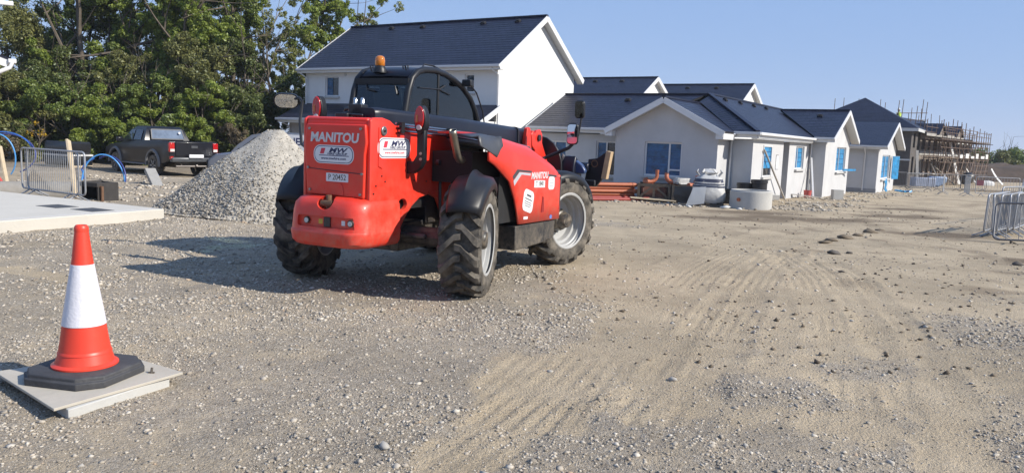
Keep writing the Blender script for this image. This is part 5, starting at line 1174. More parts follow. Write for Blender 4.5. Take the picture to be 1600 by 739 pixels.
b = MB(); b.loft([ring(1.10, .66, 2.75, .84), ring(1.24, .70, 2.55, .83), ring(1.62, .84, 2.02, .70), ring(1.73, 1.0, 1.80, .62), ring(1.75, 1.1, 1.65, .5)]); cab_ = b.build('cab', CARB, PK, smooth=40)
def gl(pts, nm='side_glass', m=CGLS): 
    b = MB(); b.add(pts, [tuple(range(len(pts)))]); return b.build(nm, m, PK, smooth=0)
for s_ in (1, -1):
    def yy(z): return s_ * (np.interp(z, [1.24, 1.62], [.83, .70]) + .012)
    gl([(.98, yy(1.24), 1.24), (1.55, yy(1.24), 1.24), (1.55, yy(1.60), 1.60), (1.02, yy(1.60), 1.60)]); gl([(1.62, yy(1.24), 1.24), (2.36, yy(1.24) * .97, 1.24), (1.96, yy(1.60) * .98, 1.60), (1.62, yy(1.60), 1.60)])
b = MB(); b.beam((.640, -.60, 1.30), (.775, -.56, 1.62), .03, .05); b.beam((.640, .60, 1.30), (.775, .56, 1.62), .03, .05); b.beam((.775, -.56, 1.63), (.775, .56, 1.63), .03, .04); b.beam((.64, -.62, 1.29), (.64, .62, 1.29), .03, .04); b.build('rear_window_frame', FLARE, PK)
gl([(.632, -.60, 1.30), (.632, .60, 1.30), (.765, .56, 1.62), (.765, -.56, 1.62)], 'rear_window', mat('bright_glass', (.16, .20, .27), rough=.05, spec=1.0, var=.35, scale=3))
b = MB(); b.tube([(.64, -.42, 1.52), (.63, -.42, 1.52)], .045, 12); b.build('round_sticker', WHT, PK)
for s_ in (1, -1):
    for cx in (0, 3.0):
        rings = []
        for a in range(-8, 189, 14):
            t = R(a); rings.append([Vector((cx + rr * math.cos(t), s_ * yv, .42 + rr * math.sin(t))) for rr, yv in ((.44, .84), (.44, .925), (.50, .935), (.535, .88))])
        b = MB(); b.loft(rings); b.build('wheel_arch', FLARE, PK, smooth=50)
        car_wheel(PK, cx, s_ * .78, .37, .24, s_)
    b = MB(); b.box(.55, 2.45, s_ * .90 - .05, s_ * .90 + .05, .37, .42); b.build('side_step', FLARE, PK, bevel=.015)
    b = MB(); b.box(-1.245, -1.12, min(s_ * .70, s_ * .89), max(s_ * .70, s_ * .89), .88, 1.20); b.build('tail_lamp', LENS, PK, bevel=.02)
    b = MB(); b.box(-1.25, -1.22, min(s_ * .71, s_ * .86), max(s_ * .71, s_ * .86), .90, .99); b.build('tail_lamp_clear', LENSW, PK)
    b = MB(); b.box(-1.30, -1.2, min(s_ * .78, s_ * .88), max(s_ * .78, s_ * .88), .64, .74); b.build('rear_reflector', LENS, PK)
    b = MB(); b.obox((2.35, s_ * 1.0, 1.22), (.12, .22, .17)); b.build('door_mirror', CARB, PK, bevel=.03)
b = MB(); b.box(-1.245, -1.215, -.68, .68, .74, 1.23); tg_ = b.build('tailgate', CARB, PK, bevel=.02)
b = MB(); b.obox((-1.252, 0, 1.06), (.02, .24, .09)); b.build('tailgate_handle', GREYD, tg_, bevel=.008)
b = MB(); b.box(-1.36, -1.18, -.86, .86, .54, .70); b.build('rear_bumper', mat('chrome_dull', (.12, .125, .135), rough=.35, metal=.7), PK, bevel=.03)
b = MB(); b.box(-1.40, -1.365, -.26, .26, .70, .81); b.build('number_plate', WHT, PK)
b = MB(); b.tube([(-1.34, -.72, .40), (-1.34, .72, .40)], .03, 8); b.tube([(-1.3, .0, .40), (-1.42, .0, .44)], .03, 8); b.tube([(-1.34, -.5, .40), (-1.15, -.5, .55)], .025, 6); b.tube([(-1.34, .5, .40), (-1.15, .5, .55)], .025, 6); b.build('tow_bar', mat('tow_steel', (.17, .15, .14), rough=.5, metal=.5), PK)
b = MB(); b.box(-1.0, 3.6, -.55, .55, .34, .55); b.build('underbody', BLKM, PK)
SV = thing('car', 'silver car half hidden behind the grey stone heap', 'car', (-8.45, 27.9, tz(-8.45, 27.9)), R(166))
prf = [(-1.7, .35), (-1.75, .95), (1.2, 1.02), (1.9, .92), (2.25, .72), (2.28, .35)]
b = MB(); b.prism(prf, -.88, .88, 'y'); b.build('body', CARS, SV, bevel=.08, seg=3)
top = [(-1.72, .96), (-1.45, 1.58), (-.9, 1.70), (0, 1.71), (.5, 1.62), (1.02, 1.28), (1.32, 1.0)]
b = MB(); b.loft([[Vector((x, -.85, z)) for x, z in top], [Vector((x * .98, -.70, z + .0)) if z < 1.1 else Vector((x * .96, -.66, z)) for x, z in top], [Vector((x * .96, 0, z + .04)) for x, z in top], [Vector((x * .98, .70, z)) if z < 1.1 else Vector((x * .96, .66, z)) for x, z in top], [Vector((x, .85, z)) for x, z in top]], cap=True, closed=False); b.build('roof', CARS, SV, smooth=50)
for s_ in (1, -1):
    b = MB(); P_ = [(-1.3, 1.05), (-1.15, 1.52), (-.3, 1.60), (-.3, 1.05)]; Q_ = [(-.24, 1.05), (-.24, 1.60), (.36, 1.54), (.80, 1.25), (.98, 1.05)]
    for pl_ in (P_, Q_): b.add([(x, s_ * .862, z) for x, z in pl_], [tuple(range(len(pl_)))])
    b.build('side_glass', CGLS, SV, smooth=0)['kind'] = 'stuff'
    b = MB(); b.obox((.85, s_ * .98, 1.08), (.12, .2, .15)); b.build('door_mirror', BLK, SV, bevel=.03)
    for cx in (-1.15, 1.45): car_wheel(SV, cx, s_ * .78, .32, .2, s_)

# ------------------------------------------------------------------ site clutter, left
def T(x, y, dz=0): return (x, y, tz(x, y) + dz)
CONC = mat('slab_concrete', (.60, .565, .50), rough=.9, var=.07, scale=1.5, bump=.12, bscale=30, dirt=.18, dirtcol=(.44, .40, .34))
CONC2 = mat('pale_concrete', (.52, .51, .48), rough=.92, var=.10, scale=3, bump=.2, bscale=24, dirt=.25, dirtcol=(.36, .33, .28))
b = MB(); b.prism([(-6.47, 14.42), (-8.16, 10.9), (-9.4, 8.4), (-16.0, 11.5), (-13.3, 17.95)], -.25, .195, 'z'); sl = b.build('concrete_slab', CONC, None, bevel=.018); tag(sl, kind='structure')
b = MB(); b.prism([(-6.62, 14.36), (-8.28, 10.9), (-9.5, 8.4), (-9.58, 8.44), (-8.36, 10.94), (-6.70, 14.40)], .196, .1975, 'z'); b.build('trowelled_edge', mat('edge_concrete', (.64, .62, .59), rough=.85, var=.05), sl)
for (x, y, w_, l_) in ((-8.30, 14.15, .62, .42), (-7.46, 13.78, .62, .42)):
    m = Matrix.Rotation(R(-28), 3, 'Z'); b = MB(); b.obox((x, y, .196), (w_, l_, .008), m); cv = b.build('access_cover', mat('cover_iron', (.10, .10, .105), rough=.6, metal=.4, var=.2), sl)
GALV = mat('galvanised', (.38, .39, .41), rough=.45, metal=.35, var=.18, scale=8)
GALVD = mat('shade_dark_galvanised', (.13, .13, .14), rough=.5, metal=.3, var=.2, scale=8)  # darker copy of the galvanised steel, shade put into its colour
bar_mesh = {}
def barrier(label, loc, rz, m=GALV, L=2.3, H=1.08, tilt=0.0, roll=0.0, group='steel crowd barriers on the site', nb=13):
    t = thing('crowd_barrier', label, 'barrier', loc, 0, group)
    t.rotation_euler = (tilt, roll, rz)
    key = (m.name, L, H)
    if key not in bar_mesh:
        r = .10; pts = []
        for cx, cz, a0 in ((L / 2 - r, H - r, 0), (-L / 2 + r, H - r, 90), (-L / 2 + r, .17 + r, 180), (L / 2 - r, .17 + r, 270)):
            for i in range(6): a = R(a0 + 90 * i / 5); pts.append((cx + r * math.cos(a), 0, cz + r * math.sin(a)))
        bar_mesh[key] = (MB().tube(pts, .020, 8, closed=True).mesh('frame', m, 60), MB().tube([(0, 0, .18), (0, 0, H - .01)], .0075, 6).mesh('bar', m, 60), MB().tube([(0, -.28, .015), (0, -.24, .03), (0, 0, .16), (0, .24, .03), (0, .28, .015)], .017, 6).mesh('foot', m, 60))
    f, b_, ft = bar_mesh[key]
    inst('frame', f, t)
    for i in range(nb): inst('bar', b_, t, Matrix.Translation((-L / 2 + L * (i + 1) / (nb + 1), 0, 0)))
    for s_ in (-.36, .36): inst('foot', ft, t, Matrix.Translation((L * s_, 0, 0)))
    return t
gB = 'steel crowd barriers by the concrete slab'
barrier('grey steel barrier on the concrete slab, the nearer of two side by side', (-10.24, 17.42, .0), math.atan2(17.0 - 18.3, -9.2 + 11.25), L=2.42, H=1.10, group=gB)
barrier('grey steel barrier just behind the nearer one by the slab', (-10.46, 17.56, .0), math.atan2(17.0 - 18.3, -9.2 + 11.25), L=2.42, H=1.10, group=gB)
def one(name, mb, m, label, cat, group=None, bevel=0.0, loc=None, smooth=35):
    o = mb.build(name, m, None, bevel=bevel, smooth=smooth)
    if loc: o.location = loc
    return tag(o, label, cat, group)
PALEW = mat('pale_timber', (.60, .49, .34), rough=.8, var=.16, scale=7)
b = MB(); b.beam((0, 0, 0), (-.10, -.05, 1.28), .15, .035, (1, 0, 0)); o = one('timber_plank', MB().beam((-.05, 0, 0), (-.44, .45, 1.25), .15, .04, (1, 0, 0)), PALEW, 'pale timber plank leaning on the barriers by the slab', 'plank', loc=T(-9.62, 17.2, .1))
one('timber_plank', MB().beam((0, 0, 0), (-.22, .1, 1.0), .14, .04, (1, 0, 0)), PALEW, 'pale timber plank at the left edge under the blue coil', 'plank', loc=T(-14.05, 21.6, .0))
BLUE = mat('blue_pipe', (.02, .13, .52), rough=.35, var=.12); BLUEL = mat('pale_blue_pipe', (.08, .32, .72), rough=.35, var=.12); BLUED = mat('deep_blue_pipe', (.03, .05, .26), rough=.4, var=.15)
def arc(cx, cz, rx, rz, a0, a1, y0, y1, n=22): return [(cx + rx * math.cos(R(a0 + (a1 - a0) * i / n)), y0 + (y1 - y0) * i / n, cz + rz * math.sin(R(a0 + (a1 - a0) * i / n))) for i in range(n + 1)]
c1 = thing('water_pipe_coil', 'loose blue water pipe coil standing at the left edge', 'pipe coil', T(-15.55, 24.4))
MB().tube(arc(-.35, .68, .92, .62, -60, 190, 0, .3), .021, 8).build('loop', BLUED, c1, smooth=60); MB().tube(arc(-.45, .60, .52, .70, -50, 150, -.1, -.25), .021, 8).build('loop', BLUEL, c1, smooth=60); MB().tube(arc(-.40, .70, .88, .66, 20, 200, .12, .0), .021, 8).build('loop', BLUE, c1, smooth=60)
c2 = thing('water_pipe_coil', 'half-buried blue water pipe hoop in front of the pickup', 'pipe coil', T(-12.5, 23.9))
MB().tube(arc(-.05, .0, .58, .80, -4, 186, .1, -.2), .022, 8).build('loop', BLUEL, c2, smooth=60); MB().tube(arc(-.02, .02, .64, .74, -6, 120, -.05, .3), .020, 8).build('loop', BLUED, c2, smooth=60); MB().tube([(-.72, .1, .0), (-.80, .12, .32), (-.70, .15, .52), (-.45, .2, .66)], .020, 8).build('tail', BLUE, c2, smooth=60)
one('pipe_offcut', MB().tube([(0, 0, .02), (.18, .1, .16)], .028, 8), BLUE, 'short blue pipe offcut sticking up before the pickup', 'pipe', loc=T(-11.7, 25.2))
REDST = mat('red_marker', (.60, .06, .05), rough=.5, var=.1)
one('marker_stake', MB().tube([(0, 0, .02), (.52, .12, .07)], .032, 8), REDST, 'red stake lying behind the barriers by the slab', 'stake', loc=T(-10.85, 18.5, .02))
one('marker_stake', MB().tube([(0, 0, .5), (.36, -.1, .05)], .04, 8), REDST, 'red stake leaning below the blue coil at the left edge', 'stake', loc=T(-14.1, 21.0, .02))
PACK = mat('black_wrap', (.020, .021, .025), rough=.30, var=.3, scale=3, bump=.6, bscale=7, spec=.6)
pk = thing('wrapped_pallet', 'black plastic-wrapped pallet of blocks in front of the hedge', 'pallet', T(-17.45, 30.6), R(-28)); pk.scale = (.80, .9, .92)
def blob(name, sx, sy, z0, z1, m, par, seed, cx=0, cy=0):
    rg = random.Random(seed); rings = []
    for z, k in ((z0, .96), (z0 + .05, 1), ((z0 + z1) / 2, 1.02), (z1 - .06, 1.0), (z1, .93)):
        rings.append([Vector((cx + x + rg.uniform(-.025, .025), cy + y + rg.uniform(-.025, .025), z + rg.uniform(-.015, .015))) for x, y in [(p * k, q * k) for p, q in rrect(sx, sy, .12, 4)]])
    b = MB(); b.loft(rings); return b.build(name, m, par, smooth=40)
blob('wrapped_stack', 2.0, 1.1, .10, .48, PACK, pk, 1); blob('wrapped_stack', 1.9, 1.05, .56, 1.08, PACK, pk, 2, -.03)
b = MB(); b.box(-1.0, 1.0, -.55, .55, .485, .555); b.build('white_wrap_band', mat('white_wrap', (.62, .62, .62), rough=.5, var=.2), pk); b = MB(); b.box(-1.0, 1.0, -.5, .5, 0, .095); b.build('pallet_base', PALEW, pk)
b = MB(); b.lathe([(.23, 0), (.28, 0), (.28, 1.9), (.32, 1.92), (.32, 2.05), (.23, 2.05)], 28, Matrix.Rotation(R(90), 4, 'Y'), closed=True); cp = one('concrete_pipe', b, mat('old_concrete', (.30, .28, .25), rough=.9, var=.2, scale=4, dirt=.3, dirtcol=(.2, .16, .12)), 'grey concrete pipe lying in the trench behind the barriers', 'pipe', loc=T(-13.3, 19.6, .20)); cp.rotation_euler = (0, 0, R(27))
b = MB()
sf = thing('manhole_frame', 'dark steel manhole frame over the open hole beside the barriers', 'manhole frame', T(-9.5, 17.9, -.08), R(-25)); sf.scale = (.66, .66, .95)
for x0, x1, y0, y1, z0, z1, nm in ((-.42, -.36, -.4, .4, 0, .52, 'frame_side'), (.36, .42, -.4, .4, 0, .50, 'frame_side'), (-.36, .36, .34, .40, 0, .5, 'frame_back'), (-.46, .46, -.46, -.38, .40, .50, 'frame_lintel'), (-.36, .36, -.38, .34, .44, .47, 'frame_plate')):
    b = MB(); b.box(x0, x1, y0, y1, z0, z1); b.build(nm, mat('grimy_steel', (.055, .050, .048), rough=.65, metal=.3, var=.3), sf, bevel=.008)
b = MB(); b.tube([(.50, -.3, 0), (.50, -.3, .42)], .05, 8); b.tube([(.50, -.3, .40), (.2, -.36, .42)], .03, 6); b.build('rusty_post', RUST, sf)
b = MB(); b.obox((0, 0, 0), (.95, .30, .14), Matrix.Rotation(R(30), 3, 'Y')); o = one('kerb_stone', b, mat('kerb_grey', (.34, .33, .31), rough=.9, var=.15, dirt=.2), 'grey kerb stone tipped on the gravel in front of the pickup', 'kerb stone', bevel=.01, loc=T(-10.75, 23.3, .18)); o.rotation_euler = (0, 0, R(-50))
sg = thing('site_sign', 'white board with dark letters half hidden behind the stone heap', 'sign', T(-7.3, 26.6), R(-8))
b = MB(); b.box(-.6, .6, -.02, .02, 1.15, 1.70); sb_ = b.build('board', WHT, sg); text_obj('NEW', .34, NAVY, 'lettering', sb_, frame_mat((1, 0, 0), (0, 0, 1), (0, -1, 0), (-.02, -.021, 1.46)), offset=.008, extrude=.001)
b = MB(); b.tube([(-.5, .03, 0), (-.5, .03, 1.7)], .03, 8); b.build('post', PALEW, sg); b = MB(); b.tube([(.5, .03, 0), (.5, .03, 1.7)], .03, 8); b.build('post', PALEW, sg)
# traffic cone on boards ----------------------------------------------------
CX, CY = -2.74, 4.93; za = tz(CX, CY)
PLY = mat('weathered_ply', (.50, .455, .38), rough=.85, var=.10, scale=4, bump=.12, bscale=20, dirt=.15, dirtcol=(.36, .33, .29))
b = MB(); b.prism([(-.62, .03), (.14, -.60), (.56, .17), (-.06, .55)], .062, .080, 'z'); o = one('plywood_board', b, PLY, 'weathered plywood board under the traffic cone', 'board', bevel=.003, loc=(CX, CY, za)); 
b = MB(); b.prism([(-.40, -.02), (.20, -.56), (.50, .10), (-.02, .46)], -.06, .060, 'z'); one('concrete_cover', b, CONC2, 'grey concrete chamber cover below the plywood board', 'cover slab', bevel=.006, loc=(CX, CY, za))
b = MB(); b.tube([(0, 0, 0), (.0, .01, .035)], .008, 6); b.tube([(-.02, 0, .004), (.02, 0, .004)], .006, 6); one('bolt', b, BLKM, 'small bolt standing on the plywood right of the cone', 'bolt', loc=(CX + .37, CY + .12, za + .081))
zc = za + .0805
CONE = thing('traffic_cone', 'orange and white traffic cone with black octagonal base on a board', 'traffic cone', (CX - .02, CY + .03, zc), R(-12))
KO = mat('cone_orange', (.80, .060, .030), rough=.42, var=.07, scale=4, spec=.45, dirt=.22, dirtcol=(.5, .2, .12)); KW = mat('cone_sleeve', (.78, .77, .82), rough=.42, var=.06, scale=30, dirt=.22, dirtcol=(.46, .42, .40), bump=.15, bscale=60); KB = mat('cone_rubber', (.052, .052, .056), rough=.7, var=.2, scale=8, bump=.2, bscale=40, dirt=.25, dirtcol=(.17, .16, .15))
def octa(s, c): return [(s - c, -s), (s, -s + c), (s, s - c), (s - c, s), (-s + c, s), (-s, s - c), (-s, -s + c), (-s + c, -s)]
b = MB(); rings = []
for s_, z in ((.300, 0), (.300, .042), (.286, .045), (.284, .068), (.27, .075)): rings.append([Vector((x, y, z)) for x, y in octa(s_, .115)])
b.loft(rings); b.build('base', KB, CONE, bevel=.006)
KS = .96
def kr(z): return float(np.interp(z, [.08, .10, .17, .25, .36, .76, 1.0], [.190, .176, .156, .143, .128, .066, .040]))
def klathe(z0, z1, out=0.0, n=40):
    zs = np.linspace(z0, z1, 8); return [((kr(z) + out), z * KS) for z in zs]
b = MB(); b.lathe([(.18, .075), (.198, .077), (.198, .087), (.186, .095)] + klathe(.105, .165) + [(kr(.167) + .004, .167 * KS), (kr(.18) + .004, .178 * KS), (kr(.185), .184 * KS)] + klathe(.19, .36) + klathe(.37, .985) + [(.034, .985 * KS), (.042, .985 * KS), (.043, 1.005 * KS), (.040, 1.02 * KS), (.032, 1.03 * KS), (.025, 1.03 * KS), (.023, 1.0 * KS)], 40); b.build('cone_body', KO, CONE, smooth=40)
b = MB(); b.lathe([(kr(.357), .357 * KS)] + klathe(.36, .765, .0035) + [(kr(.767), .767 * KS)], 40); b.build('reflective_sleeve', KW, CONE, smooth=40)

# ------------------------------------------------------------------ materials stacked by the bungalows
CLAY = mat('clay_pipe', (.46, .13, .055), rough=.55, var=.12, scale=5); CLAYD = mat('dark_red_pipe', (.32, .035, .025), rough=.55, var=.12)
pipe_me = {}
def pmesh(m, L, r):
    k = (m.name, L, r)
    if k not in pipe_me: pipe_me[k] = MB().lathe([(r * .86, 0), (r, 0), (r, L * .93), (r * 1.22, L * .935), (r * 1.22, L), (r * .86, L)], 14, Matrix.Rotation(R(90), 4, 'Y'), closed=True).mesh('drain_pipe', m, 40)
    return pipe_me[k]
px_, py_ = 1.75, 26.55; ang = R(22); dv = Vector((math.cos(ang), math.sin(ang), 0)); sd = Vector((-dv.y, dv.x, 0)); zb_ = tz(3.0, 27.2)
k = 0
for row in range(5):
    for c in range(5 - row // 2):
        if row == 4 and c > 2: continue
        o = bpy.data.objects.new('drain_pipe', pmesh(CLAYD if row == 0 else CLAY, 2.75, .058)); link(o)
        p = Vector((px_, py_, zb_ + .06 + row * .112)) + sd * (c * .13 + (row % 2) * .06) + dv * random.uniform(-.07, .07); o.location = p; o.rotation_euler = (0, 0, ang + random.uniform(-.012, .012))
        tag(o, 'dark red drain pipe at the bottom of the pile beside the telehandler' if row == 0 else 'orange clay drain pipe in the pile beside the telehandler front wheel', 'drain pipe', 'dark red drain pipes at the bottom of the pile' if row == 0 else 'orange drain pipes stacked by the bungalow'); k += 1
for i in range(3):
    o = bpy.data.objects.new('drain_pipe', pmesh(CLAYD, 2.75, .058)); link(o); o.location = Vector((2.1, 26.1 - .16 * i, tz(3.2, 26.5) + .06)); o.rotation_euler = (0, 0, R(20 + 2 * i))
    tag(o, 'dark red drain pipe lying on the ground before the orange pile', 'drain pipe', 'dark red drain pipes on the ground before the pile')
one('timber_board', MB().beam((-.75, .05, .12), (.78, -.05, .06), .42, .03), PALEW, 'pale board lying on the ground before the timber crates', 'board', loc=T(4.75, 26.7))
CRW = mat('crate_timber', (.13, .105, .08), rough=.9, var=.25, scale=8)
def crate(label, x, y, rz, wrap=False):
    t = thing('pallet_crate', label, 'crate', T(x, y), rz, None)
    W, D, H = 1.05, .9, .62
    for sx in (-1, 1):
        for sy in (-1, 1): MB().box(sx * W / 2 - .04, sx * W / 2 + .04, sy * D / 2 - .04, sy * D / 2 + .04, 0, H).build('corner_post', CRW, t, smooth=0)
    for z in (.10, .56):
        for sy in (-1, 1): MB().box(-W / 2 + .041, W / 2 - .041, sy * D / 2 - .015, sy * D / 2 + .015, z - .05, z + .05).build('rail', CRW, t, smooth=0)
        for sx in (-1, 1): MB().box(sx * W / 2 - .015, sx * W / 2 + .015, -D / 2 + .041, D / 2 - .041, z - .05, z + .05).build('rail', CRW, t, smooth=0)
    for sy in (-1, 1):
        MB().box(-.04, .04, sy * D / 2 - .012, sy * D / 2 + .012, .152, .508).build('slat', CRW, t, smooth=0)
        MB().beam((-W / 2 + .06, sy * D / 2, .16), (-.06, sy * D / 2, .50), .022, .07).build('brace', CRW, t, smooth=0); MB().beam((W / 2 - .06, sy * D / 2, .16), (.06, sy * D / 2, .50), .022, .07).build('brace', CRW, t, smooth=0)
    MB().box(-W / 2 + .05, W / 2 - .05, -D / 2 + .05, D / 2 - .05, .05, .09).build('floor', CRW, t, smooth=0)
    blob('contents', W - .16, D - .16, .095, .52, mat('crate_load', (.16, .07, .05), rough=.8, var=.4, scale=9) if not wrap else PACK, t, 5)
    return t
crate('brown timber crate full of orange pipe fittings, left of the dark wrapped one', 4.95, 27.45, R(-14)); cw2 = crate('timber crate with dark plastic wrap hanging on its front, beside the bulk bag', 6.05, 26.95, R(-14), True)
b = MB(); rgw = random.Random(4); nx_ = 10; vs = [(-.5 + i * .1, -.47 - rgw.uniform(0, .03), .58 - j * .11 - (rgw.uniform(0, .05) if j == 5 else 0)) for j in range(6) for i in range(nx_ + 1)]
b.add(vs, [(j * 11 + i, j * 11 + i + 1, (j + 1) * 11 + i + 1, (j + 1) * 11 + i) for j in range(5) for i in range(nx_)]); b.build('hanging_wrap', PACK, cw2, smooth=40)
def bend(label, x, y, z, rz, up=.0, s=1.0, tilt=0):
    b = MB(); pts = [(-.22, 0, 0), (-.08, 0, 0), (.02, 0, .03), (.10, 0, .10), (.14, 0, .20), (.14, 0, .30 + up)]
    b.tube([(p[0] * s, p[1] * s, p[2] * s) for p in pts], .065 * s, 10); b.tube([(-.24 * s, 0, 0), (-.14 * s, 0, 0)], .08 * s, 10)
    o = one('pipe_bend', b, CLAY, label, 'pipe fitting', loc=T(x, y, z), smooth=60); o.rotation_euler = (tilt, 0, rz); return o
bend('orange pipe bend with its end pointing up on the left crate', 4.85, 27.3, .66, .3, .12); bend('orange pipe bend lying at the left end of the left crate', 4.62, 27.5, .62, 2.4, 0, 1.1, 1.2)
bend('orange pipe bend tilted at the right end of the left crate', 5.42, 27.15, .66, 2.8, 0, 1.15, .5); bend('orange pipe bend standing on the dark wrapped crate', 6.15, 26.75, .62, .6, 0, 1.1); bend('orange pipe bend beside the white bag on the dark crate', 6.45, 26.85, .58, 3.4, 0, 1.0, .9)
blob('x', .1, .1, 0, .1, PACK, None, 1) if False else None
SACK = mat('grey_sack', (.50, .49, .47), rough=.6, var=.14, scale=5, bump=.5, bscale=12)
o = blob('sand_bag', .55, .34, 0, .20, SACK, None, 8); tag(o, 'pale sack lying on the crates between the orange bends', 'sack'); o.location = T(5.78, 26.95, .64); o.rotation_euler = (0, 0, .3)
# bulk bag
bb = thing('bulk_bag', 'pale bulk bag with navy bands tied at the top on a pallet', 'bulk bag', T(6.35, 25.55), R(-10))
def bagring(z, w_, d_, j, seed):
    rg = random.Random(seed); return [Vector((x + rg.uniform(-j, j), y + rg.uniform(-j, j), z + rg.uniform(-j, j) * .6)) for x, y in rrect(w_, d_, min(w_, d_) * .30, 5)]
BAG = mat('bag_fabric', (.56, .55, .53), rough=.55, var=.16, scale=4, bump=.7, bscale=9, dirt=.15)
NAVB = mat('navy_fabric', (.030, .036, .075), rough=.6, var=.2)
b = MB(); b.loft([bagring(.13, .92, .86, .012, 1), bagring(.20, 1.04, .96, .02, 2), bagring(.40, 1.08, 1.0, .025, 3), bagring(.60, 1.0, .94, .02, 4), bagring(.70, .94, .88, .015, 5), bagring(.82, .86, .8, .02, 6), bagring(.93, .80, .72, .02, 7), bagring(.99, .58, .54, .02, 8), bagring(1.05, .42, .40, .03, 9), bagring(1.12, .50, .46, .05, 10), bagring(1.20, .36, .34, .05, 11)]); b.build('bag', BAG, bb, smooth=50)
for z, w1, w2, h_ in ((.635, 1.01, .985, .05), (.72, .965, .935, .035), (.80, .91, .85, .10)):
    b = MB(); b.loft([bagring(z, w1, w1 * .935, .006, 20), bagring(z + h_, w2, w2 * .93, .006, 21)], cap=False); b.build('navy_band', NAVB, bb, smooth=50)
for sx in (-1, 1):
    b = MB(); b.tube([(sx * .30, -.2, .98), (sx * .40, -.25, 1.12), (sx * .36, 0, 1.18), (sx * .40, .22, 1.1), (sx * .30, .2, .98)], .022, 6); b.build('lifting_loop', BAG, bb, smooth=60)
b = MB(); b.add([(-.50, -.52, .62), (-.10, -.53, .66), (-.14, -.60, .12), (-.72, -.66, .02)], [(0, 1, 2, 3)]); b.build('loose_sheet', glass_mat('clear_sheet', (.8, .8, .8), .15, .3, (.6, .6, .58), .45), bb)
for i in range(3): MB().box(-.52, .52, -.48 + i * .40, -.36 + i * .40, 0, .09).build('pallet_bearer', CRW, bb, smooth=0)
for i in range(5): MB().box(-.5 + i * .21, -.36 + i * .21, -.5, .5, .091, .115).build('pallet_board', CRW, bb, smooth=0)
# chamber rings and concrete ring
BPL = mat('black_chamber', (.016, .016, .018), rough=.45, var=.2, spec=.5)
def tub(label, x, y, r, h, z=0):
    prof = [(r * .92, 0), (r, .0), (r, h * .12), (r * 1.04, h * .13), (r * 1.04, h * .2), (r, h * .21), (r, h * .5), (r * 1.03, h * .51), (r * 1.03, h * .56), (r, h * .57), (r, h * .86), (r * 1.07, h * .87), (r * 1.07, h), (r * .92, h)]
    return one('inspection_chamber', MB().lathe(prof, 24, closed=True), BPL, label, 'drain chamber', 'black drain chambers', loc=T(x, y, z), smooth=40)
tub('tallest black drain chamber just behind the concrete ring', 8.55, 27.3, .27, .86); tub('middle black drain chamber standing left of the tallest one', 8.10, 27.5, .25, .74); tub('lowest black drain chamber beside the bulk bag', 7.55, 27.4, .36, .50)
b = MB(); b.lathe([(.54, 0), (.655, 0), (.655, .56), (.62, .57), (.62, .60), (.54, .60)], 48, closed=True); o = one('concrete_ring', b, CONC2, 'grey concrete manhole ring with a round hole in its side', 'concrete ring', loc=T(7.58, 24.95, -.01))
hole = MB().lathe([(0, -.3), (.085, -.3), (.085, .3), (0, .3)], 20, Matrix.Translation((-.47, -.40, .33)) @ Matrix.Rotation(math.atan2(-.40, -.47), 4, 'Z') @ Matrix.Rotation(R(90), 4, 'Y'))
bool_cut(o, [hole]); o.data.materials.clear() if False else None
b = MB(); b.tube([(-.49, -.42, .29), (-.60, -.51, .29)], .06, 12); one('pipe_stub', MB().tube([(0, 0, 0), (-.1, -.085, 0)], .055, 12), CLAY, 'orange pipe end seen in the hole of the concrete ring', 'pipe', loc=(7.58 - .44, 24.95 - .38, tz(7.58, 24.95) + .30))
for i, (x, y, s) in enumerate(((6.6, 24.35, .13), (7.05, 24.25, .07), (5.55, 24.6, .05))):
    o = inst('white_rubble', smesh[i], None); o.location = T(x, y, s * .3); o.scale = (s * 1.5, s, s); o.data = o.data.copy(); o.data.materials.clear(); o.data.materials.append(mat('white_foam', (.72, .72, .70), rough=.8)); tag(o, ('large white foam lump between the bulk bag and the concrete ring', 'small white lump at the foot of the concrete ring', 'tiny white scrap before the bulk bag')[i], 'rubble')
# props, boards and buckets along the wall
GREYT = mat('weathered_timber', (.40, .375, .34), rough=.85, var=.18, scale=8)
def ab_w(a, b_, z): return D1 * a + D2 * b_ + Vector((0, 0, z))
def prop(label, p, q, w_, h_, m, nm='timber_prop'):
    p = Vector(p); q = Vector(q); o = MB().beam((0, 0, 0), q - p, w_, h_).build(nm, m, None, smooth=0); o.location = p; return tag(o, label, 'timber')
prop('long pale batten leaning across the first blue window', T(10.85, 31.25, .02), ab_w(-7.53, 29.25, 1.70), .06, .04, GREYT)
prop('white batten leaning in the corner of the cross gable', T(13.15, 34.3, .02), ab_w(-7.45, 37.15, 1.42), .07, .05, UPVC); prop('thinner grey batten beside the white one in the corner', T(12.9, 34.1, .02), ab_w(-7.50, 37.2, .95), .04, .03, GREYT)
prop('grey board lying on the rubble before the porch', T(11.0, 33.1, .22), T(13.1, 33.5, .06), .22, .04, GREYT, 'timber_board'); prop('short grey board propped at the porch of the bungalow', T(10.3, 32.3, .03), T(11.3, 33.0, .28), .16, .03, GREYT, 'timber_board')
b = MB(); b.lathe([(.0, 0), (.14, 0), (.17, .30), (.18, .30), (.18, .32), (.155, .32), (.135, .02), (0, .02)], 20); one('bucket', b, mat('pinkish_red', (.55, .10, .09), rough=.5, var=.15), 'red bucket standing at the wall beside the leaning battens', 'bucket', loc=T(12.85, 34.2))
one('concrete_block', MB().box(-.22, .22, -.15, .15, 0, .42), CONC2, 'upright grey concrete block at the corner of the cross gable', 'block', bevel=.01, loc=T(13.9, 33.6)); one('concrete_block', MB().box(-.22, .22, -.11, .11, 0, .2), CONC2, 'grey concrete block lying in the rubble by the first window', 'block', bevel=.01, loc=T(10.1, 30.4, .02))
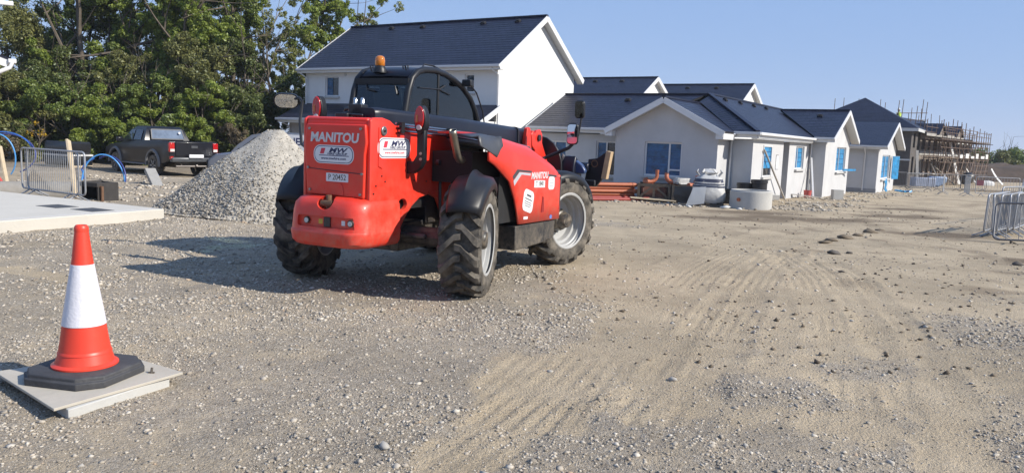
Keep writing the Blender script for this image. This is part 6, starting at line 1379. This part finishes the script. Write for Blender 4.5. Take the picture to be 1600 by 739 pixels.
b = MB(); rgq = random.Random(6); b.tube([(rgq.uniform(-.5, .5), rgq.uniform(-.4, .4), rgq.uniform(.03, .2)) for i in range(9)], .05, 5); one('blue_sheeting', b, FILML, 'crumpled blue sheeting on the ground beyond the last bungalow', 'sheeting', loc=T(21.6, 43.3))
for i, (x, y, s, lab) in enumerate(((5.55, 13.35, .07, 'dark clump of stones alone on the sandy track at right'), (5.9, 13.55, .05, 'small dark stone right beside the clump on the sandy track'), (8.45, 12.9, .06, 'dark lump of earth near the right edge'), (1.05, 3.45, .06, 'pale flat stone at the bottom edge of the picture'))):
    o = inst('loose_stone', smesh[(i + 2) % 6], None); o.location = T(x, y, s * .3); o.scale = (s * 1.6, s * 1.1, s); tag(o, lab, 'stone')
    if i < 3: o.data = o.data.copy(); o.data.materials.clear(); o.data.materials.append(mat('dark_stone', (.11, .095, .08), rough=.9, var=.3, scale=12))

# clods of earth on the track
CLOD = stone_mat('earth_clod', [(0, (.10, .08, .06)), (.5, (.19, .15, .105)), (1, (.30, .245, .18))], .95)
rgc = np.random.default_rng(31); n_ = 5200; x = rgc.uniform(0, 16, n_); y = 6 + 30 * rgc.uniform(size=n_) ** 1.4; keep = (x < y * .66) & (x > (y - 8) * .25) & (rgc.uniform(size=n_) < .25 + .75 * (fbm(x * .5 + 3, y * .5, 3) > .52)); x, y = x[keep], y[keep]
sz = .010 + .034 * rgc.uniform(size=len(x)) ** 3.0; v, f = rocks(np.stack([x, y, terrain(x, y)[0] + sz * .15], 1), sz, rgc, 'oct')
tag(link(bpy.data.objects.new('earth_crumbs', np_mesh('earth_crumbs', v, f, CLOD))), kind='stuff')
for i, (x, y, s_, lab) in enumerate(((6.15, 15.3, .10, 'nearest dark clod of the line across the sandy track'), (6.5, 15.75, .09, 'second dark clod of the line across the sandy track'), (6.95, 16.2, .10, 'third dark clod, middle of the line across the track'), (7.5, 16.9, .09, 'fourth dark clod of the line across the sandy track'), (8.25, 17.9, .10, 'farthest dark clod of the line across the track'), (8.8, 18.6, .06, 'small crumb beyond the farthest clod of the line'))):
    o = inst('earth_clod', smesh[i % 6].copy(), None); o.data.materials.clear(); o.data.materials.append(CLOD); o.location = T(x, y, s_ * .2); o.scale = (s_ * 1.7, s_ * 1.1, s_ * .9); tag(o, lab, 'earth clod', 'line of dark clods across the track')
# ------------------------------------------------------------------ barriers on the right
gR = 'steel crowd barriers at the right'
Lb = ['leftmost grey steel barrier of the close row at the right', 'second grey steel barrier of the close row at the right', 'third grey steel barrier of the row, behind the yellow sign', 'fourth grey steel barrier of the row, behind the red sign', 'farthest grey steel barrier of the row at the right edge']
rw = math.atan2(.75, .66)
for i in range(5):
    x, y = 10.62 + i * .30, 17.55 + i * .22; L = 2.3
    t = barrier(Lb[i], (x + .66 * L / 2, y + .75 * L / 2, tz(x + .7, y + .8)), rw + R((0, 1.5, -2, 3, 1)[i]), GALV, H=1.0, group=gR, tilt=R((2, -2, 3, -1, 2)[i]))
t = barrier('dark leaning steel barrier in front of the row at the right edge', (11.22, 15.95, tz(11, 16) - .02), R(-35), GALVD, tilt=R(-34), group=gR, roll=R(-3), nb=9)  # dark tone stands in for its back-lit shade
for i, (x, y, rz, lab) in enumerate(((13.9, 21.6, 40, 'grey steel barrier beyond the close row, nearer of the pair'), (15.4, 23.2, 42, 'grey steel barrier beyond the close row, farther of the pair'), (26.9, 43.6, -6, 'grey steel barrier far down the track, left of the one at the right edge'), (29.3, 43.2, -12, 'grey steel barrier at the right edge far down the track'), (25.4, 43.9, 66, 'grey steel barrier turned sideways beside the small faded sign'), (25.0, 45.6, 60, 'second sideways grey barrier behind the first one'))):
    barrier(lab, T(x, y), R(rz), GALV, group=gR)
for i, (x, y, rz, lab) in enumerate(((26.0, 53.4, 28, 'dark steel barrier at the corner of the shade-dark blockwork house'), (28.1, 54.6, 28, 'dark steel barrier left under the scaffolding'), (28.3, 51.2, 20, 'dark steel barrier in the middle before the scaffolding'), (30.5, 52.0, 20, 'dark steel barrier right of the middle before the scaffolding'), (26.0, 50.3, 22, 'low dark steel barrier nearest the track before the scaffolding'))):
    barrier(lab, T(x, y), R(rz), GALVD, group='dark steel barriers before the scaffolding')
def sgn(label, x, y, z, rz, w_, h_, m, stripe=None, rows=()):
    t = thing('safety_sign', label, 'sign', T(x, y, z), rz)
    pl_ = MB().box(-w_ / 2, w_ / 2, -.006, .006, 0, h_).build('panel', m, t)
    for (z0_, z1_, mm) in rows: MB().box(-w_ * .42, w_ * .42, -.010, -.0065, h_ * z0_, h_ * z1_).build('symbol', mm, t)
    return t
YEL = mat('sign_yellow', (.72, .55, .03), rough=.5, var=.05)
sgn('white and yellow safety sign tied to the barriers at the right', 15.05, 23.05, .84, R(-35), .17, .34, WHT, rows=((.06, .52, YEL), (.60, .92, WHT))); 
sgn('red safety sign with white band on the barriers at the right edge', 15.75, 23.6, .76, R(-35), .30, .42, REDST, rows=((.42, .60, WHT), (.05, .3, REDST)))
sgn('small faded red sign on the barriers before the white plastic', 25.75, 43.3, .60, R(-25), .34, .30, mat('faded_red', (.45, .16, .17), rough=.6), rows=())

# ------------------------------------------------------------------ scaffolded terrace at the end of the road
TU = Vector((.66, .75, 0)).normalized(); TN = Vector((TU.y, -TU.x, 0)); TO = Vector((32.6, 63.6, -.65)); trz = math.atan2(TU.y, TU.x)
SCF = mat('scaffold_tube', (.19, .13, .095), rough=.6, metal=.4, var=.3, scale=6); BRD = mat('scaffold_board', (.27, .20, .135), rough=.9, var=.25); INS = mat('pale_insulation', (.70, .69, .67), rough=.8, var=.12)
cyl = MB().tube([(0, 0, -.5), (0, 0, .5)], 1.0, 6).mesh('pole', SCF, 60)
BLK2 = mat('brown_block', (.24, .20, .17), rough=.95, var=.25, scale=2)
def tpole(par, p, q, r=.030, nm='pole'):
    p = Vector(p); q = Vector(q); d = q - p; m = d.to_track_quat('Z', 'Y').to_matrix().to_4x4(); m.translation = (p + q) / 2
    return inst(nm, cyl, par, m @ Matrix.Diagonal((r, r, d.length, 1)))
rgs = random.Random(12)
names = ['scaffolded house with finished slate roof beside the dark hipped house', 'second scaffolded house along the road, its roof half slated', 'farthest scaffolded house at the right end, open walls and no roof']
for hno in range(3):
    u0 = hno * 6.15; W = 6.0; Dp = 5.6; zt_ = 4.15 if hno < 2 else 3.9
    o = TO + TU * u0; h = thing('house', names[hno], 'house', o, trz)
    # local: x along the road, y = inwards (left), front wall on y = 0
    B = Bld.__new__(Bld); B.o = Vector((0, 0, 0)); B.root = h
    ops = [(.5, 1.7, .9, 2.1), (2.4, 3.3, 0, 2.1), (4.0, 5.5, .9, 2.1), (.6, 1.7, 2.85, 3.75), (2.5, 3.2, 2.85, 3.75), (4.2, 5.4, 2.85, 3.75)]
    wf = [q + (window(frame=.09),) if (i + hno) % 2 == 0 else q for i, q in enumerate(ops)]
    B.wall('front_wall', (0, 0), (1, 0), W, zt_, -.5, wf, BLK2, depth=.25); B.wall('side_wall', (0, Dp), (0, -1), Dp, zt_, -.5, [], BLOCK, gable=1.25 if hno < 2 else 0); B.wall('side_wall', (W, 0), (0, 1), Dp, zt_, -.5, [(2, 4, .8, 2.2)], BLK2, gable=1.25 if hno < 2 else 0); B.wall('rear_wall', (W, Dp), (-1, 0), W, zt_, -.5, [], BLOCK)
    MB().box(.05, W - .05, .3, Dp - .1, -.3, zt_ - .3).build('dark_fill', DARKIN, h, smooth=0)  # solid filling; the shade of the rooms is put into its colour
    MB().box(-.02, W + .02, -.05, -.002, 2.42, 2.72).build('floor_band', INS if hno else GREYT, h, smooth=0)
    if hno > 0: 
        for x0_ in np.arange(.2, W - 1, 1.6): MB().box(x0_, x0_ + rgs.uniform(.7, 1.4), -.06, -.003, zt_ - .35, zt_ + .02).build('insulation_board', INS, h, smooth=0)
    if hno < 2:
        e, rdg = zt_ + .05, zt_ + 1.45
        B.slope('roof', (-.2, -.45, e), (W + (.1 if hno == 0 else -2.2), -.45, e), (-.2, Dp / 2, rdg), (W + (.1 if hno == 0 else -2.2), Dp / 2, rdg), seed=70 + hno); B.slope('roof', (W + .2, Dp + .45, e), (-.2, Dp + .45, e), (W + .2, Dp / 2, rdg), (-.2, Dp / 2, rdg), seed=75 + hno)
        MB().box(-.2, W + .2, -.50, -.46, e - .22, e).build('fascia', GREYT, h, smooth=0)
        # dormer-like front gablet
        MB().prism([(3.0, e + .0), (5.2, e + .0), (4.1, e + .8)], -.55, .6, 'y').build('front_gablet', BLK2, h, smooth=0); B.slope('gablet_roof', (2.8, 1.9, e - .05), (2.8, -.7, e - .05), (4.1, 1.9, e + .9), (4.1, -.7, e + .9), seed=78); B.slope('gablet_roof', (5.4, -.7, e - .05), (5.4, 1.9, e - .05), (4.1, -.7, e + .9), (4.1, 1.9, e + .9), seed=79)
    else:
        for x0_ in np.arange(.3, W, .9): MB().box(x0_, x0_ + .08, -.1, Dp, zt_ + .02, zt_ + .16).build('floor_joist', BRD, h, smooth=0)
        for x0_ in (.6, 2.6, 4.6): MB().box(x0_, x0_ + rgs.uniform(.6, 1.1), .6, 1.4, zt_ + .17, zt_ + rgs.uniform(.5, 1.0)).build('block_stack', BLK2, h, smooth=0)
    # scaffold in front of it
    s = thing('scaffolding', ['tube scaffolding on the slated house beside the dark hipped one', 'tube scaffolding before the half-slated second house', 'tube scaffolding around the farthest roofless house'][hno], 'scaffolding', o + TN * .35, trz, 'scaffoldings along the terrace')
    top = zt_ + (1.0, .8, .75)[hno]
    for iy, y in enumerate((-.05, -1.25)):
        for x in np.arange(0, W + .01, 1.5 if hno < 2 else 1.0): tpole(s, (x + rgs.uniform(-.05, .05), y, -.3), (x, y, top + rgs.uniform(-.3, .35)))
        for z in ((.95, 1.9, 2.35, 3.1, 3.75, 4.3, 4.7) if hno < 2 else (.6, 1.1, 1.6, 2.1, 2.4, 2.9, 3.3, 3.8, 4.25, 4.6)): tpole(s, (-.3, y, z), (W + .1, y, z), .028)
    for x in np.arange(0, W + .01, 1.5):
        for z in (2.2, 3.65): tpole(s, (x, .05, z), (x, -1.5, z), .028)
    for k_ in range(3): x = k_ * 1.95; tpole(s, (x, -1.27, 0.0), (x + 1.9, -1.27, 2.3), .028, 'brace'); tpole(s, (x + 1.9, -1.27, 2.4), (x, -1.27, 3.6), .028, 'brace')
    for z in (2.24, 3.7):
        for j in range(4): MB().box(-.2, W, -1.2 + j * .29, -.96 + j * .29, z, z + .045).build('platform_board', BRD, s, smooth=0)
    if hno >= 1: 
        for x0_ in np.arange(.2, W - 1.2, 2.1): MB().box(x0_, x0_ + rgs.uniform(.8, 1.6), -1.30, -1.26, 2.28, 2.28 + rgs.uniform(.2, .45)).build('toe_board', INS, s, smooth=0)
    if hno < 2:
        for x in (1.6, 4.6): 
            for y in (1.6, 2.6): tpole(s, (x + rgs.uniform(-.3, .3), y, zt_ + .3), (x + rgs.uniform(-.2, .2), y, zt_ + rgs.uniform(1.6, 2.2)), .026)
# poles standing behind the hipped roof
sp_ = thing('scaffolding', 'thin scaffold poles sticking up behind the bungalow roofs', 'scaffolding', (0, 0, 0))
for x, y, z0_, z in ((32.0, 80, 0, 7.1), (32.9, 80, 0, 7.2), (34.4, 80, 0, 7.15), (36.6, 80, 0, 7.2), (37.1, 80, 0, 6.9)): tpole(sp_, (x, y, -.6), (x + .05, y, z), .032)
sp2 = thing('scaffolding', 'two pairs of tall poles joined by a rail above the slated roof', 'scaffolding', (0, 0, 0))
for x, z in ((31.75, 6.2), (32.1, 6.3), (33.75, 6.35), (34.1, 6.15), (33.3, 5.8)): tpole(sp2, (x - .2, 66, -.6), (x + .05, 66, z), .030)
tpole(sp2, (31.6, 66, 5.15), (34.2, 66, 5.25), .028); tpole(sp2, (31.6, 66, 4.6), (34.2, 66, 4.65), .028)
# props and sheets before the scaffolding
for i, (p, q, w_, m, lab) in enumerate((((30.2, 58.7, -.62), (30.25, 59.3, 2.1), .20, GREYT, 'pale timber prop leaning on the near end of the scaffolding'), ((38.6, 68.0, -.62), (38.1, 69.4, 3.3), .30, INS, 'tall white plank leaning on the middle of the scaffolding'), ((39.1, 68.4, -.62), (37.2, 69.4, 3.0), .17, INS, 'slanting white pole crossing the tall white plank'), ((43.0, 73.4, -.62), (41.6, 74.2, 1.9), .17, GREYT, 'pale prop leaning on the right part of the scaffolding'), ((35.4, 65.0, -.62), (34.5, 65.2, 1.1), .20, INS, 'short white prop left of the tall white plank'), ((37.6, 67.0, -.62), (35.4, 66.4, .9), .15, GREYT, 'grey rail slanting low before the scaffolding'), ((41.6, 70.6, -.62), (41.0, 71.5, .8), .14, INS, 'short white stake before the right part of the scaffolding'))):
    prop(lab, p, q, w_, .06, m)
one('insulation_pack', MB().box(-.75, .75, -.4, .4, .1, .75), mat('pale_blue_pack', (.36, .40, .50), rough=.5, var=.2, bump=.4, bscale=6), 'pale blue wrapped pack standing before the scaffolding', 'pack', bevel=.05, loc=T(29.5, 56.6)); one('insulation_pack', MB().prism([(-.6, .75), (-.5, .2), (0, -.05), (.6, .3), (.65, .75)], -.3, .3, 'y'), mat('blue_grey_sheet', (.28, .36, .50), rough=.5, var=.2), 'rounded blue grey bag before the scaffolding', 'bag', bevel=.1, loc=T(30.7, 57.0, .1))
one('mixer_drum', MB().lathe([(0, -.45), (.35, -.45), (.5, -.1), (.5, .2), (.3, .5), (.28, .5)], 14, Matrix.Translation((0, 0, .6)) @ Matrix.Rotation(R(60), 4, 'Y')), BLKM, 'dark mixer drum on the ground under the tall white plank', 'mixer', loc=T(38.2, 66.2))
ws = thing('plastic_sheet', 'bent white plastic sheet standing by the earth bank', 'sheet', T(42.3, 69.0), 0)
b = MB(); rr = []
for t in np.linspace(0, 1, 9): rr.append([Vector((-.55 + 1.1 * t - .2 * math.sin(t * 3), -.12 - .1 * t, 1.45 - 1.35 * t ** 1.25)), Vector((-.30 + 1.2 * t - .2 * math.sin(t * 3), .15, 1.5 - 1.35 * t ** 1.25)), Vector((-.30 + 1.2 * t - .2 * math.sin(t * 3), .19, 1.47 - 1.35 * t ** 1.25)), Vector((-.55 + 1.1 * t - .2 * math.sin(t * 3), -.08 - .1 * t, 1.42 - 1.35 * t ** 1.25))])
b.loft(rr); b.build('sheet', INS, ws, smooth=60)
one('white_bundle', MB().loft([[Vector((x * k, y * k * .6, z)) for x, y in rrect(1.5, 1.0, .3, 4)] for z, k in ((0, 1), (.2, 1.05), (.38, .8), (.44, .4))]), INS, 'low white bundle on the ground left of the bent sheet', 'bundle', loc=T(41.2, 68.6), smooth=60)
# dark earth bank
rgm = np.random.default_rng(4); nx2, ny2 = 90, 26
ex = np.linspace(46, 130, nx2); ey = np.linspace(0, 1, ny2); EX, EY = np.meshgrid(ex, ey)
ez = np.sin(np.pi * np.clip(EY, 0, 1)) ** .8 * (2.15 + .6 * (fbm(EX * .25, EY * 3, 3) - .5)) + (fbm(EX * 1.3, EY * 18, 3) - .5) * .75 * np.sin(np.pi * EY); ez = ez * sstep(46, 50, EX)
YY = 84 + (EX - 50) * .1 + EY * 9
v = np.stack([EX.ravel(), YY.ravel(), (ez + terrain(EX, YY)[0] - .1).ravel()], 1); ii = (np.arange(ny2 - 1)[:, None] * nx2 + np.arange(nx2 - 1)[None, :]).ravel()
tag(link(bpy.data.objects.new('earth_bank', np_mesh('earth_bank', v, np.stack([ii, ii + 1, ii + nx2 + 1, ii + nx2], 1), mat('dark_earth', (.075, .052, .038), rough=1, var=.45, scale=.9, bump=.5, bscale=3), smooth=False))), kind='structure')
# roofer ------------------------------------------------------------------
def person(label, loc, rz):
    t = thing('person', label, 'person', loc, rz)
    V_ = [(0, 0, .95), (0, 0, 1.15), (0, 0, 1.38), (.02, 0, 1.50), (.03, 0, 1.60), (.03, 0, 1.72), (0, .10, .90), (.05, .12, .50), (0, .12, .08), (.14, .12, .03), (0, -.10, .90), (.10, -.12, .52), (-.05, -.12, .08), (.09, -.12, .03),
          (0, .20, 1.40), (.12, .27, 1.15), (.34, .22, 1.05), (.42, .20, 1.04), (0, -.20, 1.40), (.10, -.27, 1.14), (.32, -.20, 1.02), (.40, -.18, 1.0)]
    E_ = [(0, 1), (1, 2), (2, 3), (3, 4), (4, 5), (0, 6), (6, 7), (7, 8), (8, 9), (0, 10), (10, 11), (11, 12), (12, 13), (2, 14), (14, 15), (15, 16), (16, 17), (2, 18), (18, 19), (19, 20), (20, 21)]
    Rr = [.14, .14, .16, .06, .09, .08, .09, .065, .045, .04, .09, .065, .045, .04, .065, .045, .032, .03, .065, .045, .032, .03]
    for s_, w_ in ((1, 17), (-1, 21)):
        x, y, z = V_[w_]
        for k in range(5):
            V_.append((x + (.10 if k else .05), y + (-.03 + .02 * k if k else s_ * -.05), z - .01 * abs(k - 2))); E_.append((w_, len(V_) - 1)); Rr.append(.010)
    me = bpy.data.meshes.new('body'); me.from_pydata(V_, E_, []); o = bpy.data.objects.new('body', me); link(o); o.parent = t
    sk = o.modifiers.new('skin', 'SKIN')
    for i, r in enumerate(Rr): me.skin_vertices[0].data[i].radius = (r, r)
    me.skin_vertices[0].data[0].use_root = True
    su = o.modifiers.new('sub', 'SUBSURF'); su.levels = 1; su.render_levels = 1
    me.materials.append(mat('work_clothes', (.05, .06, .09), rough=.9))
    HV = mat('hi_vis', (.55, .75, .05), rough=.7); SK = mat('skin', (.50, .30, .22), rough=.6)
    MB().loft([[Vector((.17 * math.cos(a) * k, .215 * math.sin(a) * k, z)) for a in np.linspace(0, 2 * math.pi, 16, endpoint=False)] for z, k in ((.95, .98), (1.15, 1.0), (1.36, 1.08), (1.46, .75), (1.50, .42))]).build('vest', HV, t, smooth=60)
    MB().lathe([(0, 1.56), (.07, 1.57), (.088, 1.64), (.09, 1.70), (.0, 1.72)], 14, Matrix.Translation((.04, 0, 0))).build('face', SK, t, smooth=60)
    MB().lathe([(.13, 1.695), (.115, 1.70), (.108, 1.74), (.07, 1.80), (0, 1.815)], 16, Matrix.Translation((.03, 0, 0))).build('hard_hat', mat('white_hat', (.7, .7, .66), rough=.4), t, smooth=60); return t
pp_ = TO + TU * 2.2 - TN * 2.4 + Vector((0, 0, 4.45)); person('roofer in a yellow hi-vis vest and hard hat on the scaffolded roof', pp_, trz + R(90))
# small joined pieces that cannot be told apart in the photograph
for o in bpy.data.objects:
    if o.name.split('.')[0] in ('wheel_nuts', 'pipe_clamp', 'roof_fittings', 'panel_bolts', 'bolt_head', 'bracket_bolts', 'undercarriage_', 'pressed_rib', 'rear_header', 'guard_rail') and o.parent: o['kind'] = 'stuff'

# ------------------------------------------------------------------ distant air
hzm = bpy.data.materials.new('haze_air'); hzm.use_nodes = True; hn = hzm.node_tree.nodes; hn.clear()
ho = hn.new('ShaderNodeOutputMaterial'); pv = hn.new('ShaderNodeVolumePrincipled'); pv.inputs['Density'].default_value = .0004; pv.inputs['Color'].default_value = (.80, .88, 1.0, 1); pv.inputs['Anisotropy'].default_value = 0.0
hzm.node_tree.links.new(pv.outputs[0], ho.inputs['Volume'])
tag(MB().box(-2600, 3100, -450, 5100, -120, 95).build('haze', hzm, None, smooth=0), kind='stuff')
